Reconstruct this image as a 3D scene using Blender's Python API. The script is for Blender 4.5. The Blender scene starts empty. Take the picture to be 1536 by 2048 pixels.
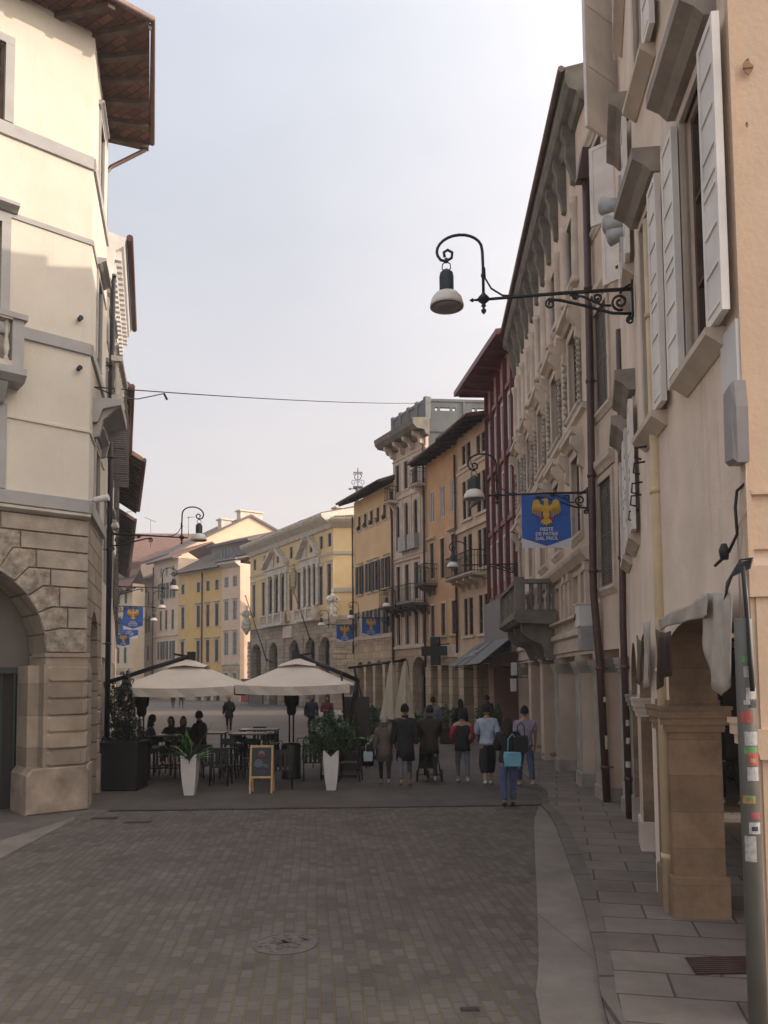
import bpy, bmesh, math, random
from mathutils import Vector, Matrix
rnd = random.Random(7)
SC = bpy.context.scene
COL = SC.collection
R = math.radians
PI = math.pi
# ---------------- camera ----------------
H = 2.45; FPX = 1600.0; PITCH = R(3.7); ROLL = R(0.5)
CY = 1356 - FPX*math.tan(PITCH)
cam_d = bpy.data.cameras.new('camera'); cam = bpy.data.objects.new('camera', cam_d); COL.objects.link(cam)
cam_d.sensor_width = 36; cam_d.lens = FPX/2048*36; cam_d.shift_y = (CY-1024)/2048
cam_d.clip_end = 3000; cam_d.clip_start = .05
cam.matrix_world = Matrix.Translation((0, 0, H)) @ Matrix.Rotation(PI/2+PITCH, 4, 'X') @ Matrix.Rotation(-ROLL, 4, 'Z')
SC.camera = cam
# ---------------- sky, sun, exposure ----------------
SUN_EL = R(21); SUN_AZ = R(5)          # sun stands low over the roofs on the right, slightly behind the camera
W = bpy.data.worlds.new("World"); SC.world = W; W.use_nodes = True
nt = W.node_tree; bg = nt.nodes['Background']
sky = nt.nodes.new('ShaderNodeTexSky'); sky.sky_type = 'NISHITA'; sky.sun_disc = False
sky.sun_elevation = SUN_EL; sky.sun_rotation = PI/2+SUN_AZ
sky.altitude = 0; sky.air_density = 1.0; sky.dust_density = 5.0; sky.ozone_density = 1.0
# thin high cloud veil: pale noise mixed over the clear sky
tc = nt.nodes.new('ShaderNodeTexCoord'); mp = nt.nodes.new('ShaderNodeMapping'); mp.inputs['Scale'].default_value = (1, 1, 3)
nz = nt.nodes.new('ShaderNodeTexNoise'); nz.inputs['Scale'].default_value = 1.6; nz.inputs['Detail'].default_value = 5
nz.inputs['Roughness'].default_value = .55
cr = nt.nodes.new('ShaderNodeValToRGB'); cr.color_ramp.elements[0].position = .3; cr.color_ramp.elements[0].color = (.78, .78, .78, 1)
cr.color_ramp.elements[1].position = .75; cr.color_ramp.elements[1].color = (.95, .95, .95, 1)
mx = nt.nodes.new('ShaderNodeMixRGB')
sx_ = nt.nodes.new('ShaderNodeSeparateXYZ'); vr = nt.nodes.new('ShaderNodeValToRGB'); nt.links.new(tc.outputs['Generated'], sx_.inputs[0]); nt.links.new(sx_.outputs[2], vr.inputs[0])
vr.color_ramp.elements[0].position = .0; vr.color_ramp.elements[0].color = (.90, .80, .75, 1); vr.color_ramp.elements[1].position = .65; vr.color_ramp.elements[1].color = (.64, .70, .81, 1)
vm = nt.nodes.new('ShaderNodeMixRGB'); vm.blend_type = 'MULTIPLY'; vm.inputs[0].default_value = 1; vm.inputs[2].default_value = (5.1, 5.1, 5.1, 1); nt.links.new(vr.outputs[0], vm.inputs[1])
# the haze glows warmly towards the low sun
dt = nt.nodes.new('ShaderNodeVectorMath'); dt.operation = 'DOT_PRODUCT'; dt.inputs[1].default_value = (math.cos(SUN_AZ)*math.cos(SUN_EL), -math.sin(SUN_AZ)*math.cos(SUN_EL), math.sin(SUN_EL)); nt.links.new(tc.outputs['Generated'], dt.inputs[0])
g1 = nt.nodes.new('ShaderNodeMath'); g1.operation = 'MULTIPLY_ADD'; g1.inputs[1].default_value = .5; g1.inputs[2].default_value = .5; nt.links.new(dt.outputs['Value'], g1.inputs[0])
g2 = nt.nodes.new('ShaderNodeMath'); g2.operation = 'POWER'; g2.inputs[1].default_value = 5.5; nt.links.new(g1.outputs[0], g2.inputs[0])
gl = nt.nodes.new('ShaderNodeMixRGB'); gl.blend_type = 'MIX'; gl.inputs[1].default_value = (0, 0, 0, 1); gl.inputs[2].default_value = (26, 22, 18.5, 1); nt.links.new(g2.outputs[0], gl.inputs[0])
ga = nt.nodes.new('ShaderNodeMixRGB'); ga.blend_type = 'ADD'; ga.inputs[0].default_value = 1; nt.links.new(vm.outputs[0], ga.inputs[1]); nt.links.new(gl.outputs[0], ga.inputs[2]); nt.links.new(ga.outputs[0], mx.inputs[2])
nt.links.new(tc.outputs['Generated'], mp.inputs[0]); nt.links.new(mp.outputs[0], nz.inputs[0]); nt.links.new(nz.outputs[0], cr.inputs[0])
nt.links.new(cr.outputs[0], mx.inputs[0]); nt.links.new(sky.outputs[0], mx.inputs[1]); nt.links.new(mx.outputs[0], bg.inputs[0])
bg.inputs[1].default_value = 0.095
sd = bpy.data.lights.new('sun', 'SUN'); sd.energy = 2.0; sd.angle = R(0.5); sd.color = (1.0, .86, .71)
so = bpy.data.objects.new('sun', sd); COL.objects.link(so)
sv = Vector((math.cos(SUN_AZ)*math.cos(SUN_EL), -math.sin(SUN_AZ)*math.cos(SUN_EL), math.sin(SUN_EL)))
so.rotation_euler = sv.to_track_quat('Z', 'Y').to_euler()
SC.view_settings.view_transform = 'Standard'; SC.view_settings.look = 'None'; SC.view_settings.exposure = 1.05
SC.view_settings.gamma = 1; SC.view_settings.use_curve_mapping = False
# ---------------- pixel measurements to points of the place ----------------
def ray(px, py):
    v = Vector(((px-768)/FPX, -(py-CY)/FPX, -1.0))
    return cam.matrix_world.to_3x3() @ v
def G(px, py, z=0.0):
    d = ray(px, py); t = (z-H)/d.z
    return Vector((d.x*t, d.y*t, z))
def at(px, py, Y):
    d = ray(px, py); t = Y/d.y
    return Vector((d.x*t, Y, H+d.z*t))
def colp(px, Y):
    p = at(px, 1356, Y); return (p.x, Y)
def seg(A, px2, tan):
    r = at(px2, 1356, 1.0).x; Y = (A[0]-tan*A[1])/(r-tan); return (r*Y, Y)
# ---------------- materials ----------------
MATS = {}
def nodes(name):
    m = bpy.data.materials.new(name); m.use_nodes = True; n = m.node_tree
    return m, n, n.nodes['Principled BSDF']
def N(n, t, **kw):
    x = n.nodes.new(t)
    for k, v in kw.items():
        if k in x.inputs: x.inputs[k].default_value = v
        else: setattr(x, k, v)
    return x
def c4(c, k=1.0): return (min(1, c[0]*k), min(1, c[1]*k), min(1, c[2]*k), 1)
def plain(name, c, rough=.6, metal=0, var=.15, scale=6, bump=0):
    if name in MATS: return MATS[name]
    m, n, b = nodes(name)
    t = N(n, 'ShaderNodeTexCoord'); z = N(n, 'ShaderNodeTexNoise', Scale=scale, Detail=4)
    r = N(n, 'ShaderNodeValToRGB'); r.color_ramp.elements[0].position = .3; r.color_ramp.elements[1].position = .7
    r.color_ramp.elements[0].color = c4(c, 1-var); r.color_ramp.elements[1].color = c4(c, 1+var*.6)
    n.links.new(t.outputs['Object'], z.inputs[0]); n.links.new(z.outputs[0], r.inputs[0]); n.links.new(r.outputs[0], b.inputs['Base Color'])
    b.inputs['Roughness'].default_value = rough; b.inputs['Metallic'].default_value = metal
    if bump:
        z2 = N(n, 'ShaderNodeTexNoise', Scale=scale*6, Detail=3); bp = N(n, 'ShaderNodeBump', Strength=bump, Distance=.02)
        n.links.new(t.outputs['Object'], z2.inputs[0]); n.links.new(z2.outputs[0], bp.inputs['Height']); n.links.new(bp.outputs[0], b.inputs['Normal'])
    MATS[name] = m; return m
def facade_vec(n):
    # coordinates that run along a wall (x or depth) and up it
    t = N(n, 'ShaderNodeTexCoord'); s = N(n, 'ShaderNodeSeparateXYZ'); a = N(n, 'ShaderNodeMath', operation='ADD'); c = N(n, 'ShaderNodeCombineXYZ')
    n.links.new(t.outputs['Object'], s.inputs[0]); n.links.new(s.outputs[0], a.inputs[0]); n.links.new(s.outputs[1], a.inputs[1])
    n.links.new(a.outputs[0], c.inputs[0]); n.links.new(s.outputs[2], c.inputs[1]); return t, c
def stucco(name, c, stain=.35, var=.12, rough=.9):
    if name in MATS: return MATS[name]
    m, n, b = nodes(name); t, fv = facade_vec(n)
    z = N(n, 'ShaderNodeTexNoise', Scale=.9, Detail=7, Roughness=.6)
    n.links.new(t.outputs['Object'], z.inputs[0])
    r = N(n, 'ShaderNodeValToRGB'); r.color_ramp.elements[0].position = .3; r.color_ramp.elements[1].position = .72
    r.color_ramp.elements[0].color = c4((c[0]*(1-var), c[1]*(1-var*1.1), c[2]*(1-var*1.25))); r.color_ramp.elements[1].color = c4(c, 1+var*.5)
    n.links.new(z.outputs[0], r.inputs[0])
    mpp = N(n, 'ShaderNodeMapping'); mpp.inputs['Scale'].default_value = (2.6, .22, 1)
    z2 = N(n, 'ShaderNodeTexNoise', Scale=1.5, Detail=6, Roughness=.65)
    n.links.new(fv.outputs[0], mpp.inputs[0]); n.links.new(mpp.outputs[0], z2.inputs[0])
    r2 = N(n, 'ShaderNodeValToRGB'); r2.color_ramp.elements[0].position = .56; r2.color_ramp.elements[1].position = .85
    r2.color_ramp.elements[0].color = (0, 0, 0, 1); r2.color_ramp.elements[1].color = (stain, stain, stain, 1)
    n.links.new(z2.outputs[0], r2.inputs[0])
    mi = N(n, 'ShaderNodeMixRGB'); mi.inputs[2].default_value = c4((c[0]*.45, c[1]*.42, c[2]*.42))
    n.links.new(r2.outputs[0], mi.inputs[0]); n.links.new(r.outputs[0], mi.inputs[1]); n.links.new(mi.outputs[0], b.inputs['Base Color'])
    b.inputs['Roughness'].default_value = rough
    z3 = N(n, 'ShaderNodeTexNoise', Scale=22, Detail=5); bp = N(n, 'ShaderNodeBump', Strength=.25, Distance=.02)
    n.links.new(t.outputs['Object'], z3.inputs[0]); n.links.new(z3.outputs[0], bp.inputs['Height']); n.links.new(bp.outputs[0], b.inputs['Normal'])
    MATS[name] = m; return m
def blocks(name, c, bw, bh, mortar=.012, var=.2, flat=False, rot=0, mc=.45, rough=.85, bump=.5, warp=0.0, pit=0.0, spec=.3, mcc=(1, 1, 1), blotch=0):
    """stone courses, pavers or slabs: real joints by bump, each block its own tint"""
    if name in MATS: return MATS[name]
    m, n, b = nodes(name)
    if flat:
        t = N(n, 'ShaderNodeTexCoord'); fv = N(n, 'ShaderNodeMapping'); fv.inputs['Rotation'].default_value = (0, 0, rot)
        n.links.new(t.outputs['Object'], fv.inputs[0])
    else: t, fv = facade_vec(n)
    src = fv.outputs[0]
    if warp:
        wz = N(n, 'ShaderNodeTexNoise', Scale=.5, Detail=2); wm = N(n, 'ShaderNodeVectorMath', operation='MULTIPLY_ADD')
        wm.inputs[1].default_value = (warp, warp, 0)
        n.links.new(src, wz.inputs[0]); n.links.new(wz.outputs['Color'], wm.inputs[0]); n.links.new(src, wm.inputs[2]); src = wm.outputs[0]
    br = N(n, 'ShaderNodeTexBrick'); br.inputs['Scale'].default_value = 1; br.inputs['Brick Width'].default_value = bw; br.inputs['Row Height'].default_value = bh
    br.inputs['Mortar Size'].default_value = mortar; br.inputs['Mortar Smooth'].default_value = .3; br.inputs['Bias'].default_value = 0
    br.inputs['Color1'].default_value = c4(c, 1-var); br.inputs['Color2'].default_value = c4(c, 1+var); br.inputs['Mortar'].default_value = c4((c[0]*mcc[0], c[1]*mcc[1], c[2]*mcc[2]), mc)
    n.links.new(src, br.inputs[0])
    z = N(n, 'ShaderNodeTexNoise', Scale=1.3, Detail=8, Roughness=.7); n.links.new(t.outputs['Object'], z.inputs[0])
    r = N(n, 'ShaderNodeValToRGB'); r.color_ramp.elements[0].position = .25; r.color_ramp.elements[1].position = .75
    r.color_ramp.elements[0].color = (.62, .6, .58, 1); r.color_ramp.elements[1].color = (1.12, 1.12, 1.1, 1); n.links.new(z.outputs[0], r.inputs[0])
    mu = N(n, 'ShaderNodeMixRGB', blend_type='MULTIPLY'); mu.inputs[0].default_value = 1
    n.links.new(br.outputs[0], mu.inputs[1]); n.links.new(r.outputs[0], mu.inputs[2]); n.links.new(mu.outputs[0], b.inputs['Base Color'])
    if blotch:
        zb_ = N(n, 'ShaderNodeTexNoise', Scale=1.1, Detail=9, Roughness=.75); n.links.new(t.outputs['Object'], zb_.inputs[0]); rb = N(n, 'ShaderNodeValToRGB'); rb.color_ramp.elements[0].position = .44; rb.color_ramp.elements[1].position = .66
        rb.color_ramp.elements[0].color = (0, 0, 0, 1); rb.color_ramp.elements[1].color = (.7, .7, .7, 1); n.links.new(zb_.outputs[0], rb.inputs[0])
        mb_ = N(n, 'ShaderNodeMixRGB'); mb_.inputs[2].default_value = c4(c, .36); n.links.new(rb.outputs[0], mb_.inputs[0]); n.links.new(mu.outputs[0], mb_.inputs[1]); n.links.new(mb_.outputs[0], b.inputs['Base Color'])
    b.inputs['Roughness'].default_value = rough; b.inputs['Specular IOR Level'].default_value = spec
    z3 = N(n, 'ShaderNodeTexNoise', Scale=14, Detail=6, Roughness=.7); n.links.new(t.outputs['Object'], z3.inputs[0])
    ad = N(n, 'ShaderNodeMath', operation='MULTIPLY_ADD'); ad.inputs[1].default_value = .35+pit
    iv = N(n, 'ShaderNodeMath', operation='SUBTRACT'); iv.inputs[0].default_value = 1
    n.links.new(br.outputs['Fac'], iv.inputs[1]); n.links.new(z3.outputs[0], ad.inputs[0]); n.links.new(iv.outputs[0], ad.inputs[2])
    bp = N(n, 'ShaderNodeBump', Strength=bump, Distance=.015); n.links.new(ad.outputs[0], bp.inputs['Height']); n.links.new(bp.outputs[0], b.inputs['Normal'])
    MATS[name] = m; return m
def ribbed(name, c, axis, scale, rough=.7, strength=.8, dist=.03, var=.25, dark=.45):
    """tiles, louvres, planks: ribs along one axis of the object"""
    if name in MATS: return MATS[name]
    m, n, b = nodes(name); t = N(n, 'ShaderNodeTexCoord')
    w = N(n, 'ShaderNodeTexWave', Scale=scale, Distortion=.3, Detail=1); w.wave_type = 'BANDS'; w.bands_direction = axis
    n.links.new(t.outputs['Object'], w.inputs[0])
    z = N(n, 'ShaderNodeTexNoise', Scale=2.5, Detail=6); n.links.new(t.outputs['Object'], z.inputs[0])
    r = N(n, 'ShaderNodeValToRGB'); r.color_ramp.elements[0].position = .3; r.color_ramp.elements[1].position = .7
    r.color_ramp.elements[0].color = c4(c, 1-var); r.color_ramp.elements[1].color = c4(c, 1+var); n.links.new(z.outputs[0], r.inputs[0])
    r2 = N(n, 'ShaderNodeValToRGB'); r2.color_ramp.elements[0].color = (dark, dark, dark, 1); r2.color_ramp.elements[0].position = .0
    r2.color_ramp.elements[1].color = (1, 1, 1, 1); r2.color_ramp.elements[1].position = .35; n.links.new(w.outputs[0], r2.inputs[0])
    mu = N(n, 'ShaderNodeMixRGB', blend_type='MULTIPLY'); mu.inputs[0].default_value = 1
    n.links.new(r.outputs[0], mu.inputs[1]); n.links.new(r2.outputs[0], mu.inputs[2]); n.links.new(mu.outputs[0], b.inputs['Base Color'])
    bp = N(n, 'ShaderNodeBump', Strength=strength, Distance=dist); n.links.new(w.outputs[0], bp.inputs['Height']); n.links.new(bp.outputs[0], b.inputs['Normal'])
    b.inputs['Roughness'].default_value = rough
    MATS[name] = m; return m
def glassm(name, c=(.02, .024, .028), rough=.12):
    if name in MATS: return MATS[name]
    m, n, b = nodes(name); t = N(n, 'ShaderNodeTexCoord'); oi = N(n, 'ShaderNodeObjectInfo')
    z = N(n, 'ShaderNodeTexNoise', Scale=1.2, Detail=2); n.links.new(t.outputs['Object'], z.inputs[0])
    r = N(n, 'ShaderNodeValToRGB'); r.color_ramp.elements[0].color = c4(c, .5); r.color_ramp.elements[1].color = c4(c, 2.4)
    n.links.new(z.outputs[0], r.inputs[0]); n.links.new(r.outputs[0], b.inputs['Base Color'])
    b.inputs['Roughness'].default_value = rough; b.inputs['Specular IOR Level'].default_value = .22; MATS[name] = m; return m
def leafm(name, c, var=.5):
    if name in MATS: return MATS[name]
    m, n, b = nodes(name); g = N(n, 'ShaderNodeNewGeometry')
    r = N(n, 'ShaderNodeValToRGB'); r.color_ramp.elements[0].color = c4(c, 1-var); r.color_ramp.elements[1].color = c4(c, 1+var)
    n.links.new(g.outputs['Random Per Island'], r.inputs[0]); n.links.new(r.outputs[0], b.inputs['Base Color'])
    b.inputs['Roughness'].default_value = .55; MATS[name] = m; return m
M = dict(
 glass=glassm('window_glass'), glassb=glassm('pale_window_glass', (.07, .08, .09), .2),
 iron=plain('black_iron', (.018, .019, .022), .5, .3), blackp=plain('black_plastic', (.008, .008, .009), .45),
 zinc=plain('zinc_sheet', (.2, .2, .2), .5, .4, .2), brownp=plain('brown_pipe', (.075, .035, .03), .45, 0, .25),
 cop=plain('copper_pipe', (.16, .10, .08), .5, .3, .25), ypipe=plain('ochre_pipe', (.60, .46, .29), .7, 0, .12),
 white=plain('white_paint', (.62, .60, .58), .6, 0, .1, 3), whitesh=plain('aged_white_shutter', (.74, .69, .64), .65, 0, .14, 2.5, .1),
 stonew=plain('white_stone', (.50, .46, .39), .8, 0, .25, 3, .3), stoneg=plain('grey_stone', (.34, .31, .27), .85, 0, .3, 2.5, .35),
 stoned=plain('dark_weathered_stone', (.17, .155, .13), .9, 0, .35, 2.5, .4), trim=plain('grey_trim', (.35, .34, .33), .85, 0, .12, 2, .15),
 trimb=plain('beige_trim', (.55, .46, .375), .85, 0, .2, 2, .2),
 green=ribbed('green_louvre', (.045, .075, .06), 'Z', 6, .6, .6, .02), greyl=ribbed('grey_louvre', (.05, .055, .065), 'Z', 6, .6, .6, .02),
 taupe=ribbed('taupe_louvre', (.13, .115, .10), 'Z', 6, .6, .6, .02), wood=plain('weathered_wood', (.10, .06, .04), .8, 0, .4, 4, .3),
 dwood=ribbed('dark_eave_boards', (.035, .032, .035), 'X', 2.0, .85, .8), tile=ribbed('clay_tiles', (.20, .10, .07), 'X', 1.9, .85, 1.0, .06),
 tileg=ribbed('grey_brown_tiles', (.13, .10, .09), 'X', 1.9, .85, 1.0, .06),
 hood=plain('weathered_hood', (.30, .26, .22), .9, 0, .35, 2.5, .4),
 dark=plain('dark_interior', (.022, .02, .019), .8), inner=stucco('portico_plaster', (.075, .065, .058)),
)
# ---------------- mesh helper ----------------
class MB:
    def __init__(s): s.v = []; s.f = []; s.m = []; s.sm = []; s.T = None
    def P(s, p):
        if s.T is not None: p = s.T @ Vector(p)
        s.v.append(tuple(p)); return len(s.v)-1
    def face(s, pts, m=0, sm=False):
        s.f.append([s.P(p) for p in pts]); s.m.append(m); s.sm.append(sm)
    def fi(s, idx, m=0, sm=False): s.f.append(list(idx)); s.m.append(m); s.sm.append(sm)
    def box(s, x0, x1, y0, y1, z0, z1, m=0, b=0.0):
        if b:
            return s.prism([(x0+b, z0), (x1-b, z0), (x1, z0+b), (x1, z1-b), (x1-b, z1), (x0+b, z1), (x0, z1-b), (x0, z0+b)], y0, y1, m, b)
        i = [s.P(p) for p in ((x0, y0, z0), (x1, y0, z0), (x1, y1, z0), (x0, y1, z0), (x0, y0, z1), (x1, y0, z1), (x1, y1, z1), (x0, y1, z1))]
        for q in ((0, 3, 2, 1), (4, 5, 6, 7), (0, 1, 5, 4), (1, 2, 6, 5), (2, 3, 7, 6), (3, 0, 4, 7)): s.fi([i[k] for k in q], m)
    def prism(s, poly, y0, y1, m=0, b=0.0):
        """polygon in x,z pushed from y0 (front) to y1; b shrinks the front face for a chamfer"""
        n = len(poly)
        cx = sum(p[0] for p in poly)/n; cz = sum(p[1] for p in poly)/n
        back = [s.P((p[0], y1, p[1])) for p in poly]
        if b:
            mid = [s.P((p[0], y0+b, p[1])) for p in poly]
            fr = []
            for p in poly:
                dx, dz = p[0]-cx, p[1]-cz; l = math.hypot(dx, dz) or 1
                fr.append(s.P((p[0]-dx/l*b, y0, p[1]-dz/l*b)))
            rings = [back, mid, fr]
        else: rings = [back, [s.P((p[0], y0, p[1])) for p in poly]]
        for a, c in zip(rings, rings[1:]):
            for k in range(n): s.fi([a[k], a[(k+1) % n], c[(k+1) % n], c[k]], m)
        s.fi(rings[-1], m); s.fi(back[::-1], m)
    def mould(s, x0, x1, prof, m=0):
        """profile in (y,z) run along x"""
        n = len(prof); a = [s.P((x0, p[0], p[1])) for p in prof]; c = [s.P((x1, p[0], p[1])) for p in prof]
        for k in range(n): s.fi([a[k], c[k], c[(k+1) % n], a[(k+1) % n]], m)
        s.fi(a[::-1], m); s.fi(c, m)
    def tube(s, pts, r, n=8, m=0, cap=True):
        pts = [Vector(p) for p in pts]; rs = r if isinstance(r, (list, tuple)) else [r]*len(pts)
        rings = []; up = None
        for k, p in enumerate(pts):
            d = (pts[min(k+1, len(pts)-1)]-pts[max(k-1, 0)])
            if d.length < 1e-9: d = Vector((0, 0, 1))
            d.normalize()
            if up is None: up = Vector((0, 0, 1)) if abs(d.z) < .9 else Vector((1, 0, 0))
            a = d.cross(up)
            if a.length < 1e-6: a = d.cross(Vector((0, 1, 0)))
            a.normalize(); b = a.cross(d); up = b.copy() if abs(b.dot(d)) < .9 else up
            rings.append([s.P(p+(a*math.cos(2*PI*j/n)+b*math.sin(2*PI*j/n))*rs[k]) for j in range(n)])
        for a, b in zip(rings, rings[1:]):
            for j in range(n): s.fi([a[j], a[(j+1) % n], b[(j+1) % n], b[j]], m, True)
        if cap: s.fi(rings[0][::-1], m); s.fi(rings[-1], m)
    def lathe(s, prof, c=(0, 0, 0), n=16, m=0, a0=0.0, sm=True, sy=1.0):
        """profile [(r,z)] turned about a vertical axis at c"""
        rings = []
        for r, z in prof: rings.append([s.P((c[0]+r*math.cos(a0+2*PI*j/n), c[1]+sy*r*math.sin(a0+2*PI*j/n), c[2]+z)) for j in range(n)])
        for a, b in zip(rings, rings[1:]):
            for j in range(n): s.fi([a[j], a[(j+1) % n], b[(j+1) % n], b[j]], m, sm)
        if prof[0][0] > 1e-4: s.fi(rings[0][::-1], m)
        if prof[-1][0] > 1e-4: s.fi(rings[-1], m)
    def build(s, name, mats, parent=None, loc=None, rz=0, label=None, weld=False):
        me = bpy.data.meshes.new(name); me.from_pydata(s.v, [], s.f)
        if not isinstance(mats, (list, tuple)): mats = [mats]
        for mt in mats: me.materials.append(mt)
        me.polygons.foreach_set('material_index', s.m); me.polygons.foreach_set('use_smooth', s.sm); me.update()
        if weld: bm = bmesh.new(); bm.from_mesh(me); bmesh.ops.remove_doubles(bm, verts=bm.verts, dist=.0005); bm.to_mesh(me); bm.free()
        o = bpy.data.objects.new(name, me); COL.objects.link(o)
        if parent: o.parent = parent
        if loc is not None: o.location = loc
        o.rotation_euler.z = rz
        if label: o['label'] = label
        return o
def tag(o, label, cat, group=None, kind=None):
    o['label'] = label; o['category'] = cat
    if group: o['group'] = group
    if kind: o['kind'] = kind
    return o
def structure(o): o['kind'] = 'structure'; return o
def empty(name, loc, rz=0, label='', cat='', group=None):
    o = bpy.data.objects.new(name, None); COL.objects.link(o); o.location = loc; o.rotation_euler.z = rz
    o.empty_display_size = .2
    tag(o, label, cat, group); return o
def kids(o, allobs=None): return [c for c in COL.objects if c.parent == o]
KID = {}
def copy_tree(o, parent=None):
    c = o.copy(); COL.objects.link(c)
    if parent: c.parent = parent
    for ch in list(o.children): copy_tree(ch, c)
    return c
def dup(o, loc, rz, label, group=None):
    c = copy_tree(o); c.location = loc; c.rotation_euler.z = rz; c['label'] = label
    if group: c['group'] = group
    return c
def textmesh(txt, size, name='lettering', spacing=1.0):
    cu = bpy.data.curves.new('t', 'FONT'); cu.body = txt; cu.size = size; cu.align_x = 'CENTER'; cu.align_y = 'CENTER'; cu.space_line = spacing
    cu.offset = size*.02; cu.extrude = .001; cu.resolution_u = 2
    o = bpy.data.objects.new('t', cu); COL.objects.link(o); bpy.context.view_layer.update()
    me = bpy.data.meshes.new_from_object(o.evaluated_get(bpy.context.evaluated_depsgraph_get()))
    bpy.data.objects.remove(o); bpy.data.curves.remove(cu); me.name = name
    return me
# ---------------- facades ----------------
class Fac:
    """a building front from A (left seen from the street) to B (right); local x along it, y into the building, z up"""
    def __init__(s, name, label, A, B, Ht, depth, mat, stone=None, cat='building'):
        s.A = Vector((A[0], A[1])); s.B = Vector((B[0], B[1])); s.L = (s.B-s.A).length; s.d = (s.B-s.A)/s.L
        s.n = Vector((-s.d.y, s.d.x)); s.H = Ht; s.D = depth; s.ang = math.atan2(s.d.y, s.d.x)
        s.root = empty(name, (A[0], A[1], 0), s.ang, label, cat)
        s.bt = .55; s.revm = None; s.closed = False; s.op = []; s.mats = [mat]+([stone] if stone else []); s.zones = []; s.arc = None
    def uv(s, px, py, off=0):
        d = ray(px, py); a = s.A-s.n*off
        t = a.dot(s.n)/(d.x*s.n.x+d.y*s.n.y); p = Vector((d.x*t, d.y*t))
        return ((p-a).dot(s.d), H+d.z*t)
    def z(s, px, py, off=0): return s.uv(px, py, off)[1]
    def world(s, u, y, z): p = s.A+s.d*u+s.n*y; return Vector((p.x, p.y, z))
    def hole(s, u0, u1, z0, z1, depth=.22, rise=0, kind='w'):
        s.op.append((u0, u1, z0, z1, depth, rise, kind))
    def build(s, back=True, sidemat=0, sides=(True, True)):
        us = sorted({0.0, s.L} | {o[0] for o in s.op} | {o[1] for o in s.op})
        zs = sorted({0.0, s.H} | {o[2] for o in s.op} | {o[3] for o in s.op} | {z for z in s.zones})
        mb = MB(); ah = s.arc or 0
        def inside(u, z): return any(o[0] < u < o[1] and o[2] < z < o[3] for o in s.op)
        for a, b in zip(us, us[1:]):
            for c, d in zip(zs, zs[1:]):
                if b-a < 1e-5 or d-c < 1e-5 or inside((a+b)/2, (c+d)/2): continue
                mi = 1 if (s.zones and (c+d)/2 < s.zones[0] and len(s.mats) > 1) else 0
                mb.face([(a, 0, c), (b, 0, c), (b, 0, d), (a, 0, d)], mi)
                if d <= ah+.01: mb.face([(a, s.bt, c), (a, s.bt, d), (b, s.bt, d), (b, s.bt, c)], mi)
        for (a, b, c, d, dp, rise, kind) in s.op:
            mi = 1 if (s.zones and c < s.zones[0]-.1 and len(s.mats) > 1) else 0
            zt = d-rise
            if kind == 'a' and s.revm: mi = len(s.mats)
            mb.face([(a, 0, c), (a, 0, zt), (a, dp, zt), (a, dp, c)], mi); mb.face([(b, 0, c), (b, dp, c), (b, dp, zt), (b, 0, zt)], mi)
            if c > .01: mb.face([(a, 0, c), (a, dp, c), (b, dp, c), (b, 0, c)], mi)
            if rise:
                n = 14; um = (a+b)/2; hw = (b-a)/2
                pt = [(um-hw*math.cos(PI*k/n), zt+rise*math.sin(PI*k/n)) for k in range(n+1)]
                for p, q in zip(pt, pt[1:]):
                    mb.face([(p[0], 0, p[1]), (q[0], 0, q[1]), (q[0], 0, d), (p[0], 0, d)], 0 if (kind == 'a' and s.revm) else mi)
                    if kind == 'a': mb.face([(p[0], dp, p[1]), (p[0], dp, d), (q[0], dp, d), (q[0], dp, q[1])], mi)
                    mb.face([(p[0], 0, p[1]), (p[0], dp, p[1]), (q[0], dp, q[1]), (q[0], 0, q[1])], mi, True)
            else: mb.face([(a, 0, d), (b, 0, d), (b, dp, d), (a, dp, d)], mi)
        D = s.D; L = s.L; Z = s.H
        if s.arc:
            for x in (0, L):
                mb.face([(x, 0, ah), (x, D, ah), (x, D, Z), (x, 0, Z)], sidemat); mb.face([(x, 3.6, 0), (x, D, 0), (x, D, ah), (x, 3.6, ah)], sidemat)
        elif sides[0]:
            for x in (0, L): mb.face([(x, 0, 0), (x, D, 0), (x, D, Z), (x, 0, Z)], sidemat)
        if sides[0]: mb.face([(0, D, 0), (L, D, 0), (L, D, Z), (0, D, Z)], sidemat)
        mb.face([(0, 0, Z), (L, 0, Z), (L, D, Z), (0, D, Z)], sidemat)
        if s.closed:
            for x in (0, L): mb.face([(x, 0, 0), (x, 3.6, 0), (x, 3.6, ah), (x, 0, ah)], 1)
        s.wall = mb.build('wall', s.mats+([s.revm] if s.revm else []), s.root)
        if s.arc:
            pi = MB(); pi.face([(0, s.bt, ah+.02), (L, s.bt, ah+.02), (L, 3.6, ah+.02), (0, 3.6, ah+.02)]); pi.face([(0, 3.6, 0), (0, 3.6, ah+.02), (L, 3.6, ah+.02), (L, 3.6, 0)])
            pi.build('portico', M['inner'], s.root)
            n = max(1, int(L/2.6)); w = L/n
            for k in range(n):
                sf = MB(); sf.box(k*w+.35, (k+1)*w-.35, 3.5, 3.62, .1, 2.5, 0); sf.box(k*w+.3, (k+1)*w-.3, 3.44, 3.5, 2.5, 2.75, 1)
                for x in (k*w+.3, k*w+w/2-.04, (k+1)*w-.38): sf.box(x, x+.08, 3.44, 3.52, .0, 2.5, 1)
                sf.build('shopfront', [M['glass'], M['dark']], s.root)
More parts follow.
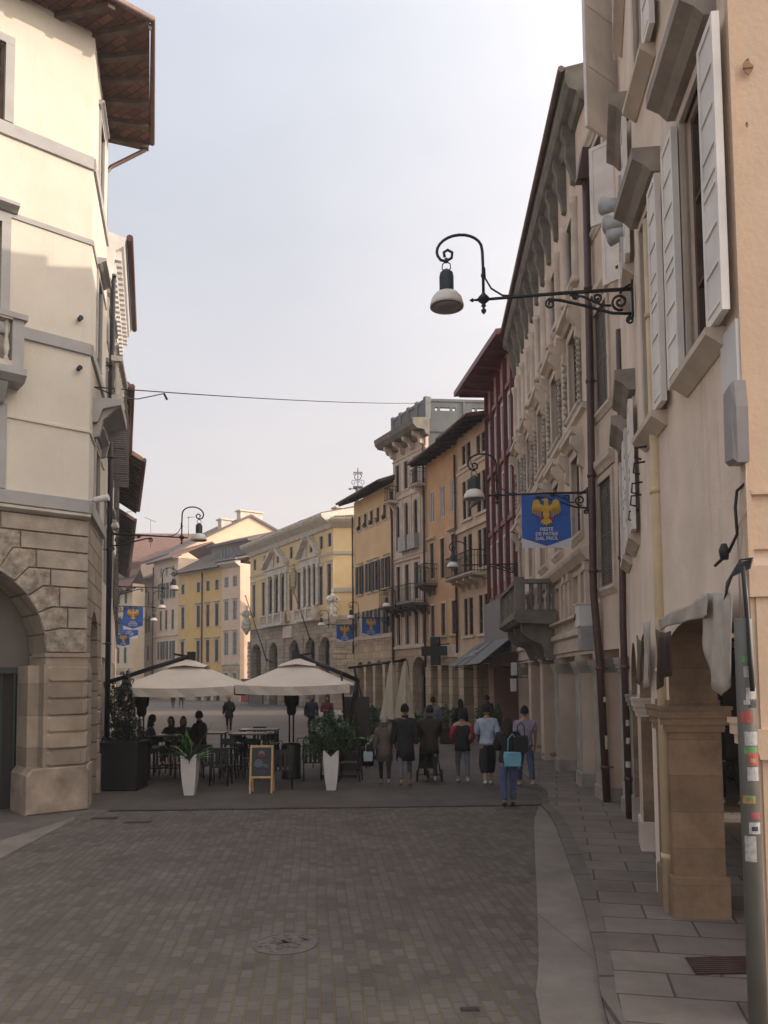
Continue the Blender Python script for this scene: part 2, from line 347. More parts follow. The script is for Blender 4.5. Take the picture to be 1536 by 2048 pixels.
    # window: opening + frame and panes, and its own surround, sill, hood and shutters
    def win(s, u0, u1, z0, z1, depth=.2, rise=0, frame=None, glass=None, sur=0, surm=None, sill=0, hood=0, shut=None, shm=None, hoodp=.2, mull=True, panes=2, cut=True, hoodm=None):
        depth = max(.08, depth*.5)
        if cut: s.hole(u0, u1, z0, z1, depth, rise)
        frame = frame or M['white']; glass = glass or M['glass']; surm = surm or M['trim']
        w = MB(); y = depth; t = min(.06, (u1-u0)*.1)
        w.face([(u0-.02, y, z0-.02), (u1+.02, y, z0-.02), (u1+.02, y, z1+.02), (u0-.02, y, z1+.02)], 1)
        if shut != 'closed':
            w.box(u0, u0+t, y-.05, y-.004, z0, z1, 0); w.box(u1-t, u1, y-.05, y-.004, z0, z1, 0)
            w.box(u0+t, u1-t, y-.05, y-.004, z0, z0+t, 0); w.box(u0+t, u1-t, y-.05, y-.004, z1-t, z1, 0)
            if mull: w.box((u0+u1)/2-t*.6, (u0+u1)/2+t*.6, y-.055, y-.006, z0+t, z1-t, 0)
            for k in range(1, panes+1):
                zz = z0+(z1-z0)*k/(panes+1); w.box(u0+t, u1-t, y-.048, y-.008, zz-t*.3, zz+t*.3, 0)
        o = w.build('window', [frame, glass], s.root)
        if sur:
            f = MB(); p = -.04
            f.box(u0-sur, u0, p, .03, z0, z1-rise, 0); f.box(u1, u1+sur, p, .03, z0, z1-rise, 0)
            if rise:
                n = 10; um = (u0+u1)/2; hw = (u1-u0)/2; zt = z1-rise
                for k in range(n):
                    a0, a1 = PI*k/n, PI*(k+1)/n
                    f.prism([(um-hw*math.cos(a0), zt+rise*math.sin(a0)), (um-hw*math.cos(a1), zt+rise*math.sin(a1)),
                             (um-(hw+sur)*math.cos(a1), zt+(rise+sur)*math.sin(a1)), (um-(hw+sur)*math.cos(a0), zt+(rise+sur)*math.sin(a0))], p, .03)
            else: f.box(u0-sur, u1+sur, p-.003, .03, z1, z1+sur, 0)
            f.build('surround', surm, o)
        if sill:
            f = MB(); f.mould(u0-sur-.06, u1+sur+.06, [(-sill, z0), (-sill, z0-.06), (-sill*.6, z0-.1), (-.02, z0-.16), (.03, z0-.16), (.03, z0-.001)]); f.build('sill', surm, o)
        if hood:
            f = MB(); zt = z1+sur+.06; hp = hoodp
            f.mould(u0-sur-.1, u1+sur+.1, [(-hp, zt+hood*.55), (-hp*.6, zt+hood*.3), (-hp*.35, zt), (.03, zt), (.03, zt+hood), (-hp, zt+hood)]); f.build('hood', hoodm or surm, o)
        if shut:
            sm_ = shm or M['green']; ww = (u1-u0)/2
            def leaf(x0, x1, y0, y1, nm='shutter'):
                q = MB(); q.box(x0, x1, y0, y1, z0+.01, z1-rise-.01, 0)
                e = .05
                for a, b in ((x0, x0+e), (x1-e, x1)): q.box(a, b, y0-.012, y0, z0+.01, z1-rise-.01, 0)
                for zz in (z0+.01, (z0+z1)/2-.03, z1-rise-.07): q.box(x0+e, x1-e, y0-.012, y0, zz, zz+.06, 0)
                if sm_ is M['whitesh']:
                    zz = z0+.09
                    while zz < z1-rise-.1:
                        if abs(zz-(z0+z1)/2) > .06: q.mould(x0+e, x1-e, [(y0-.001, zz+.045), (y0-.013, zz+.012), (y0-.013, zz+.004), (y0-.001, zz)])
                        zz += .31
                q.build(nm, sm_, o)
            if shut in ('open', 'left'): leaf(u0-ww-.02, u0-.02, -.1, -.055)
            if shut in ('open', 'right'): leaf(u1+.02, u1+ww+.02, -.1, -.055)
            if shut == 'closed': leaf(u0+.005, (u0+u1)/2-.004, .03, .07); leaf((u0+u1)/2+.004, u1-.005, .03, .07)
            if shut == 'perp':
                for x in (u0-.02, u1+.02):
                    q = MB(); q.box(x-.02, x+.02, -ww-.03, -.03, z0+.01, z1-.01, 0); q.build('shutter', sm_, o)
        return o
    def moulding(s, name, prof, mat, u0=0, u1=None):
        mb = MB(); mb.mould(u0, s.L if u1 is None else u1, prof); return mb.build(name, mat, s.root)
    def band(s, z0, z1, p=.05, mat=None, name='string_course', u0=0, u1=None):
        return s.moulding(name, [(-p, z0+.02), (-p, z1), (.02, z1+.02), (.02, z0)], mat or M['trim'], u0, u1)
    def roof(s, ov=.9, rise=2.2, mat=None, under=None, gut=True, th=.16, drop=None, u0=0, u1=None, he=None, ends=.3, rafters=True):
        u1 = s.L if u1 is None else u1; he = s.H if he is None else he; mb = MB()
        a, b = u0-ends, u1+ends; D = s.D; k = rise/(D/2); zo = he-ov*k*.6
        top = [(-ov, zo+th), (D/2, he+rise+th), (D+.3, zo+th), (D+.3, zo), (D/2, he+rise), (-ov, zo)]
        mb.mould(a, b, top)
        r = mb.build('roof', mat or M['tile'], s.root)
        q = MB(); q.mould(a+.02, b-.02, [(-ov+.02, zo-.03), (D*.2, zo-.03+(D*.2+ov)*k*.9), (D*.2, zo-.005+(D*.2+ov)*k*.9), (-ov+.02, zo-.005)])
        if rafters:
            n = max(2, int((b-a)/.6))
            for i in range(n+1):
                x = a+.1+(b-a-.3)*i/n
                q.mould(x, x+.1, [(-ov+.05, zo-.13), (.3, zo-.13+(ov+.3)*k*.9), (.3, zo-.028+(ov+.3)*k*.9), (-ov+.05, zo-.028)])
        q.build('eave_boards', under or M['dwood'], r)
        if gut:
            g = MB(); g.tube([(a-.02, -ov-.06, zo+.06), (b+.02, -ov-.06, zo+.06)], .075, 8); g.build('gutter', M['brownp'] if gut is True else gut, r)
        return r
    def pipe(s, u, z0, z1, r=.055, mat=None, off=.1, top=None):
        mb = MB(); pts = [(u, -off, z0), (u, -off, z1)]
        if top: pts += [(u, -off-.05, z1+.1), (top[0], -top[1], z1+top[2])]
        mb.tube(pts, r, 10)
        zz = z0+1
        while zz < z1: mb.lathe([(r+.012, -.03), (r+.012, .03)], (u, -off, zz), 10); mb.box(u-.01, u+.01, -off, .01, zz-.01, zz+.01); zz += 2.2
        return mb.build('downpipe', mat or M['brownp'], s.root)
    def columns(s, us, h, r=.2, mat=None, cap=.3, base=.3, y=.28, name='column', square=False):
        for u in us:
            mb = MB(); a0 = PI/4 if square else 0; n = 4 if square else 18; q = 1.25 if square else 1
            mb.lathe([(r*1.35*q, 0), (r*1.35*q, base*.6)], (u, y, 0), 4, 0, PI/4, False)
            mb.lathe([(r*1.25, base*.6), (r*1.3, base*.75), (r*1.05, base), (r, base*1.2), (r*.88, h-cap*1.3), (r*.98, h-cap*1.25), (r*.98, h-cap*1.1), (r*.9, h-cap), (r*1.2, h-cap*.4)] if not square else
                     [(r*1.2, base*.6), (r*1.2, base), (r*1.12, base*1.1), (r*1.12, h-cap*1.4), (r*1.25, h-cap*1.35), (r*1.12, h-cap*1.2), (r*1.12, h-cap*.6), (r*1.35, h-cap*.4)], (u, y, 0), n, 0, a0, not square)
            mb.lathe([(r*1.42*(1 if square else 1.1), h-cap*.4), (r*1.5*(1 if square else 1.1), h-.001)], (u, y, 0), 4, 0, PI/4, False)
            mb.build(name, mat or M['stoneg'], s.root)
def balustrade(parent, u0, u1, y, z0, z1, mat, n=None, solid=False):
    mb = MB(); h = z1-z0
    mb.box(u0, u1, y-.09, y+.09, z0, z0+.1*h); mb.box(u0, u1, y-.11, y+.11, z1-.12*h, z1)
    n = n or max(2, int((u1-u0)/.22))
    for k in range(n):
        x = u0+(u1-u0)*(k+.5)/n; b = z0+.1*h; q = h*.78
        mb.lathe([(.05, 0), (.05, .08*q), (.025, .12*q), (.065, .35*q), (.03, .6*q), (.045, .8*q), (.03, .85*q), (.05, .93*q), (.05, q)], (x, y, b), 8)
    return mb.build('balustrade', mat, parent)
def railing(parent, u0, u1, yo, z0, h, mat, slab=None, brackets=3, step=.13, curl=True):
    """iron railing on a stone slab that sticks out yo from the wall"""
    o = MB(); o.mould(u0-.06, u1+.06, [(-yo-.05, z0-.05), (-yo-.05, z0), (.02, z0), (.02, z0-.16), (-yo+.05, z0-.12)])
    b = o.build('balcony', slab or M['stoned'], parent)
    r = MB()
    def run(p, q):
        l = math.dist(p, q); n = max(2, int(l/step))
        for k in range(n+1):
            x = p[0]+(q[0]-p[0])*k/n; y = p[1]+(q[1]-p[1])*k/n
            r.box(x-.009, x+.009, y-.009, y+.009, z0, z0+h)
        r.tube([(p[0], p[1], z0+h), (q[0], q[1], z0+h)], .022, 6); r.tube([(p[0], p[1], z0+.08), (q[0], q[1], z0+.08)], .014, 6); r.tube([(p[0], p[1], z0+h*.75), (q[0], q[1], z0+h*.75)], .012, 6)
    run((u0, 0), (u0, -yo)); run((u0, -yo), (u1, -yo)); run((u1, -yo), (u1, 0)); r.build('railing', mat, b)
    for k in range(brackets):
        x = u0+(u1-u0)*(k+.5)/brackets; q = MB()
        q.mould(x-.07, x+.07, [(-yo*.9, z0-.17), (.02, z0-.17), (.02, z0-.6), (-.12, z0-.58), (-.2, z0-.4), (-yo*.5, z0-.34), (-yo*.85, z0-.27)]); q.build('bracket', slab or M['stoned'], b)
    return b
# ---------------- plan of the street ----------------
pR1 = ((2.985, 8.95), (2.62, 5.75)); pR2 = ((4.28, 14.0), (2.985, 8.95)); pR3 = ((4.25, 16.3), (4.28, 14.0))
e4 = seg((4.25, 16.3), 1040, .05); e5 = seg(e4, 985, -.06); e6 = seg(e5, 920, -.3); e7 = seg(e6, 857, -.33); e8 = seg(e7, 790, -.5); e9 = seg(e8, 710, -.45)
m0 = colp(668, 66); m1 = seg(m0, 500, -.6); k0 = colp(480, 90); k1 = seg(k0, 443, -1.1); y1 = seg(k1, 355, -1.1); t1 = seg(y1, 305, -.9)
l0 = G(167, 1618); l0 = (l0.x, l0.y); l1 = (l0[0]-.7, l0[1]+2.8); l2 = colp(223, 23.3); l3 = colp(228, 30); l4 = colp(230, 39)
S_cream = stucco('cream_stucco', (.76, .63, .52), .6, .2); S_tan = stucco('tan_stucco', (.62, .46, .33), .2)
S_ochre = stucco('ochre_stucco', (.64, .47, .27), .2); S_orange = stucco('orange_stucco', (.56, .35, .19), .4, .18)
S_pinkgrey = stucco('pinkish_stucco', (.62, .50, .41), .4, .2); S_white = stucco('pale_stucco', (.58, .49, .41), .4)
S_yellow = stucco('yellow_stucco', (.62, .46, .24), .2); S_pink = stucco('pink_stucco', (.62, .47, .36), .2)
S_yel2 = stucco('deep_yellow_stucco', (.60, .40, .16), .25); S_peach = stucco('peach_stucco', (.62, .44, .31), .15)
S_ivory = stucco('ivory_stucco', (.60, .555, .475), .3, .10)
S_concrete = stucco('grey_render', (.16, .175, .175), .6, .2)
B_grey = blocks('grey_ashlar', (.27, .255, .235), 1.1, .42); B_beige = blocks('beige_ashlar', (.48, .39, .28), .9, .4, .01)
B_rust = blocks('stone_courses', (.35, .295, .235), 1.0, .37, .02, .15, bump=.8); B_brown = blocks('brown_stained_stone', (.30, .205, .135), 3.0, .36, .004, .12, bump=.5, pit=.4, mc=.7, blotch=1)

# ===== right, nearest: cream house with white shutters over the portico =====
f = Fac('shuttered_house', 'cream plastered house nearest on the right, white shutters and stone portico pier', *pR1, 14.6, 9, S_cream)
f.arc = 3.15
f.revm = B_brown; f.bt = .47
f.hole(.78, 3.09, 0, 2.98, .475, .28, 'a')
for (a, b, ls) in ((2.02, 2.84, 'open'),):
    f.win(a, b, 5.12, 7.45, .22, shut='open', shm=M['whitesh'], surm=M['trimb'], hoodm=M['hood'], sill=.16, hood=.26, hoodp=.28, sur=.1, frame=M['wood'])
    f.win(a, b, 9.0, 11.2, .22, shut='open', shm=M['whitesh'], surm=M['trimb'], hoodm=M['hood'], sill=.16, hood=.3, hoodp=.3, sur=.1, frame=M['wood'])
f.win(.22, .94, 5.12, 7.45, .22, shut='right', shm=M['whitesh'], surm=M['trimb'], hoodm=M['hood'], sill=.16, hood=.26, hoodp=.28, sur=.08, frame=M['wood'])
f.win(.22, .94, 9.0, 11.2, .22, shut='right', shm=M['whitesh'], surm=M['trimb'], hoodm=M['hood'], sill=.16, hood=.3, hoodp=.3, sur=.08, frame=M['wood'])
f.build(); f.roof(.45, 1.2); R1 = f
# portico piers of that house: moulded impost, courses and plinth
def pier(u0, u1, y0, y1, h, capz, mat, fac, name='pier', cap=.08, pl=.45):
    mb = MB(); mb.box(u0, u1, y0, y1, 0, h); mb.box(u0-.03, u1+.03, y0-.03, y1+.03, 0, pl, 0, .02)
    for k, (p, a, b) in enumerate(((.03, -.2, -.13), (cap*.7, -.13, -.06), (cap, -.06, .02), (cap*1.15, .02, .06))): mb.box(u0-p, u1+p, y0-p, y1+p, capz+a, capz+b)
    return mb.build(name, mat, fac.root)
pier(.18, .80, -.012, .49, 2.2, 2.08, B_brown, f)
pier(3.1, 3.215, -.012, .49, 2.2, 2.08, S_tan, f)
# tan end wall that faces the camera, its pilaster and cornice line
w = MB(); L = f.L
w.box(L+.004, L+.05, .03, 9.0, 3.35, 14.5, 0); w.box(L+.004, L+.085, -.004, .03, 0.0, 14.5, 0); w.box(L+.004, L+.10, .03, .75, 0, 3.1, 0)
w.box(L+.004, L+.13, -.02, 9.0, 3.0, 3.22, 0)
w.mould(L+.05, L+.09, [(.03, 3.74), (9.0, 3.74), (9.0, 3.77), (.03, 3.77)]); w.mould(L+.1, L+.16, [(.0, 1.86), (.8, 1.86), (.8, 2.07), (-.04, 2.07), (-.04, 2.0)])
w.build('end_wall', S_tan, f.root)

# ===== second house: set back a little =====
f = Fac('narrow_house', 'pale narrow house with aged shutters between the cream house and the brown downpipe', *pR2, 14.6, 9, S_cream)
R2 = f; f.arc = 3.15
f.hole(.6, 2.28, 0, 2.98, .58, .7, 'a'); f.hole(2.9, 5.0, 0, 2.98, .58, .75, 'a')
for z0, z1 in ((4.3, 6.0), (7.7, 9.5), (11.5, 13.3)):
    for a in ((1.0, 2.9) if z0 < 5 else (3.3,)):
        f.win(a, a+.8, z0, z1, .22, shut='open', shm=M['whitesh'], surm=M['trimb'], hoodm=M['hood'], sill=.14, hood=.28, hoodp=.26, sur=.12, frame=M['wood'])
f.revm = B_brown; f.build(); f.roof(.02, .8, ends=0, gut=False)
pier(.0, .58, -.01, .6, 2.2, 2.08, M['stoneg'], f); pier(2.29, 2.88, -.01, .6, 2.2, 2.08, M['trimb'], f)

# ===== third: pinkish narrow front =====
f = Fac('pinkish_house', 'narrow pinkish house with grey shutters beside the brown downpipe', *pR3, 14.4, 9, S_pinkgrey)
R3 = f; f.arc = 3.1; f.hole(.62, 1.75, 0, 2.95, .58)
for z0, z1 in ((4.15, 6.2), (7.6, 9.6), (11.3, 12.9)):
    f.win(.75, 1.6, z0, z1, .12, shut='closed', shm=M['taupe'], surm=M['trimb'], sill=.08, hood=.26, hoodp=.12, sur=.12)
f.build(); f.roof(.02, .8, ends=0, gut=False)
pier(.02, .6, -.01, .6, 2.8, 2.72, M['stoneg'], f, pl=.3); pier(1.76, 2.28, -.01, .6, 2.8, 2.72, M['stoneg'], f, pl=.3)

# ===== the long grey palazzo =====
f = Fac('carved_palazzo', 'long grey-beige palazzo with heavy carved window hoods and deep overhanging cornice', e4, pR3[0], 14.8, 10, S_pinkgrey)
R4 = f; f.arc = 3.0; Lp = f.L
us = [f.uv(1060, 1500)[0], f.uv(1084, 1515)[0], f.uv(1119, 1545)[0], f.uv(1175, 1578)[0]]
pcs = [0.3, 2.7, 5.3, 8.0, 10.95]
for a, b in zip(pcs, pcs[1:]): f.hole(a+.3, b-.3, 0, 2.92, .58)
f.hole(pcs[-1]+.3, Lp-.02, 0, 2.92, .58)
bw = Lp/5
for k in range(5):
    c = bw*(k+.5)
    f.win(c-.75, c-.15, 3.82, 4.7, .3, frame=M['trimb'], surm=M['trimb'], mull=False, panes=0); f.win(c+.15, c+.75, 3.82, 4.7, .3, frame=M['trimb'], surm=M['trimb'], mull=False, panes=0)
    f.win(c-.48, c+.48, 5.55, 7.3, .3, frame=M['wood'], surm=M['trimb'], sill=.1, hood=.25, hoodp=.24, sur=.18)
    f.win(c-.48, c+.48, 8.35, 10.1, .3, frame=M['wood'], surm=M['trimb'], sill=.1, hood=.25, hoodp=.26, sur=.18)
    f.win(c-.42, c+.42, 11.3, 12.7, .3, frame=M['wood'], surm=M['trimb'], sill=.08, sur=.12)
f.build()
for k, u in enumerate(pcs):
    if k == 2 or k == 1: f.columns([u], 2.92, .27, M['stoneg'], y=.29)
    else: pier(u-.29, u+.29, -.015, .6, 2.92, 2.72, M['stoneg'], f, pl=.35)
f.moulding('impost_band', [(-.12, 3.36), (-.12, 3.46), (-.02, 3.52), (-.02, 3.7), (-.16, 3.74), (-.16, 3.8), (.02, 3.8), (.02, 3.0), (-.05, 3.02), (-.05, 3.3)], M['trimb'])
f.moulding('string_course', [(-.2, 5.02), (-.22, 5.1), (.02, 5.14), (.02, 4.84), (-.08, 4.86)], M['trimb'])
f.moulding('sill_band', [(-.1, 8.05), (-.1, 8.15), (.02, 8.17), (.02, 8.0)], M['trimb'])
for k in range(10):        # colonnettes of the mezzanine
    c = bw*(k//2+.5)+(-.95 if k % 2 else .95); m = MB(); m.box(c-.09, c+.09, -.07, .03, 3.8, 4.84); m.box(c-.13, c+.13, -.1, .03, 4.66, 4.838); m.build('pilaster', M['trimb'], f.root)
for k in range(11):        # half columns of the attic storey and modillion brackets carrying the cornice
    c = Lp*(k+.5)/11; m = MB()
    m.lathe([(.16, 0), (.16, .1), (.11, .14), (.1, 1.6), (.14, 1.75), (.16, 1.9)], (c, -.02, 10.95), 12); m.build('half_column', M['trimb'], f.root)
    m = MB(); m.mould(c-.09, c+.09, [(-.28, 14.42), (-.29, 14.3), (-.2, 14.1), (-.22, 13.8), (-.12, 13.5), (-.1, 13.25), (.02, 13.2), (.02, 14.5), (-.28, 14.5)]); m.build('bracket', M['stoned'], f.root)
for k in range(5):         # carved consoles and garlands beside the big windows
    c = bw*(k+.5)
    for zb in (7.3, 10.1):
        for sg in (-1, 1):
            m = MB(); x = c+sg*.78
            m.mould(x-.08, x+.08, [(-.26, zb+.26), (-.28, zb+.1), (-.1, zb-.12), (-.13, zb-.35), (.02, zb-.45), (.02, zb+.26)]); m.build('console', M['trimb'], f.root)
    for sg in (-1, 1):
        m = MB(); m.tube([(c+sg*.8, -.03, 8.25), (c+sg*.82, -.05, 9.0), (c+sg*.8, -.03, 9.95)], .03, 6)
        for j in range(13): m.lathe([(0, -.07), (.06, -.04), (.075, 0), (.05, .05), (0, .07)], (c+sg*(.8+rnd.uniform(-.04, .04)), -.05, 8.3+j*.13+rnd.uniform(-.03, .03)), 6)
        m.build('garland', M['stoneg'], f.root)
m = MB(); m.mould(-.2, Lp+.55, [(-.32, 14.60), (-.38, 14.72), (-.38, 14.98), (-.42, 15.02), (5, 16.2), (5, 15.2), (.02, 15.0), (.02, 14.3), (-.1, 14.34), (-.16, 14.52), (-.3, 14.58)]); m.build('cornice', M['stoned'], f.root)
m = MB(); m.tube([(-.2, -.46, 15.0), (Lp+.55, -.46, 15.0)], .07, 8); m.build('gutter', M['cop'], f.root)
# stone balcony
m = MB(); bu0, bu1, bo = 4.1, 8.1, 1.0
m.mould(bu0-.1, bu1+.1, [(-bo-.1, 3.95), (-bo-.1, 4.05), (.02, 4.05), (.02, 3.8), (-bo+.05, 3.85)])
for x in (bu0+.3, (bu0+bu1)/2, bu1-.3): m.mould(x-.14, x+.14, [(-bo+.12, 3.83), (.02, 3.83), (.02, 2.9), (-.2, 2.95), (-.35, 3.3), (-.7, 3.45), (-bo+.15, 3.6)])
bl = m.build('balcony', M['stoned'], f.root)
balustrade(bl, bu0+.2, bu1-.2, -bo+.05, 4.06, 4.98, M['stoned'])
for x in (bu0, bu1):
    m = MB(); m.box(x-.11, x+.11, -bo-.06, -bo+.2, 4.05, 5.05); m.box(x-.09, x+.09, -bo+.2, 0, 4.05, 4.16); m.box(x-.1, x+.1, -bo+.2, 0, 4.88, 4.99)
    m.box(x-.03, x+.03, -bo+.15, -.0, 4.1, 4.2)
    for k in range(3):
        m.lathe([(.06, 0), (.035, .08), (.085, .3), (.04, .5), (.06, .6), (.06, .74)], (x, -bo+.38+k*.22, 4.15), 10)
    m.build('end_pier', M['stoned'], bl)

# ===== dark red front with vertical fins =====
S_red = stucco('dull_rose_stucco', (.40, .25, .21), .3)
f = Fac('red_finned_building', 'narrow dark red front with tall vertical fins and a jutting red roof', e5, e4, 14.9, 9, S_red)
R5 = f; f.hole(.3, f.L-.3, 0, 2.9, 1.2)
red = plain('dark_red_metal', (.13, .03, .03), .45, 0, .2)
nf = 4
for zc in (6.2, 8.7, 11.4):
    for k in (0, 1, 2, 3):
        c = f.L*(k+.5)/nf; f.win(c-.3, c+.3, zc, zc+1.7, .15, frame=M['white'], glass=M['glassb'] if k != 1 else M['glass'], mull=False, panes=0, sur=.08, surm=M['white'])
f.build()
for k in range(nf+1):
    c = f.L*k/nf; m = MB(); m.box(max(0, c-.045), min(f.L, c+.045), -.16, .0, 5.6, 14.7); m.build('fin', red, f.root)
for z0 in (5.55, 8.35, 10.85, 13.4):
    m = MB(); m.box(0.05, f.L-.05, -.1, .004, z0, z0+.2); m.build('red_beam', red, f.root)
m = MB(); m.box(-.1, f.L+.1, -.3, 0, 3.35, 5.5); m.build('metal_cladding', plain('grey_cladding', (.17, .165, .17), .5, 0, .1), f.root)
m = MB(); La = f.L+.3
lo = [(-.5, -1.4, 14.72), (La, -.72, 14.95), (La, 4, 15.3), (-.5, 4, 15.1)]; hi = [(x, y, z+.22+(.5 if y > 0 else 0)) for x, y, z in lo]
m.face(lo[::-1]); m.face(hi)
for k in range(4): m.face([lo[k], lo[(k+1) % 4], hi[(k+1) % 4], hi[k]])
for k in range(7): x = -.3+k*(La-.1)/7; m.box(x, x+.08, -1.2+.09*k, 0, 14.62+.02*k, 14.74+.02*k)
m.build('roof', red, f.root)
m = MB(); m.box(.3, f.L-.3, 1.16, 1.2, 0, 2.9, 1)
for k in range(5): x = .5+(f.L-1.2)*k/4; m.box(x, x+.08, 1.1, 1.16, 0, 2.9, 0)
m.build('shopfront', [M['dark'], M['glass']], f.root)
# ===== cream house with paired windows =====
S_bro = stucco('faded_ochre_stucco', (.54, .41, .29), .45, .2)
f = Fac('paired_window_house', 'faded ochre house with paired dark windows and a bracketed balcony, next to the red front', e6, e5, 13.75, 9, S_bro, B_beige)
R6 = f; f.arc = 3.2; f.zones = [3.6]; f.hole(.45, 1.6, 0, 3.05, .55); f.hole(2.0, 3.3, 0, 3.05, .55)
for c in (1.15, 2.85):
    for z0, z1 in ((4.35, 6.05), (7.25, 8.95), (9.7, 11.5), (12.25, 13.2)):
        f.win(c-.52, c-.06, z0, z1, .18, glass=M['glass'], frame=M['wood'], mull=False); f.win(c+.06, c+.52, z0, z1, .18, frame=M['wood'], mull=False)
        m = MB(); m.box(c-.04, c+.04, -.03, .16, z0, z1); m.box(c-.68, c+.68, -.09, .02, z0-.12, z0-.002); m.build('window_frame', M['trimb'], f.root)
f.build(); f.columns([.2, 1.8, 3.45], 3.05, .17, M['trimb'])
f.band(3.3, 3.6, .1, M['trimb']); f.band(6.7, 6.95, .08, M['trimb']); f.band(9.15, 9.35, .12, M['trimb']); f.band(11.9, 12.05, .06, M['trimb'])
railing(f.root, .25, 3.3, .75, 6.98, .95, M['iron'], M['trimb'], 4)
# ===== orange house =====
f = Fac('orange_house', 'worn orange house with pale shutters and a small iron balcony', e7, e6, 13.75, 9, S_orange, B_beige)
R7 = f; f.arc = 3.2; f.zones = [4.0]
for a, b in ((.3, 1.25), (1.75, 2.7), (3.1, 3.85)): f.hole(a, b, 0, 3.05, .55)
for k, c in enumerate((.75, 2.15, 3.5)):
    f.win(c-.28, c+.28, 4.5, 6.1, .18, glass=M['glassb'], frame=M['wood'], sur=.1, surm=M['trimb'], sill=.14)
    f.win(c-.28, c+.28, 7.5 if k != 1 else 7.35, 9.3, .18, frame=M['wood'], glass=M['glassb'] if k == 2 else M['glass'], sur=.08, surm=M['trimb'], hood=.12 if k != 1 else 0)
    f.win(c-.28, c+.28, 10.35, 12.0, .1, glass=M['glassb'], frame=M['white'], shut=None, panes=0)
f.build(); f.columns([.12, 1.5, 2.9, 3.95], 3.05, .14, M['trimb']); f.band(3.4, 4.0, .06, M['trimb'], 'lintel_band'); f.pipe(3.95, 3.6, 13.0)
railing(f.root, .15, 1.35, .7, 7.2, .95, M['iron'], M['stoned'], 2)
# one long tiled roof over both houses, split into each house's own part
R6.roof(.95, 1.1, M['tile'], he=13.75, ends=.02); R7.roof(.95, 1.05, M['tile'], he=13.6, ends=.02)
# ===== pale tall palazzo with roof terrace =====
f = Fac('tall_pale_palazzo', 'tall pale palazzo with arched windows, long iron balcony and grey roof terrace', e8, e7, 15.2, 12, S_white, B_beige)
R8 = f; f.arc = 3.75; f.zones = [4.1]
f.hole(.3, 1.7, 0, 3.55, .55, .7, 'a'); f.hole(2.05, 3.45, 0, 3.55, .55, .7, 'a')
for k, c in enumerate((.55, 1.55, 2.6, 3.45)):
    f.win(c-.2, c+.2, 4.25, 5.95, .25, glass=M['glass'], frame=M['wood'], sur=.1, surm=M['trimb'])
    if k < 3:
        f.win(c-.2, c+.25, 6.65, 8.6, .2, frame=M['wood'], sur=.1, surm=M['trimb'], hood=.1, hoodp=.12)
        f.win(c-.2, c+.25, 9.5, 12.0, .22, rise=.22, frame=M['wood'], sur=.12, surm=M['trimb'])
        f.win(c-.2, c+.25, 12.75, 14.3, .18, frame=M['wood'], sur=.1, surm=M['trimb'], sill=.08)
f.build(sidemat=0); f.band(4.0, 4.15, .1, M['trimb']); f.band(9.0, 9.12, .06, M['trimb']); f.band(12.3, 12.42, .08, M['trimb']); f.band(14.5, 14.6, .06, M['trimb'])
f.pipe(3.7, 3.0, 14.6, .06, off=.14); f.columns([1.87], 2.9, .14, M['trimb'])
for x in (.05, 1.05, 2.05, 3.05, 3.6): m = MB(); m.box(x, x+.12, -.06, .02, 9.1, 12.3); m.build('pilaster', M['trimb'], f.root)
railing(f.root, .05, 3.7, .95, 6.35, .95, M['iron'], M['stoned'], 5)
railing(f.root, 2.9, 3.7, .5, 12.6, .8, M['iron'], M['trimb'], 1); railing(f.root, -.1, .6, .5, 12.3, .8, M['iron'], M['trimb'], 1)
for c in (1.55, 2.6):
    m = MB(); m.box(c-.4, c+.45, -.35, 0, 9.3, 9.42); m.box(c-.38, c-.34, -.33, 0, 9.42, 10.1); m.box(c+.39, c+.43, -.33, 0, 9.42, 10.1); m.box(c-.38, c+.43, -.35, -.31, 9.42, 10.1); m.build('balconette', plain('pale_balconette', (.33, .33, .32), .7), f.root)
m = MB(); m.mould(-.4, f.L+.4, [(-.75, 15.35), (-.95, 15.55), (-1.0, 15.85), (.02, 16.0), (.02, 15.05), (-.2, 15.1), (-.3, 15.32)]); m.build('cornice', M['stoned'], f.root)
for k in range(4): x = .15+k*1.1; m = MB(); m.mould(x, x+.2, [(-.7, 15.34), (-.66, 15.15), (-.35, 15.05), (-.25, 14.75), (.02, 14.7), (.02, 15.34)]); m.build('bracket', M['trimb'], f.root)
m = MB(); Lq = f.L
m.box(0, Lq, .0, .22, 15.99, 16.2); m.box(0, Lq, .02, .2, 16.2, 16.95); m.box(0, Lq, -.03, .25, 16.95, 17.1)
for k in range(5): x = Lq*k/4; m.box(x-.13, x+.13, -.05, .27, 16.0, 17.2)
m.build('terrace_parapet', S_concrete, f.root)
# side parapet with round and slotted holes, above the blind side wall
m = MB(); X0 = Lq-.22; X1 = Lq-.002; yy = [.3, .9, 1.15, 1.4, 2.6, 2.85, 3.1, 4.6, 4.85, 5.1, 6.3, 6.55, 6.8, 9.0]
holes = [(.9, 1.15), (1.4, 2.6), (2.85, 3.1), (4.6, 4.85), (5.1, 6.3), (6.55, 6.8)]
m.T = Matrix.Translation((Lq-.02, .12, 0)) @ Matrix.Rotation(-f.ang+.10, 4, 'Z')
holes = [(.42, .58), (.70, 1.24), (1.36, 1.52), (2.42, 2.58), (2.70, 3.24), (3.36, 3.52)]
m.box(0, 7, .0, .2, 8, 16.5, 0); m.box(0, 7, 0, .2, 16.68, 16.98); m.box(-.05, 7, -.04, .24, 16.98, 17.12); m.box(-.06, 7, -.05, 0, 15.35, 15.5)
yb = 0
for a, b in holes+[(7.0, 7.0)]:
    if a > yb: m.box(yb, a, 0, .2, 16.5, 16.68)
    yb = b
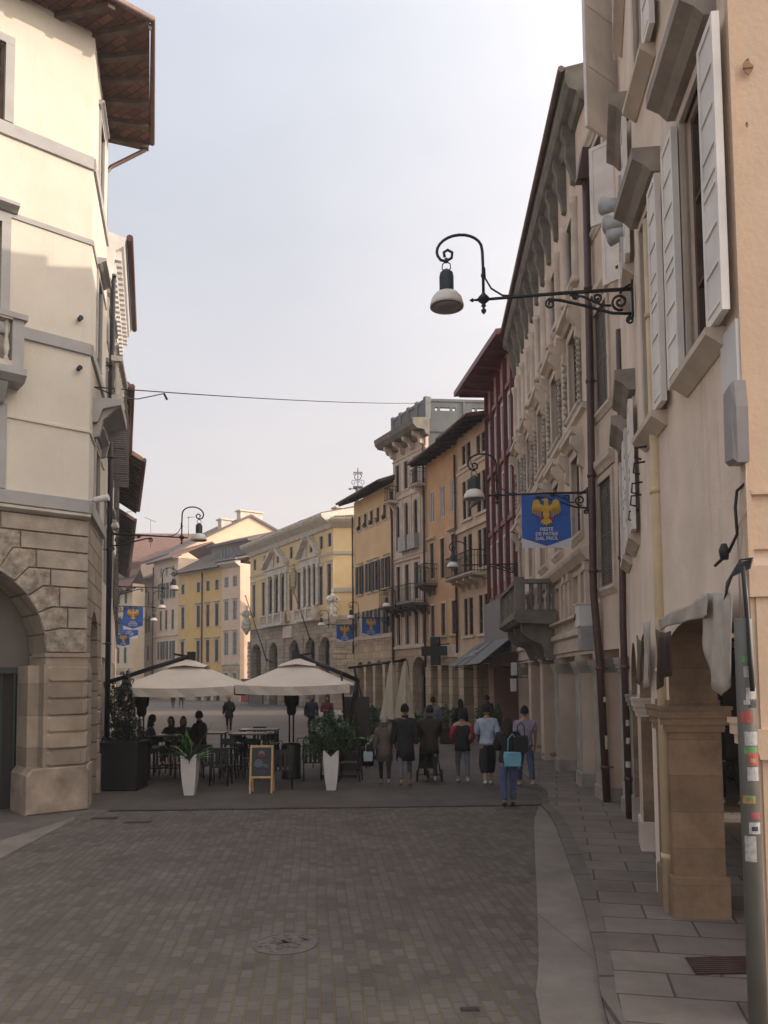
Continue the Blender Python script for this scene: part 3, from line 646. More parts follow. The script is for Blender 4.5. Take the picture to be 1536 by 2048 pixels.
for x in (1.92, 3.9): m.box(x, x+.12, -.05, 0, 15.5, 16.98)
m.build('side_parapet', S_concrete, f.root)
# ===== yellow house with dark shutters =====
f = Fac('dark_shuttered_yellow_house', 'warm yellow house with charcoal shutters and wide brown eave', e9, e8, 13.5, 10, S_ochre, B_beige)
R9 = f; f.arc = 3.6; f.zones = [4.9]
for k in range(4): a = .35+k*1.4; f.hole(a, a+1.05, 0, 3.45, .55, .52, 'a')
for u in [.95+.95*k for k in range(6)]: f.win(u-.2, u+.2, 11.6, 12.45, .14, frame=M['wood'], sur=.07, sill=.08, surm=M['trimb'])
for u, sh in ((1.0, 'open'), (2.5, 'open'), (3.5, 'open'), (4.9, 'open')): f.win(u-.26, u+.26, 7.6, 9.35, .14, frame=M['wood'], shut=sh, shm=M['greyl'], sur=.06, surm=M['trimb'], sill=.1, hood=.08, hoodp=.1)
for u in (.7, 1.9, 3.1, 4.3, 5.4): f.win(u-.22, u+.22, 5.0, 6.5, .14, frame=M['trimb'], shut='open' if u > 1 else 'left', shm=M['greyl'], sur=.05, surm=M['trimb'])
f.build(); f.columns([.2+k*1.4-.02 for k in range(5)], 2.5, .13, M['trimb'], cap=.25); f.band(4.75, 4.95, .1, M['trimb']); f.roof(1.0, 2.0, M['tileg'], he=13.6); f.pipe(f.L-.02, 0, 13, .07)
f.pipe(.02, 4, 12.6, .06, off=.12)
for k in range(16): x = .2+k*.36; m = MB(); m.box(x, x+.16, -.08, .02, 4.6, 4.75); m.build('corbel', M['trimb'], f.root)
# ===== civic palace across the square =====
f = Fac('arcaded_civic_palace', 'long yellow palace across the square with rusticated arcade, tall arched windows and broken pediments', m1, m0, 15.8, 14, S_yellow, B_rust)
MP = f; f.closed = True; f.arc = 6.35; f.zones = [7.6]; Lm = f.L
for a, b in ((502, 522), (538, 555), (578, 598), (610, 631), (639, 661)):
    ua, ub = f.uv(a, 1330)[0], f.uv(b, 1330)[0]; f.hole(ua, ub, 0, 5.95, .6, min(1.1, (ub-ua)/2), 'a')
for x in (510, 530, 557, 583, 602, 623, 643, 660):
    u = f.uv(x, 1105)[0]; f.win(u-.3, u+.3, 13.5, 14.6, .2, frame=M['wood'], sur=.1, surm=M['stonew'], mull=False, panes=0)
for x in (508, 527, 582, 598, 642, 659):
    u = f.uv(x, 1180)[0]; f.win(u-.38, u+.38, 8.7, 12.05, .25, frame=M['wood'], sur=.12, surm=M['stonew'], hood=.1, hoodp=.1)
tris = []
for xa, xb in ((537, 573), (607, 636)):
    ua, ub = f.uv(xa, 1180)[0], f.uv(xb, 1180)[0]; tris.append((ua, ub)); wd = (ub-ua)/3
    for k in range(3): c = ua+wd*(k+.5); f.win(c-wd*.34, c+wd*.34, 8.75, 12.3, .14, rise=wd*.34, frame=M['iron'])
f.build()
for ua, ub in tris:
    wd = (ub-ua)/3
    for k in range(4):
        c = ua+wd*k
        for dx in (-.11, .11):
            m = MB(); m.lathe([(.13, 0), (.13, .12), (.09, .2), (.08, 3.3), (.11, 3.45), (.12, 3.6)], (c+dx, -.10, 8.75), 12); m.build('column', M['stonew'], f.root)
    m = MB(); m.mould(ua-.5, ub+.5, [(-.2, 12.36), (-.2, 12.9), (-.35, 12.95), (-.35, 13.08), (.02, 13.08), (.02, 12.36)]); m.build('entablature', M['stonew'], f.root)
    cm = (ua+ub)/2; hw = (ub-ua)/2+.6
    for sg in (-1, 1):       # the two raking halves of the broken pediment
        m = MB(); m.prism([(cm+sg*hw, 13.12), (cm+sg*hw, 13.4), (cm+sg*.55, 14.9), (cm+sg*.55, 14.55)][::sg], -.6, .0); m.prism([(cm+sg*(hw-.4), 13.12), (cm+sg*.7, 14.4), (cm+sg*.7, 13.12)][::sg], -.15, 0)
        m.build('pediment', M['stonew'], f.root)
    bl = MB(); bl.box(ua-.5, ub+.5, -.75, .02, 7.42, 7.6); bl = bl.build('balcony', M['stonew'], f.root)
    balustrade(bl, ua-.4, ub+.4, -.62, 7.61, 8.55, M['stonew'], 22)
    for x in (ua-.45, (2*ua+ub)/3, (ua+2*ub)/3, ub+.45): m = MB(); m.box(x-.16, x+.16, -.78, -.46, 7.6, 8.65); m.build('pier', M['stonew'], bl)
f.moulding('cornice', [(-1.0, 15.75), (-1.15, 15.95), (-1.15, 16.1), (7, 18.2), (7, 17), (.02, 16), (.02, 14.95), (-.2, 15.0), (-.35, 15.35), (-.6, 15.5)], M['stonew'])
f.moulding('roof', [(-1.05, 16.13), (-1.05, 16.2), (7, 18.4), (15, 16.2), (15, 16.1), (7, 18.25)], M['tileg'])
f.band(7.4, 7.62, .12, M['stonew']); f.band(12.75, 13.0, .04, plain('yellow_grey_band', (.42, .36, .25), .85))
for k in range(6):   # rusticated piers
    pa = [f.uv(x, 1330)[0] for x in (499, 530, 566, 604, 635, 665)][k]
    m = MB()
    for j in range(15): z0 = .0+j*.42; m.box(pa-.34-(.06 if j % 2 else 0), pa+.34+(.06 if j % 2 else 0), -.10, .02, z0+.015, z0+.405, 0, .03)
    m.build('rusticated_pier', B_rust, f.root)
m = MB(); m.box(Lm*.47, Lm*.47+1.9, -.25, .02, 6.2, 7.3, 0, .05); m.build('plaque', M['trimb'], f.root)
m = MB(); m.box(Lm*.475, Lm*.475+1.2, -.3, .02, 7.7, 8.6); m.box(Lm*.475+.2, Lm*.475+1.0, -.32, -.29, 7.8, 8.5, 1); m.build('plaque', [M['stonew'], plain('terracotta_panel', (.35, .18, .1), .8)], f.root)
m = MB(); uc = f.uv(589, 1150)[0]   # carved coat of arms: shield and crest relief
m.prism([(uc-.45, 12.2), (uc-.5, 11.4), (uc-.3, 10.8), (uc, 10.5), (uc+.3, 10.8), (uc+.5, 11.4), (uc+.45, 12.2)], -.22, .02, 0, .06)
for j in range(40): a = rnd.uniform(0, 2*PI); rr = rnd.uniform(.5, .8); m.lathe([(0, -.12), (.11, 0), (0, .12)], (uc+rr*math.cos(a)*.75, -.15, 11.5+rr*1.7*math.sin(a)), 6)
m.build('carved_arms', plain('gilt_stone', (.32, .27, .13), .7, 0, .35, 5), f.root)
for j, (x, w_) in enumerate(((530, .8), (592, .7))):
    u = f.uv(x, 1100)[0]; m = MB(); m.box(u-w_/2, u+w_/2, 4, 4.7, 16.5, 18.4); m.box(u-w_/2-.15, u+w_/2+.15, 3.85, 4.85, 18.4, 18.55); m.build('chimney', M['trimb'], f.root)
# side face of the palace towards the side street (shorter turn of the same walls)
m = MB(); T = Matrix.Rotation(-f.ang, 4, 'Z'); m.T = Matrix.Translation((Lm, 0, 0)) @ T
m.box(.02, 9, .02, 6, 7.6, 15.5, 0); m.box(.02, 9, -.03, 5.9, 0, 7.6, 1); m.box(0, 9, -.08, .01, 12.75, 13.0, 2); m.box(0, 9, -.08, .01, 9.6, 9.95, 2); m.box(-.1, 9, -.12, .01, 7.3, 7.65, 2)
for j in range(14): m.box(-.1, .95+(.2 if j % 2 else 0), -.12, -.02, j*.5+.02, j*.5+.48, 1, .03)
m.mould(-.2, 9.2, [(-.6, 15.4), (-.75, 15.6), (-.75, 15.75), (.5, 15.8), (.5, 15.0), (-.1, 15.0)], 2)
m.build('side_wall', [S_yellow, B_rust, plain('grey_side_band', (.38, .34, .27), .85)], f.root)
# ===== far row, left of the square =====
f = Fac('pink_narrow_house', 'narrow pink house standing left of the arcaded palace', k1, k0, 15.6, 9, S_pink, B_beige)
PKF = f; f.zones = [4.2]
for x in (453, 470):
    u = f.uv(x, 1200)[0]
    for z0, z1 in ((1.5, 3.2), (5.2, 7.8), (9.2, 11.4), (13.0, 14.2)): f.win(u-.34, u+.34, z0, z1, .15, frame=M['trim'], glass=M['glassb'], sur=.12, surm=M['stonew'], hood=.1 if z0 > 5 and z0 < 12 else 0)
f.build(sidemat=0); f.band(4.1, 4.4, .1, M['stonew']); f.moulding('cornice', [(-.7, 15.6), (-.8, 15.85), (.02, 15.9), (.02, 15.2)], M['stonew']); f.roof(.8, 1.2, M['tileg'], he=16.1, gut=M['zinc'])
f = Fac('deep_yellow_house', 'deep yellow four-storey house across the square with white framed windows', y1, k1, 15.6, 9, S_yel2, B_beige)
Y2F = f; f.zones = [1.2]; f.arc = None
for x in (366, 397, 416, 434):
    u = f.uv(x, 1200)[0]
    f.win(u-.34, u+.34, 12.9, 14.1, .18, frame=M['wood'], sur=.1, surm=M['stonew'], mull=False, panes=0)
    f.win(u-.34, u+.34, 8.7, 11.3, .18, frame=M['wood'], sur=.12, surm=M['stonew'], hood=.14, hoodp=.25, sill=.1)
    f.win(u-.34, u+.34, 4.5, 7.1, .18, frame=M['wood'], sur=.12, surm=M['stonew'], hood=.14, hoodp=.25, sill=.1)
    f.hole(u-.6, u+.6, 0, 3.4, .4, .6)
f.build(); f.pipe(f.uv(405, 1200)[0], 3, 15.2, .09); f.roof(.9, 2.6, M['tileg'], he=15.7, gut=M['zinc'])
for x0, x1, py in ((404, 436, 1138), (447, 483, 1120)):
    pass
m = MB(); ua, ub = f.L*.42, f.L+2.2    # attic with its glazed strip behind the eave
m.box(ua, ub, 2.2, 8, 16.2, 18.6, 0)
m.mould(ua-.3, ub+.4, [(1.7, 18.55), (1.7, 18.8), (6, 20.2), (10, 19), (10, 18.6)], 1)
for k in range(10): a = ua+.4+k*(ub-ua-.8)/10; m.box(a+.08, a+(ub-ua-.8)/10-.08, 2.14, 2.2, 17.0, 18.1, 2)
m.build('attic', [plain('brown_attic_wood', (.17, .11, .08), .8), M['tileg'], M['glassb']], f.root)
f = Fac('pale_pink_house', 'pale pink house with green shutters left of the deep yellow house', t1, y1, 17.6, 9, S_pink, B_beige)
P3F = f; f.zones = [4.4]
for x in (322, 333, 346):
    u = f.uv(x, 1200)[0]
    for z0, z1, sh in ((5.0, 7.3, 'open'), (8.8, 11.2, 'closed'), (12.7, 14.7, 'open'), (15.6, 16.7, None)):
        f.win(u-.3, u+.3, z0, z1, .15, frame=M['trim'], shut=sh, shm=M['green'], sur=.06, surm=M['stonew'], sill=.1)
f.build(); f.band(7.9, 8.1, .15, M['stonew']); f.roof(.9, 2.2, M['tile'], he=17.7); f.pipe(.1, 3, 17, .08)
p4 = seg(t1, 284, -.9)
f = Fac('cream_house_under_roof', 'cream house with green shutters between the pale pink house and the corner house', p4, t1, 15.8, 9, stucco('light_cream', (.50, .42, .31), .2))
for x in (289, 297):
    u = f.uv(x, 1200)[0]
    for z0, z1, sh in ((5.0, 7.0, 'closed'), (8.6, 10.8, 'open'), (12.3, 14.0, 'closed')): f.win(u-.3, u+.3, z0, z1, .15, frame=M['trim'], shut=sh, shm=M['green'], sur=.06, surm=M['stonew'])
f.build(); f.roof(.9, 2.2, M['tile'])
p5c = colp(263, 100); p5l = seg(p5c, 222, -1.0); p5r = (p5c[0]+2.3, p5c[1]+3.2)
f = Fac('corner_cream_house', 'pale cream corner house at the far left, white shop sign on its ground floor', p5l, p5c, 14.6, 1.7, stucco('pale_cream', (.58, .48, .34), .2), B_beige)
f.zones = [4.0]; P5F = f
for x in (238, 252):
    u = f.uv(x, 1200)[0]
    for z0, z1, sh in ((4.6, 6.6, 'closed'), (8.4, 10.6, 'open'), (12.2, 13.5, 'closed')): f.win(u-.33, u+.33, z0, z1, .15, frame=M['trim'], shut=sh, shm=M['green'], sur=.06, surm=M['stonew'])
f.win(f.uv(245, 1300)[0]-.9, f.uv(245, 1300)[0]+.9, .3, 3.6, .2, rise=.8, frame=M['wood'])
f.build(); f.roof(.8, 1.8, M['tile'])
m = MB(); ub = f.uv(238, 1300)[0]; m.box(f.L*.35, f.L*.35+2.0, -.2, -.06, 2.7, 3.1); m.box(f.L*.35+.8, f.L*.35+1.2, -.2, -.06, 1.2, 2.7); m.build('shop_sign', M['white'], f.root)
# peach gable and big tiled roof behind the far row
g0 = at(352, 1100, 112); g1 = at(556, 1100, 118)
f = Fac('peach_gabled_building', 'tall peach building whose plain gable rises above the deep yellow house', (g0.x-2, 108), (g1.x, 120), 14, 10, S_peach)
f.build()
def zz(px, py): return f.uv(px, py)
pts = [zz(335, 1112), zz(500, 1034), zz(560, 1068)]
m = MB(); m.prism([(pts[0][0], 13.9), pts[0], pts[1], pts[2], (pts[2][0], 13.9)], -.02, 10); m.build('gable_wall', S_peach, f.root)
m = MB()
for p, q in ((pts[0], pts[1]), (pts[1], pts[2])):
    m.prism([(p[0], p[1]), (q[0], q[1]), (q[0], q[1]+.35), (p[0], p[1]+.35)], -.4, 10.2)
rf = m.build('roof', M['tileg'], f.root)
for px_, py_, w_ in ((455, 1052, 1.6), (505, 1036, 3.6)):
    u, z_ = zz(px_, py_); m = MB(); m.box(u-w_/2, u+w_/2, .3, 1.5, z_-1, z_+.9); m.box(u-w_/2-.25, u+w_/2+.25, .1, 1.7, z_+.9, z_+1.1); m.build('chimney', M['trimb'], rf)
b0 = at(215, 1100, 125); b1 = at(425, 1100, 125)
f = Fac('broad_tiled_roof_building', 'broad reddish tiled roof rising behind the far row of houses', (b0.x-6, 122), (b1.x, 124), 17, 16, S_peach)
f.build(); BR = f
m = MB(); za = f.uv(300, 1110)[1]; zb = f.uv(300, 1056)[1]
m.mould(-.5, f.L+.5, [(-1, za-1.4), (-1, za-1.1), (8, zb+.6), (17, za), (17, za-.5), (8, zb)]); m.build('roof', M['tile'], f.root)

# ===== left, near: ivory corner house on a rusticated arch =====
S_iv = S_ivory; A1 = (l0[0]-1.18*4, l0[1]-4)
f = Fac('ivory_corner_house', 'ivory plastered corner house on the left with grey bands over a rusticated stone arch', A1, l0, 15.6, 6, S_iv, B_rust)
L1 = f; f.zones = [5.68]; Lf = f.L; uc, Rr, zs = 3.70, 1.74, 2.98
f.hole(uc-Rr, uc+Rr, 0, zs+Rr, 1.0, Rr, 'a'); f.arc = None
trimg = M['trim']
for z0, z1, hd in ((5.98, 7.4, 0), (9.2, 11.0, .14), (12.98, 14.5, 0)):
    f.win(3.5, 4.5, z0, z1, .22, frame=M['wood'], surm=trimg, sur=.16, hood=hd, hoodp=.22)
    f.win(1.2, 2.2, z0, z1, .22, frame=M['wood'], surm=trimg, sur=.16, hood=hd, hoodp=.22)
f.build()
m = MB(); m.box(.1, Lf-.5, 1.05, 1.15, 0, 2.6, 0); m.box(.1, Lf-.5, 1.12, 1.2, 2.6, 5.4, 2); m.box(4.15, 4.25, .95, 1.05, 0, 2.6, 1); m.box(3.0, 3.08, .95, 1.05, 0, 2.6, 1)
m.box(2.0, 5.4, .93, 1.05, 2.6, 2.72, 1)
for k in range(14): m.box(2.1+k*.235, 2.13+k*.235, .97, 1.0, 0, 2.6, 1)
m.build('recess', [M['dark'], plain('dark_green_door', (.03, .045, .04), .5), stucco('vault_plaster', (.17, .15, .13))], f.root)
f.band(12.68, 12.95, .05, trimg); f.band(11.12, 11.24, .03, trimg); f.band(8.86, 9.1, .05, trimg); f.band(7.3, 7.37, .03, S_iv); f.band(5.7, 5.96, .07, trimg)
f.moulding('ledge', [(-.16, 5.62), (-.16, 5.67), (.02, 5.69), (.02, 5.56), (-.05, 5.57)], M['stonew'])
# rustication: arch stones with stepped joints, then courses, pier, plinth
zj = [2.98, 3.44, 3.84, 4.23, 4.56, 4.91, 5.24, 5.56]; edge = Lf+.001; th = [0]
nv = len(zj)-1; ths = [PI/2*.92*(k/nv)**.95 for k in range(nv+1)]
def inn(t): return (uc+Rr*math.cos(t), zs+Rr*math.sin(t))
def outp(k):
    if k == 0: return (uc+Rr+.5, zs)
    t = ths[k]; dirx = math.cos(t); dz = math.sin(t); s_ = (zj[k]-zs)/dz; return (uc+s_*dirx, zj[k])
hs = MB()
for k in range(nv):
    p, q = outp(k), outp(k+1); J = max(p[0], q[0])+(.12 if k else .0)
    if k == 0: J = edge
    tm = (ths[k]+ths[k+1])/2; v = MB()
    poly = [inn(ths[k]), p, (J, zj[k]), (J, zj[k+1]), q, inn(ths[k+1]), inn(tm)]
    g = .014; poly = [(a, b+(g if j in (0, 1, 2) else -g)) for j, (a, b) in enumerate(poly)]
    v.prism(poly, -.055, .0, 0, .014); v.build('arch_stone', plain('pitted_stone', (.35, .30, .24), .92, 0, .5, 9, .8), f.root)
    if k: hs.prism([(J+.018, zj[k]+.014), (edge, zj[k]+.014), (edge, zj[k+1]-.014), (J+.018, zj[k+1]-.014)], -.06, 0, 0, .016)
hs.build('stone_course', plain('smooth_stone', (.36, .31, .25), .9, 0, .3, 3, .5), f.root)
ps = plain('smooth_stone', (.36, .315, .25)); pr = MB()
for k in range(6): z0 = .85+k*.315; pr.box(5.46, edge+.03, -.09, .7, z0+.016, z0+.299, 0, .035)
pr.box(5.40, edge+.01, -.045, .72, .8, 2.76); pr.box(5.42, edge+.02, -.05, .7, 2.74, 2.90); pr.box(5.40, edge+.05, -.08, .72, 2.90, 2.975)
pr.box(5.2, 5.47, .25, .9, .0, 2.74)
pr.build('pier', blocks('pier_stone', (.34, .28, .22), 3, .6, .004, .2, pit=.3), f.root)
pr = MB(); pr.prism([(5.1, 0), (edge+.06, 0), (edge+.06, .72), (edge-.02, .84), (5.2, .84), (5.1, .72)], -.13, .85, 0, .04); pr.build('plinth', plain('rust_stained_stone', (.32, .255, .20), .92, 0, .5, 2.2, .6), f.root)
for zz_ in (9.55, 8.55):
    m = MB(); m.tube([(5.95, .02, zz_), (5.95, -.12, zz_)], [.035, .05], 8); m.build('wall_hook', M['iron'], f.root)
# balcony with stone balusters
off = .5; u1b = f.uv(47, 720, off)[0]; bl = MB()
bl.mould(u1b-2.2, u1b+.05, [(-off-.05, 7.98), (-off-.05, 8.1), (.02, 8.1), (.02, 7.86), (-off+.08, 7.88)])
for x in (u1b-.3, u1b-2.0): bl.mould(x-.08, x+.08, [(-off+.1, 7.86), (.02, 7.86), (.02, 7.5), (-.15, 7.55), (-.3, 7.72)])
bl = bl.build('balcony', trimg, f.root); balustrade(bl, u1b-2.0, u1b-.2, -off+.06, 8.11, 9.08, M['stonew'], 11)
m = MB(); m.box(u1b-.2, u1b, -off-.02, -off+.16, 8.1, 9.0); m.box(u1b-.14, u1b-.02, -off+.16, 0, 8.1, 8.9); m.box(u1b-2.3, u1b+.05, -off-.07, -off+.2, 9.0, 9.1); m.build('end_pier', trimg, bl)
# its street side (second front of the same house)
f2 = Fac('side_front', '', l0, l1, 15.45, 6, S_iv, B_rust); f2.zones = [5.68]
r2 = f2.root;
f2.win(1.0, 1.75, 12.98, 14.5, .15, frame=M['wood'], surm=trimg, sur=.12, hood=.1, hoodp=.12)
f2.win(1.0, 1.75, 9.2, 11.0, .15, frame=M['wood'], surm=trimg, sur=.12, hood=.14, hoodp=.2)
f2.win(1.0, 1.75, 5.98, 7.4, .15, frame=M['wood'], surm=trimg, sur=.12, hood=.14, hoodp=.2)
f2.hole(.75, 2.1, 0, 3.9, .5, .65, 'a')
f2.build(sides=(False, False))
f2.band(12.68, 12.95, .05, trimg); f2.band(11.12, 11.24, .03, trimg); f2.band(8.86, 9.1, .05, trimg); f2.band(7.3, 7.37, .03, S_iv); f2.band(5.7, 5.96, .07, trimg)
m = MB(); m.box(.7, 2.2, .52, .6, 0, 3.95); m.build('dark_entrance', M['dark'], r2)
for xa, xb in ((.02, .62), (2.25, 2.8)):
    pr = MB(); pr.box(xa-.03, xb+.04, -.08, .02, 0, .84); pr.box(xa+.03, xb-.03, -.03, .02, .84, 2.8)
    for k in range(6): z0 = .85+k*.315; pr.box(xa, xb, -.05, .02, z0+.012, z0+.303, 0, .02)
    pr.build('pier', ps, r2)
m = MB(); m.mould(.5, 2.3, [(-.55, 8.1), (-.55, 8.22), (.02, 8.22), (.02, 7.7), (-.1, 7.72), (-.2, 8.0)])
for x in (.6, 2.1): m.mould(x, x+.16, [(-.5, 8.1), (.02, 8.1), (.02, 7.4), (-.12, 7.45), (-.2, 7.8)])
b2 = m.build('balcony', trimg, r2); balustrade(b2, .55, 2.25, -.45, 8.23, 9.15, M['stonew'], 9)
# move every part of that side front under the one house
bpy.context.view_layer.update()
inv = f.root.matrix_world.inverted() @ r2.matrix_world
for ch in list(r2.children):
    ch.parent = f.root; ch.matrix_parent_inverse = Matrix(); ch.matrix_basis = inv @ ch.matrix_basis
bpy.data.objects.remove(r2)
# eaves: hipped roof round the corner, with tile planks seen from below
ec = at(299, 45, 15.27); zE = ec.z
fr = f.root
def loc(p): q = fr.matrix_world.inverted() @ Vector(p); return (q.x, q.y, q.z)
ydep = 18.7; es = at(299, 290, ydep)
dfr = Vector((-1.18, -1, 0)).normalized(); wc = Vector((l0[0], l0[1], 0)); w2 = Vector((l1[0], l1[1], 0))
E0 = Vector((ec.x, ec.y, zE)); EF = E0+dfr*9; EF.z = zE; ES = Vector((es.x, es.y, es.z))
zi = 15.62; Wc = Vector((wc.x, wc.y, zi)); WF = wc+dfr*9; WF.z = zi; WS = Vector((w2.x, w2.y, 15.42))
rg = Vector((wc.x-3.2, wc.y-.5, 18.2)); RF = rg+dfr*8; RS = Vector((w2.x-2.6, w2.y, 18.2))
m = MB();
def qd(a, b, c, d, mi=0): m.face([loc(a), loc(b), loc(c), loc(d)], mi)
up = Vector((0, 0, .12))
qd(EF+up, E0+up, rg+up, RF+up); qd(E0+up, ES+up, RS+up, rg+up); qd(EF, E0, E0+up, EF+up); qd(E0, ES, ES+up, E0+up); qd(ES, RS, RS+up, ES+up)
hr = m.build('roof', M['tile'], fr)
tbrick = blocks('underside_tiles', (.15, .07, .045), .34, .17, .012, .35, flat=True, rot=R(70), bump=1.0)
m = MB(); qd(EF, WF, Wc, E0, 0); qd(E0, Wc, WS, ES, 0); m.build('tile_soffit', tbrick, hr)
m = MB()
for k in range(6):
    t = k/5.0; a = E0.lerp(ES, t); b = Wc.lerp(WS, t); a = a.lerp(b, .02); dn = Vector((0, 0, -.12)); sd_ = (ES-E0).normalized()*.07
    for q in ((a-sd_+dn, b-sd_+dn, b+sd_+dn, a+sd_+dn), (a-sd_+dn, a-sd_, b-sd_, b-sd_+dn), (a+sd_+dn, b+sd_+dn, b+sd_, a+sd_), (a-sd_+dn, a+sd_+dn, a+sd_, a-sd_)): m.face([loc(p) for p in q])
for k in range(12):
    t = k*.75; a = E0+dfr*t; b = Wc+dfr*t; a = a.lerp(b, .02); sd_ = dfr*.07; dn = Vector((0, 0, -.12))
    for q in ((a-sd_+dn, b-sd_+dn, b+sd_+dn, a+sd_+dn), (a-sd_+dn, a-sd_, b-sd_, b-sd_+dn), (a+sd_+dn, b+sd_+dn, b+sd_, a+sd_), (a-sd_+dn, a+sd_+dn, a+sd_, a-sd_)): m.face([loc(p) for p in q])
m.build('rafters', M['wood'], hr)
m = MB(); o_ = Vector((.06, 0, .04)); m.tube([loc(p) for p in (EF+o_, E0+o_*1.2, ES+o_)], .07, 8); m.build('gutter', M['cop'], hr)
pt = [at(298, 282, ydep-.05), at(290, 300, ydep), at(222, 334, ydep-.1), at(212, 346, ydep-.2)]; b_ = pt[-1]
m = MB(); m.tube([loc(p) for p in pt+[Vector((b_.x, b_.y, 0.1))]], .05, 8); m.build('downpipe', M['cop'], fr)
# ===== left side houses further along =====
f = Fac('dentilled_house', 'pale house on the left with a white dentilled cornice, behind the ivory corner house', l1, l2, 12.6, 6, S_iv)
LL2 = f
for z0, z1 in ((4.8, 6.6), (8.0, 9.9), (10.6, 11.6)):
    for u in (1.0, 2.6, 4.2): f.win(u-.4, u+.4, z0, z1, .15, frame=M['wood'], surm=trimg, sur=.1, hood=.1, hoodp=.15, shut='perp' if z0 == 8.0 else None, shm=M['taupe'])
f.hole(.5, 2.2, 0, 3.0, .3); f.hole(2.9, 4.7, 0, 3.0, .3); f.build()
m = MB(); m.box(.3, 4.9, .3, .36, 0, 3.1); m.build('shopfront', M['dark'], f.root)
f.moulding('cornice', [(-.38, 12.75), (-.44, 12.95), (.1, 13.1), (.1, 11.9), (-.1, 11.95), (-.16, 12.25), (-.2, 12.62)], M['white'])
m = MB()
for k in range(18): x = .1+k*.29; m.box(x, x+.14, -.33, -.05, 12.44, 12.66); m.box(x, x+.14, -.22, -.06, 12.1, 12.3)
m.build('dentils', M['white'], f.root); m = MB(); m.tube([(0, -.52, 12.98), (f.L, -.52, 12.98)], .08, 8); m.build('gutter', M['brownp'], f.root)
f.pipe(.25, .1, 12.3, .06, M['iron'], .14)
f = LL3 = Fac('plain_street_house', 'ochre plastered house with a small tiled hip roof, third along the left side', l2, l3, 11.2, 6, S_cream)
for z0, z1 in ((4.6, 6.2), (7.6, 9.4)):
    for u in (1.2, 3.2, 5.4): f.win(u-.4, u+.4, z0, z1, .15, frame=M['wood'], surm=trimg, sur=.1, shut='open', shm=M['taupe'])
f.hole(.6, 3.0, 0, 3, .3); f.hole(3.8, 6.3, 0, 3, .3); f.build(); f.roof(.42, 1.6); m = MB(); m.box(.4, 6.6, .3, .36, 0, 3.1); m.build('shopfront', M['dark'], f.root)
f = LL4 = Fac('deep_eaved_house', 'house on the left with very deep dark timber eaves overhanging the street', l3, l4, 11.0, 6, S_orange)
for z0, z1 in ((4.6, 6.2), (7.6, 9.4)):
    for u in (1.4, 3.8, 6.2, 8.4): f.win(u-.4, u+.4, z0, z1, .15, frame=M['wood'], surm=trimg, sur=.1, shut='open', shm=M['greyl'])
f.hole(.6, 4.0, 0, 3, .3); f.hole(5, 8.8, 0, 3, .3); f.build(); f.roof(.95, 2.0, he=11.2, ends=.1); m = MB(); m.box(.4, 9, .3, .36, 0, 3.1); m.build('shopfront', M['dark'], f.root)
l5 = colp(231.5, 60)
f = LL5 = Fac('far_left_house', 'last house on the left side before the square opens', l4, l5, 10.6, 6, S_cream)
for z0, z1 in ((4.6, 6.2), (7.6, 9.2)):
    for u in (2, 5.5, 9, 12.5, 16): f.win(u-.4, u+.4, z0, z1, .15, frame=M['wood'], surm=trimg, sur=.1, shut='open', shm=M['greyl'])
f.build(); f.roof(.8, 2)
# unseen block added beyond the yellow house to narrow the strip of sun
f = Fac('unseen_sun_blocker', 'unseen house block added behind the yellow house to narrow the sun strip', (2.2, 61.5), (18, 61.5), 12, 4, S_tan)
f.win(1.2, 2.2, 4, 6, .15, shut='open', shm=M['green']); f.win(4.2, 5.2, 4, 6, .15, shut='open', shm=M['green']); f.build(); f.roof(.5, 1)
# ---------------- ground ----------------
gm = blocks('slab_paving', (.14, .123, .112), .9, .45, .010, .10, flat=True, rot=R(8), bump=.3, mc=.7, warp=.02)
g = MB(); g.face([(-250, -60, 0), (250, -60, 0), (250, 400, 0), (-250, 400, 0)]); structure(g.build('ground', gm))
def flat(name, pts, z, mat, kind='structure'):
    m = MB(); m.face([(p[0], p[1], z) for p in pts]); o = m.build(name, mat); o['kind'] = kind; return o
dL, dR = G(160, 1624), G(1092, 1611)
def cat(pts, n=18):
    out = []
    P_ = [Vector(p) for p in pts]; P_ = [P_[0]*2-P_[1]]+P_+[P_[-1]*2-P_[-2]]; segs = len(P_)-3
    for k in range(n+1):
        t = k/n*segs; i = min(int(t), segs-1); t -= i; a, b, c, d = P_[i:i+4]
        q = .5*((2*b)+(c-a)*t+(2*a-5*b+4*c-d)*t*t+(3*b-a-3*c+d)*t**3); out.append(tuple(q))
    return out
def edge(pts, x0, xn): q = [G(*p) for p in pts]; return cat([(x0, dR.y)]+[(p.x, p.y) for p in q]+[(xn, 3)])
gut = edge([(1069, 1640), (1070, 1700), (1074, 1800), (1078, 1920), (1082, 2048)], dR.x-.12, 1.02)
guo = edge([(1104, 1640), (1128, 1700), (1162, 1800), (1192, 1920), (1215, 2048)], G(1094, 1622).x, 1.25)
kro = edge([(1126, 1640), (1158, 1700), (1194, 1800), (1222, 1920), (1248, 2048)], G(1112, 1622).x, 1.36)
lsA, lsB = G(0, 1718), G(148, 1640)
cob = blocks('porphyry_setts', (.122, .107, .098), .19, .11, .010, .2, flat=True, rot=R(-95), bump=1.0, mc=1.12, warp=.06, rough=.8, mcc=(1.0, .9, .62))
flat('road', [(-9, 3), (gut[-1][0], 3)]+[p for p in reversed(gut[:-1])]+[(dL.x, dL.y), (lsB.x, lsB.y), (lsA.x, lsA.y), (-9, 6.0)], .004, cob)
band = blocks('pale_gutter_stone', (.21, .185, .165), 6.0, 3.0, .006, .08, flat=True, rot=R(80), bump=.25, mc=.6)
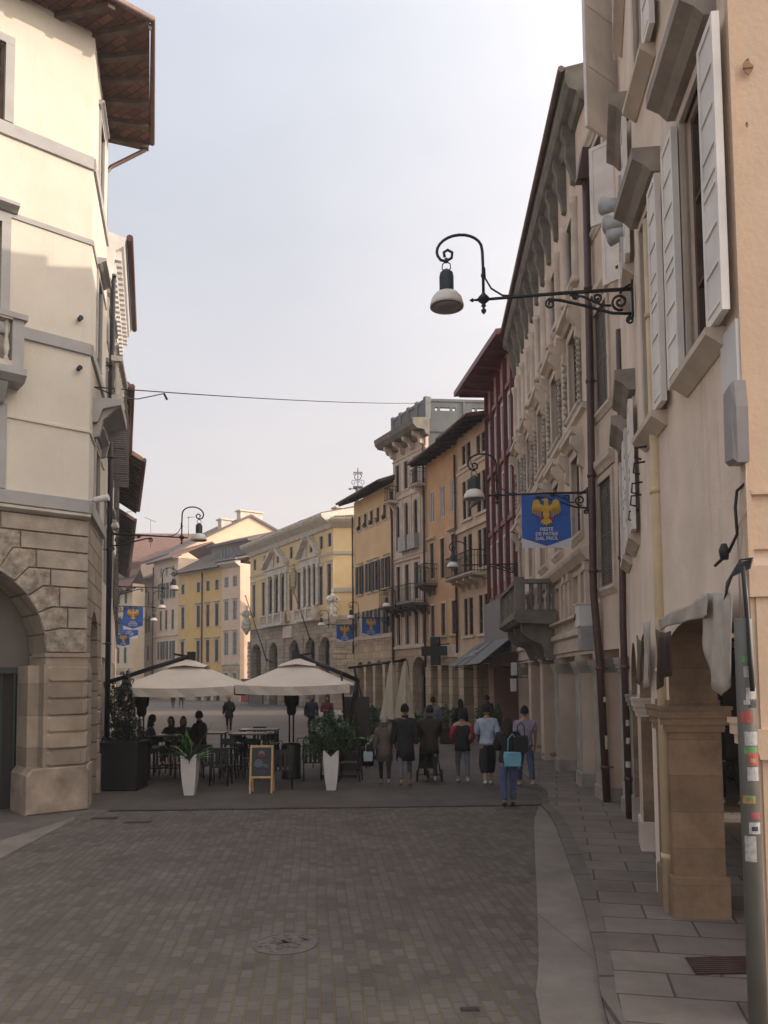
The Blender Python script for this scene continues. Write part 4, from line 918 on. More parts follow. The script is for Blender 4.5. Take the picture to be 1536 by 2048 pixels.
def strip(name, a, b, z, mat):
    m = MB()
    for k in range(len(a)-1): m.face([(a[k][0], a[k][1], z), (b[k][0], b[k][1], z), (b[k+1][0], b[k+1][1], z), (a[k+1][0], a[k+1][1], z)])
    o = m.build(name, mat); o['kind'] = 'structure'; return o
strip('gutter_band', gut, guo, .008, band)
kerbm = blocks('kerb_stone', (.16, .14, .122), 1.1, 1.6, .02, .15, flat=True, rot=R(90), bump=.6, mc=.4)
m = MB(); kz = .045
for k in range(len(guo)-1):
    a, b, c, d = guo[k], guo[k+1], kro[k+1], kro[k]
    m.face([(a[0], a[1], 0), (b[0], b[1], 0), (b[0], b[1], kz), (a[0], a[1], kz)]); m.face([(a[0], a[1], kz), (b[0], b[1], kz), (c[0], c[1], kz), (d[0], d[1], kz)])
o = m.build('kerb', kerbm); o['kind'] = 'structure'
side = blocks('pavement_slabs', (.20, .17, .15), .85, .5, .012, .14, flat=True, rot=R(12), bump=.5, mc=.4, warp=.03)
m = MB(); far = [(kro[0][0], kro[0][1]), (3.4, 17), (3.5, 22), (3.9, 30)]
rt = [(9, 3), (9, 30)]
poly = list(reversed(kro))+far[1:]+[(9, 30), (9, 3)]
m.face([(p[0], p[1], kz-.006) for p in poly]); m.face([(far[0][0], far[0][1], 0), (far[0][0], far[0][1], kz-.006), (far[1][0], far[1][1], kz-.006), (far[1][0], far[1][1], 0)])
for a, b in zip(far, far[1:]): m.face([(a[0], a[1], 0), (b[0], b[1], 0), (b[0], b[1], kz-.006), (a[0], a[1], kz-.006)])
o = m.build('pavement', side); o['kind'] = 'structure'
# pale stone strip running out on the left, and the drain across the street
flat('stone_strip', [(lsB.x, lsB.y), (lsB.x-.1, lsB.y+.25), (G(0, 1683).x, G(0, 1683).y), (-9, 6.4), (-9, 6.0), (lsA.x, lsA.y)], .008, band)
sm_slab = blocks('grey_slabs', (.105, .094, .087), 1.4, .9, .008, .08, flat=True, rot=R(4), bump=.25, mc=.7)
flat('paving', [(-12, dL.y+.1), (dR.x, dR.y+.12), (3.2, 17), (3.3, 19.2), (1.4, 22), (-.4, 25), (-12, 25)], .004, sm_slab)
m = MB(); T = dR-dL; m.face([(dL.x+.5, dL.y-.02, .012), (dR.x-.0, dR.y-.05, .012), (dR.x, dR.y+.09, .012), (dL.x+.5, dL.y+.12, .012)])
gr = m.build('drain_grate', plain('dark_iron_grate', (.02, .019, .018), .6, .4)); tag(gr, 'long dark slotted drain channel crossing the street', 'drain')
m = MB(); n = 110
for k in range(n):
    t = (k+.5)/n; p = Vector((dL.x+.5, dL.y, 0)).lerp(Vector((dR.x, dR.y, 0)), t); m.box(p.x-.018, p.x+.018, p.y-.015, p.y+.09, .013, .018)
m.build('bar', plain('grate_bar', (.07, .065, .06), .5, .5), gr)
def disc(m, c, r, z, n=32, mi=0, sy=1): m.face([(c[0]+r*math.cos(2*PI*k/n), c[1]+sy*r*math.sin(2*PI*k/n), z) for k in range(n)], mi)
c = G(569, 1889); m = MB(); m.lathe([(.30, .006), (.30, .012), (.265, .012), (.265, .009), (0, .009)], (c.x, c.y, 0), 40, 0, 0, False)
for k in range(46): a = rnd.uniform(0, 2*PI); rr = rnd.uniform(0, .24); x, y = c.x+rr*math.cos(a), c.y+rr*math.sin(a); m.box(x-.02, x+.02, y-.014, y+.014, .009, .016)
tag(m.build('manhole_cover', plain('worn_iron', (.13, .11, .10), .6, .3, .35, 12, .4)), 'round worn manhole cover set in the cobbled road', 'manhole cover')
c = G(940, 2021); m = MB(); m.box(c.x-.07, c.x+.07, c.y-.03, c.y+.03, .004, .014);
for k in range(4): m.box(c.x-.06+k*.035, c.x-.045+k*.035, c.y-.025, c.y+.025, .014, .018)
tag(m.build('small_valve_cover', plain('dark_worn_iron', (.04, .03, .028), .6, .3)), 'small dark iron valve cover near the bottom edge of the road', 'cover')
a, b, c_, d = G(1370, 1915, kz), G(1500, 1912, kz), G(1500, 1947, kz), G(1392, 1949, kz); m = MB(); m.face([(p.x, p.y, kz+.003) for p in (a, b, c_, d)])
gt = m.build('floor_grating', plain('rusty_dark_grating', (.035, .024, .02), .7, .3)); tag(gt, 'dark rectangular grating set in the pavement slabs beside the pole', 'grating')
m = MB()
for k in range(9):
    t = (k+.5)/9; p, q = a.lerp(d, t), b.lerp(c_, t); m.tube([(p.x, p.y, kz+.006), (q.x, q.y, kz+.006)], .006, 4)
m.build('bar', M['brownp'], gt)
for k, (x, y) in enumerate(((208, 1637), (275, 1645))):
    c = G(x, y); m = MB(); m.box(c.x-.22, c.x+.22, c.y-.09, c.y+.09, .004, .013); m.box(c.x-.19, c.x+.19, c.y-.06, c.y+.06, .013, .016)
    tag(m.build('utility_cover', plain('dark_worn_iron', (.04, .03, .028))), ('rectangular iron cover in the road left of the drain end', 'faint rectangular iron cover just in front of the drain')[k], 'cover')
# missing paver notch in the pavement
a = [G(x, y, kz) for x, y in ((1200, 1838), (1212, 1846), (1262, 1842), (1262, 1846), (1206, 1850), (1196, 1836))]
# ---------------- lamps on scrolled wall brackets ----------------
def spiral(c, r0, r1, a0, turns, n=22):
    return [(c[0]+(r0+(r1-r0)*k/n)*math.cos(a0+turns*2*PI*k/n), 0, c[1]+(r0+(r1-r0)*k/n)*math.sin(a0+turns*2*PI*k/n)) for k in range(n+1)]
def make_lamp(label):
    root = empty('bracket_lamp', (0, 0, 0), 0, label, 'street lamp', 'bracket lamps along the street')
    m = MB(); m.box(-.03, 0.0, -.05, .05, -.38, .1)      # plate on the wall; the arm runs along -x
    m.tube([(0, 0, 0), (-.9, 0, .0), (-1.86, 0, -.02)], [.026, .024, .018], 8)
    m.lathe([(0, -.11), (.035, -.085), (.02, -.06), (.03, -.05), (.075, -.01), (.075, .02), (.03, .07), (.018, .1)], (-1.86, 0, -.02), 12)
    m.lathe([(0, -.2), (.03, -.165), (.035, -.14), (.012, -.115), (.02, -.1)], (-1.86, 0, -.02), 10)
    m.tube([(-1.92, 0, -.02), (-1.98, 0, -.02), (-2.0, 0, -.02), (-2.04, 0, -.02)], [.02, .012, .028, .004], 8)
    m.tube([(-.02, 0, -.32), (-.25, 0, -.3), (-.6, 0, -.18), (-.9, 0, -.09), (-1.05, 0, -.07)], .02, 8)
    m.tube(spiral((-1.02, -.13), .065, .015, PI/2, 1.4), .014, 6); m.tube(spiral((-.16, -.16), .11, .02, -PI*.4, -1.6), .018, 6); m.tube(spiral((-.44, -.09), .07, .015, PI*.9, 1.5), .015, 6)
    m.tube(spiral((-.7, -.05), .045, .012, PI*.9, 1.4), .011, 6); m.tube([(-.27, 0, -.2), (-.38, 0, -.19), (-.5, 0, -.12), (-.62, 0, -.06), (-.78, 0, -.03)], .015, 6)
    m.tube(spiral((-.04, -.4), .05, .012, PI*.5, 1.4), .014, 6); m.tube([(-.02, 0, .06), (-.1, 0, .02), (-.16, 0, -.05)], .016, 6)
    m.build('bracket', M['iron'], root)
    m = MB(); pts = [(-1.86, 0, .04), (-1.86, 0, .42), (-1.865, 0, .60)]
    for k in range(13): a = PI*k/12; pts.append((-2.16+.29*math.cos(a), 0, .65+.21*math.sin(a)))
    pts += [(-2.44, 0, .6), (-2.40, 0, .54), (-2.33, 0, .52), (-2.26, 0, .56), (-2.25, 0, .63), (-2.31, 0, .67), (-2.36, 0, .64), (-2.35, 0, .58)]
    m.tube(pts, .019, 8); m.lathe([(.028, -.02), (.03, 0), (.028, .02)], (-1.86, 0, .3), 10)
    m.tube([(-1.84, 0, .4), (-1.835, 0, .26), (-1.76, 0, .12), (-1.62, 0, .02), (-1.45, 0, .0)], .012, 6); m.build('gooseneck', M['iron'], root)
    lx = -2.33; hz0 = .14; TL = Matrix.Translation((0, 0, hz0)); m = MB(); m.T = TL
    m.tube([(lx, 0, .42), (lx, 0, .36)], .02, 8)
    for s_ in (-1, 1): m.tube([(lx, 0, .38), (lx+s_*.05, 0, .34), (lx+s_*.055, 0, .28), (lx+s_*.02, 0, .25)], .008, 6)
    m.build('hanger', M['iron'], root)
    m = MB(); m.T = TL; m.lathe([(.03, .27), (.07, .235), (.085, .22), (.085, -.02), (.1, -.03), (.1, -.05), (0.0, -.05)], (lx, 0, 0), 16)
    for k in range(12): a = 2*PI*k/12; m.box(lx+.086*math.cos(a)-.006, lx+.086*math.cos(a)+.006, .086*math.sin(a)-.006, .086*math.sin(a)+.006, -.01, .19)
    m.build('lamp_housing', plain('dark_grey_housing', (.035, .045, .055), .5, .3), root)
    m = MB(); m.T = TL; m.lathe([(.095, -.03), (.15, -.06), (.195, -.12), (.215, -.19), (.218, -.23), (.205, -.23), (.2, -.19), (.14, -.08), (.08, -.06)], (lx, 0, 0), 24)
    m.build('lamp_shade', plain('milky_shade', (.66, .63, .58), .35, 0, .06), root)
    m = MB(); m.T = TL; m.lathe([(0, -.26), (.1, -.25), (.2, -.225)], (lx, 0, 0), 20); m.build('diffuser', plain('grey_diffuser', (.25, .25, .26), .3), root)
    return root
LR = make_lamp('large lamp on a scrolled iron bracket from the shuttered house, top right')
def put_lamp(o, px, py, Y, ang, label=None, first=False, bellpx=None):
    """the wall plate is measured in the photograph; ang turns the arm so that it stands square to its wall"""
    p = at(px, py, Y)
    if first: o.location = p; o.rotation_euler.z = ang; return o
    return dup(o, p, ang, label)

def ang_of(f): return f.ang+PI/2
lamps = []
def wall_lamp(f, py, Y, label, first=False, an=None):
    """on facade f at distance Y, arm height read from the photograph at row py"""
    t = (Y-f.A.y)/(f.B.y-f.A.y); an = an or f; x = f.A.x+(f.B.x-f.A.x)*t
    px = 768; zc = at(768, py, Y).z
    for _ in range(3):
        v = Vector((x, Y, zc))-cam.location; zc = zc
        # correct the row for the column where the wall stands
        q = cam.matrix_world.to_3x3().inverted() @ v; pxx = 768+FPX*q.x/-q.z; zc = at(pxx, py, Y).z
    n = f.n*-.03; p = Vector((x+n.x, Y+n.y, zc))
    if first: LR.location = p; LR.rotation_euler.z = ang_of(an); o = LR
    else: o = dup(LR, p, ang_of(f), label)
    lamps.append(o); return o
wall_lamp(R2, 577, 9.75, '', True, R1)
lmB = wall_lamp(R4, 985, 16.25, 'bracket lamp beside the large blue banner, fixed by the brown downpipe')
wall_lamp(R4, 1128, 28.6, 'bracket lamp in front of the paired window house balcony')
lmC = wall_lamp(R7, 1212, 40.9, 'bracket lamp before the pale palazzo, above the pharmacy cross')
lmD = wall_lamp(R9, 1236, 45.2, 'bracket lamp carrying a banner before the dark shuttered yellow house')
lmE = wall_lamp(R9, 1250, 49.6, 'bracket lamp carrying a banner at the corner of the civic palace')
wall_lamp(LL2, 1068, 21.6, 'highest bracket lamp on the left side of the street, against the sky')
lmF = wall_lamp(LL4, 1173, 33.2, 'second bracket lamp on the left, before the pale pink house')
lmG = wall_lamp(LL5, 1212, 42.5, 'third bracket lamp on the left, above the banners')
lmH = wall_lamp(LL5, 1238, 52, 'smallest and farthest bracket lamp on the left side')
# ---------------- banners ----------------
blue = plain('banner_blue', (.025, .11, .42), .7, 0, .06); gold = plain('banner_gold', (.60, .36, .05), .7, 0, .1, 20); bwhite = plain('banner_white', (.62, .62, .66), .7, 0, .04)
bred = plain('banner_red', (.40, .03, .05), .7)
TXT = [textmesh(t, .098) for t in ('FIESTE', 'DE PATRIE', 'DAL FRIÛL')]
for t in TXT: t.materials.append(bwhite)
def make_banner(lamp, x0, w, h, label, detail=True, drop=.03):
    """cloth hung from the lamp arm; local x runs along the arm from its outer end inward"""
    root = empty('banner', (0, 0, 0), 0, label, 'banner', 'blue banners hanging from the lamp brackets')
    bpy.context.view_layer.update(); lz = lamp.rotation_euler.z; fl = abs(math.cos(lz)+1) < .8
    root.location = lamp.matrix_world @ Vector((x0+(w if fl else 0), 0, -drop)); root.rotation_euler.z = lz+(PI if fl else 0)
    m = MB(); nx, nz = 10, 10
    def wv(x, z): return .018*math.sin(x*7+z*3)*(-z/h)+.01*math.sin(z*9)
    P_ = lambda i, j: (w*i/nx, wv(w*i/nx, -h*j/nz), -h*j/nz)
    # white cloth with the blue field ending in a point
    for j in range(nz):
        for i in range(nx):
            xa, xb = w*i/nx, w*(i+1)/nx; za, zb = -h*j/nz, -h*(j+1)/nz
            def vline(x): return -h*(.82+.15*(1-abs(x/w-.5)*2))
            z1a, z1b = max(zb, min(za, vline(xa))), max(zb, min(za, vline(xb)))
            m.face([(xa, wv(xa, za), za), (xa, wv(xa, z1a), z1a), (xb, wv(xb, z1b), z1b), (xb, wv(xb, za), za)], 0)
            if z1a > zb or z1b > zb: m.face([(xa, wv(xa, z1a), z1a), (xa, wv(xa, zb), zb), (xb, wv(xb, zb), zb), (xb, wv(xb, z1b), z1b)], 1)
    m.build('cloth', [blue, bwhite], root, weld=True)
    # the gold eagle with spread wings
    e = MB(); y = -.030; k = w/1.0; cx = w/2; cz = -.33*h
    def pl(pts, mi=0):
        for s_ in (1, -1):
            q = [(cx+s_*px_*k, y-.004*mi, cz+pz*k) for px_, pz in pts]; e.face(q if s_ > 0 else q[::-1], mi)
    pl([(0, .20), (.05, .17), (.055, .05), (.07, -.05), (.04, -.14), (0, -.16)])
    pl([(.05, .12), (.12, .17), (.14, .24), (.21, .27), (.265, .22), (.285, .1), (.25, .02), (.20, .03), (.13, .0), (.06, .02)])
    for q in range(6): xx = .10+q*.033; zt = .02+.05*(q/5); pl([(xx, zt+.05), (xx+.026, zt+.05), (xx+.022, zt-.12+q*.008), (xx+.008, zt-.14+q*.008)])
    pl([(0, -.14), (.04, -.13), (.10, -.17), (.12, -.25), (.07, -.22), (.06, -.28), (.025, -.24), (0, -.31)])
    pl([(.06, -.08), (.10, -.09), (.16, -.14), (.13, -.15), (.15, -.18), (.10, -.15), (.06, -.12)], 1)
    e.face([(cx+a*k, y-.002, cz+b*k) for a, b in ((-.03, .18), (.03, .18), (.05, .24), (.02, .29), (-.05, .28), (-.10, .24), (-.05, .235))], 0)
    e.build('eagle_emblem', [gold, bred], root)
    d = MB()       # dark feather lines
    for q in range(5):
        for s_ in (1, -1): xx = .12+q*.033; d.face([(cx+s_*xx*k, y-.007, cz+.06*k), (cx+s_*(xx+.006)*k, y-.007, cz+.06*k), (cx+s_*(xx+.004)*k, y-.007, cz-.1*k)])
    d.build('feather_lines', plain('feather_brown', (.12, .06, .01), .8), root)
    for q, t in enumerate(TXT):
        o = bpy.data.objects.new('lettering', t); COL.objects.link(o); o.parent = root; o.location = (cx, -.036, -h*.66-q*.094*k); o.rotation_euler = (PI/2, 0, 0); o.scale = (k, k, k)
    return root
make_banner(lmB, -1.36, 1.0, 1.10, 'large blue banner with a gold eagle and white lettering, nearest on the right')
make_banner(lmD, -1.65, 1.05, 1.02, 'blue eagle banner in front of the dark shuttered yellow house')
make_banner(lmE, -1.35, 1.08, 1.02, 'blue eagle banner at the right corner of the civic palace')
make_banner(lmG, -1.35, 1.02, 1.22, 'blue eagle banner on the left, largest of the left group')
make_banner(lmH, -1.35, 1.1, 1.22, 'lower blue banner half hidden behind the largest left one', drop=.03)
make_banner(lmF, -.55, .5, .5, 'small corner of a blue banner close to the left wall', drop=2.0)
# ---------------- things on the right walls ----------------
def on(f, px, py, off=0): u, z = f.uv(px, py, off); return u, z
# grey electrical cabinet and its conduit by the palazzo end
p = at(1172, 1252, 16.0); root = empty('electrical_box', (p.x, p.y, p.z), R4.ang, 'pale grey electrical cabinet stacked in two boxes beside the brown downpipe', 'electrical box')
m = MB(); m.box(-.2, .2, -.18, .2, -.02, .42, 0, .01); m.box(-.22, .22, -.2, .22, .42, .45); m.build('upper_box', M['white'], root)
m = MB(); m.box(-.08, .2, -.15, .1, -.5, -.02, 0, .01); m.build('lower_box', plain('grey_box', (.3, .3, .29), .6), root)
m = MB(); m.tube([(-.1, -.19, .25), (-.09, -.2, .18), (-.11, -.2, .12)], .014, 5); m.build('mark', M['iron'], root)
p = at(1181, 1188, 15.9)
def ground_pipe(name, label, px, pyb, pyt, Y, r, mat, top=None, bracket=True):
    b = at(px, pyb, Y); b.z = 0; t = at(px, pyt, Y); m = MB(); m.tube([(0, 0, 0), (0, 0, t.z)], r, 12)
    o = m.build(name, mat, None, (b.x, b.y, 0)); tag(o, label, 'downpipe')
    z = .6
    while z < t.z: q = MB(); q.lathe([(r+.012, -.03), (r+.012, .03)], (0, 0, z), 12); q.build('pipe_joint', mat, o); z += 1.9
    return o
def path_pipe(label, pts, Y, r):
    P_ = [at(x, y, Y) for x, y in pts]; P_[-1].z = 0; b = P_[-1].copy(); m = MB(); m.tube([p-b for p in P_], r, 12); o = m.build('downpipe', M['brownp'], None, b); tag(o, label, 'downpipe')
    z = .7
    while z < P_[0].z-.5:
        k = next(i for i in range(len(P_)-1) if P_[i+1].z <= z); t = (z-P_[k+1].z)/(P_[k].z-P_[k+1].z); c = P_[k+1].lerp(P_[k], t)-b
        q = MB(); q.lathe([(r+.014, -.035), (r+.014, .035)], tuple(c), 12); q.box(c.x, c.x+.16, c.y-.01, c.y+.01, c.z-.012, c.z+.012); q.build('pipe_joint', M['brownp'], o); z += 1.9
    return o
p1_ = path_pipe('thick brown downpipe running down the palazzo edge to the pavement', [(1171, 355), (1179, 700), (1187, 1183), (1199, 1320), (1214, 1606)], 15.55, .075)
path_pipe('thinner brown downpipe between the pinkish house and the narrow house', [(1238, 660), (1242, 873), (1246, 1250), (1259, 1636)], 13.75, .06)
m = MB(); c = at(1163, 330, 15.55)-p1_.location; m.prism([(c.x-.12, c.z-.35), (c.x+.1, c.z-.35), (c.x+.16, c.z+.3), (c.x+.0, c.z+.3)], c.y-.12, c.y+.12); m.build('hopper', M['brownp'], p1_)
yp = ground_pipe('ochre_downpipe', 'ochre painted downpipe in front of the brown stained pier', 1340, 1822, 440, 8.35, .062, M['ypipe'])
# stickers on those pipes
def sticker(parent, r, z, w, h, col, a=-PI/2, mat=None):
    m = MB(); n = 5
    for k in range(n):
        a0 = a+(k/n-.5)*w/r; a1 = a+((k+1)/n-.5)*w/r
        m.face([((r+.0025)*math.cos(a0), (r+.0025)*math.sin(a0), z), ((r+.0025)*math.cos(a1), (r+.0025)*math.sin(a1), z), ((r+.0025)*math.cos(a1), (r+.0025)*math.sin(a1), z+h), ((r+.0025)*math.cos(a0), (r+.0025)*math.sin(a0), z+h)])
    m.build('sticker', mat or plain('sticker_%02d%02d%02d' % tuple(int(x*99) for x in col), col, .6, 0, .3, 30), parent)
for o in [o for o in COL.objects if o.name.startswith('downpipe') and o.parent is None]:
    for z in (.9, 1.3, 1.6) if 'thinner' in o['label'] else (1.05, 1.95): sticker(o, .077 if 'thick ' in o['label'] else .061, z, .1, .1 if z != 1.05 else .26, (.5, .5, .45) if z != 1.05 else (.45, .5, .25), a=-PI*.62)
# tall grey sign pole with stickers, cut off at the right edge
b = at(1517, 2046, 5.52); b.z = 0; root = empty('grey_pole', (b.x, b.y, 0), 0, 'grey square-edged utility pole covered in stickers at the right edge', 'pole')
tp = at(1482, 1240, b.y).z; m = MB(); rr = .062; m.lathe([(rr, 0), (rr, tp), (rr*.92, tp+.01), (0, tp+.01)], (0, 0, 0), 14); m.build('post', plain('grey_painted_post', (.13, .13, .115), .55, .1, .15, 4), root)
m = MB(); m.lathe([(rr+.03, 0), (rr+.03, .03), (rr+.01, .06)], (0, 0, 0), 14); m.build('collar', M['zinc'], root)
cols = [tuple(v*.62 for v in c) for c in [(.12, .40, .16), (.55, .53, .50), (.6, .58, .56), (.05, .05, .06), (.55, .12, .10), (.6, .6, .6), (.18, .42, .14), (.55, .1, .1), (.58, .58, .58), (.6, .35, .12), (.5, .1, .12), (.6, .6, .6), (.62, .6, .58)]]
ys = [1310, 1340, 1385, 1400, 1430, 1475, 1492, 1515, 1545, 1590, 1620, 1650, 1705]
for k, (c, y_) in enumerate(zip(cols, ys)):
    z = at(1500, y_, b.y).z; sticker(root, rr, z-.05, rnd.uniform(.05, .1), rnd.uniform(.04, .1) if k != 12 else .17, c, -PI*.55+rnd.uniform(-.4, .5))
    if k % 2: sticker(root, rr+.001, z-.03, .04, .03, cols[(k*5) % 13], -PI*.55+rnd.uniform(-.3, .3))
# alarm box, white plaque, cables on the cream wall
u, z = on(R1, 1458, 850, .1); root = empty('alarm_box', R1.world(u, 0, z), R1.ang, 'grey bulging alarm box on the cream wall above the cables', 'alarm box')
m = MB(); m.prism([(-.10, -.28), (.10, -.3), (.11, .1), (.08, .3), (-.08, .28), (-.11, .1)], -.11, 0, 0, .03); m.build('case', plain('grey_case', (.24, .22, .21), .5), root)
m = MB(); m.tube([(.05, -.01, -.32), (.06, -.02, -.6), (-.15, -.02, -.75), (-.16, -.02, -1.5), (-.13, -.02, -2.0)], .007, 6); m.build('cable', M['trimb'], root)
u, z = on(R1, 1461, 722, .02); m = MB(); m.box(-.2, .17, -.03, 0, -.25, .25); pq = m.build('wall_plaque', M['white'], None, R1.world(u, 0, z), R1.ang); tag(pq, 'plain white rectangular plaque on the wall beside the lowest shutter', 'plaque')
u, z = on(R1, 1440, 1105, .1); root = empty('cable_end', R1.world(u, 0, z), R1.ang, 'loose black cable with a socket sticking out of the cream wall', 'cable')
m = MB(); m.tube([(.3, 0, .45), (.22, -.03, .42), (.2, -.04, .3), (.22, -.04, .1), (.14, -.08, -.02)], .012, 6); m.lathe([(.03, 0), (.04, .07), (.02, .12)], (.1, -.1, -.07), 8); m.tube([(.1, -.1, -.05), (0, -.14, -.1)], .012, 6); m.build('cable', M['iron'], root)
p0 = at(1290, 400, 9.0)
# bundle of cables and the cloth hanging at the arch
u, z = on(R1, 1440, 1180, .2); root = empty('cable_bundle', R1.world(u, -.1, z), R1.ang, 'tangled bundle of dark cables tied under the pole top at the arch corner', 'cables')
m = MB()
for k in range(16):
    a = rnd.uniform(-.03, .03); m.tube([(.22+a, .05, .16+a), (.1+a, -.02+a, .14+a*2), (-.1+a, -.03, .0+a*2), (-.22+a*2, 0, -.1+a)], .008, 5)
for k in range(8): a = rnd.uniform(-.03, .03); m.tube([(.2+a, .0, .14), (.24+a, 0, -.1), (.28+a, 0, -.5), (.3+a, 0, -.72)], .01, 5)
m.build('cable', plain('black_cable', (.03, .03, .03), .5), root)
def cloth(name, label, f, pts, off, mat, cat='tarp'):
    """hanging sheet: outline of (px top, py top, py bottom) columns measured on the facade plane"""
    m = MB(); prev = None; rows = 8; fine = []
    for a, b in zip(pts, pts[1:]):
        for q in range(4): fine.append(tuple(a[i]+(b[i]-a[i])*q/4 for i in range(3)))
    pts = fine+[pts[-1]]
    for k, (px, yt, yb) in enumerate(pts):
        u0, z0 = f.uv(px, yt, off); u1, z1 = f.uv(px, yb, off)
        colm = [Vector((u0+(u1-u0)*j/rows, -off+(.006+.010*j/rows)*math.sin(k*.8+j*.2), z0+(z1-z0)*j/rows)) for j in range(rows+1)]
        if prev:
            for j in range(rows): m.face([prev[j], colm[j], colm[j+1], prev[j+1]], 0, True)
        prev = colm
    o = m.build(name, mat, None, (f.A.x, f.A.y, 0), f.ang, weld=True); s_ = o.modifiers.new('thick', 'SOLIDIFY'); s_.thickness = .008
    tag(o, label, cat); return o
shm = plain('dirty_white_sheet', (.42, .37, .32), .9, 0, .25, 5); shd = plain('brown_sheet', (.14, .10, .08), .9, 0, .3, 5)
cloth('hanging_sheet', 'dirty white sheet hanging down from the arch corner beside the pole', R1, [(1403, 1190, 1240), (1412, 1188, 1300), (1420, 1187, 1350), (1430, 1186, 1378), (1440, 1186, 1392), (1450, 1186, 1388), (1458, 1186, 1372), (1466, 1190, 1355)], .12, shm)
cloth('rolled_awning', 'rolled pale awning stretched along the top of the arch', R1, [(1318, 1240, 1262), (1340, 1226, 1252), (1362, 1217, 1246), (1385, 1208, 1240), (1405, 1192, 1236), (1418, 1186, 1230)], .16, shm, 'awning')
cloth('torn_brown_sheet', 'torn brown sheet hanging over the top of the brown pier', R1, [(1312, 1258, 1300), (1318, 1262, 1380), (1324, 1264, 1372), (1332, 1266, 1355), (1342, 1262, 1352)], .14, shd)
cloth('pale_gathered_sheet', 'pale gathered sheet hanging left of the ochre downpipe', R2, [(1288, 1246, 1330), (1292, 1244, 1378), (1297, 1243, 1372), (1301, 1243, 1340)], .14, shm)
cloth('dark_torn_sheet', 'dark torn sheet at the second arch', R2, [(1274, 1270, 1330), (1277, 1275, 1366), (1280, 1280, 1372), (1284, 1284, 1350)], .12, shd)
# upper white shutters swung out across the street
def swung(px0, px1, py0, py1, Y, dY, label):
    a = at(px1, py1, Y+dY); b = at(px0, py1, Y); top = at(px0, py0, Y).z; d = (b-a); L_ = math.hypot(d.x, d.y); ang = math.atan2(d.y, d.x); h = top-a.z
    root = empty('open_shutter', (a.x, a.y, a.z), ang, label, 'shutter', 'white shutters swung open over the street')
    m = MB(); m.box(0, L_, -.02, .02, 0, h); e = .07
    for x0, x1 in ((0, e), (L_-e, L_)): m.box(x0, x1, .02, .032, 0, h)
    n = max(1, round(h/1.1))
    for k in range(n+1): z = (h-e)*k/n; m.box(e, L_-e, .02, .032, z, z+e)
    m.build('panel', M['whitesh'], root)
    m = MB()
    for z in (.2, h-.3): m.box(-.05, .1, -.03, .045, z, z+.05); m.build('hinge', M['iron'], root); m = MB()
swung(1173, 1252, -120, 302, 12.0, .6, 'tallest white shutter swung out over the street, cut by the top edge')
swung(1182, 1250, 300, 430, 14.4, -.4, 'middle white shutter below the tallest one, beside the downpipe')
swung(1207, 1244, 425, 556, 14.2, -.3, 'small white shutter behind the loudspeakers')
# three grey horn loudspeakers
for k, (px, py, lab) in enumerate(((1205, 412, 'top grey horn of the three loudspeakers high on the wall'), (1212, 450, 'middle grey horn of the three loudspeakers high on the wall'), (1220, 475, 'lowest grey horn of the three loudspeakers high on the wall'))):
    a = at(px, py, 11.0); b = at(px+60, py+(-6, -12, -22)[k], 10.7); root = empty('horn_loudspeaker', b, 0, lab, 'loudspeaker', 'horn loudspeakers on the wall')
    d = (a-b); m = MB(); q = d.to_track_quat('Z', 'Y').to_matrix().to_4x4(); m.T = q; l = d.length
    m.lathe([(.03, -.02), (.065, .0), (.068, l*.5), (.075, l*.55), (.085, l*.6), (.125, l), (.115, l-.005), (.06, l*.7), (.02, l*.55)], (0, 0, 0), 20); m.build('horn', plain('grey_horn', (.50, .50, .50), .6, 0), root)
    m = MB(); m.tube([(0, 0, 0), (.1, .02, -.05), (.25, .0, -.08)], .02, 6); m.build('arm', M['zinc'], root)
# wall cameras on the left corner
for k, (px, py, Y, lab) in enumerate(((200, 998, 15.6, 'white floodlight or camera tube on the corner of the ivory house'), (222, 1053, 18.6, 'pale grey camera hood above the left bracket lamp arm'))):
    p = at(px, py, Y); root = empty('wall_camera', p, 0, lab, 'camera'); m = MB(); m.T = Matrix.Rotation(R(78), 4, 'Y')
    m.lathe([(.05, -.12), (.06, -.1), (.07, .15), (.075, .17), (.06, .165)], (0, 0, 0), 14); m.build('housing', M['white'], root); m = MB(); m.tube([(-.05, 0, 0), (-.2, .05, -.02)], .02, 6); m.lathe([(.05, -.02), (.05, .02)], (-.2, .05, -.02), 10); m.build('bracket', M['white'], root)
# iron shutter stays
for px, py in ((1275, 905), (1272, 935), (1268, 975), (1266, 1000), (1262, 1030)):
    u, z = on(R2, px, py, .1); m = MB(); m.tube([(0, 0, .06), (0, -.12, .05), (0, -.13, -.06), (0, -.06, -.08)], .012, 6); m.build('shutter_stay', M['iron'], R2.root, (u, 0, z))
# awning with faint lettering on the red building
u0, u1 = .2, R5.L+.3; root = empty('sloping_awning', R5.world(0, 0, 0), R5.ang, 'grey sloping shop awning with faint white lettering under the red building', 'awning')
m = MB(); zt, zb, o_ = 4.1, 2.95, 1.5
m.mould(u0-2.4, u1-.2, [(-.05, zt), (-o_, zb), (-o_, zb-.03), (-.05, zt-.03)]); m.build('canopy', plain('grey_awning', (.18, .172, .17), .8, 0, .1), root)
m = MB(); m.tube([(u0-2.4, -o_, zb-.03), (u1-.2, -o_, zb-.03)], .025, 6)
for x in (u0-2.3, u1-.3): m.tube([(x, -o_, zb), (x, -.05, zb-.2)], .018, 6)
m.build('frame', M['iron'], root)
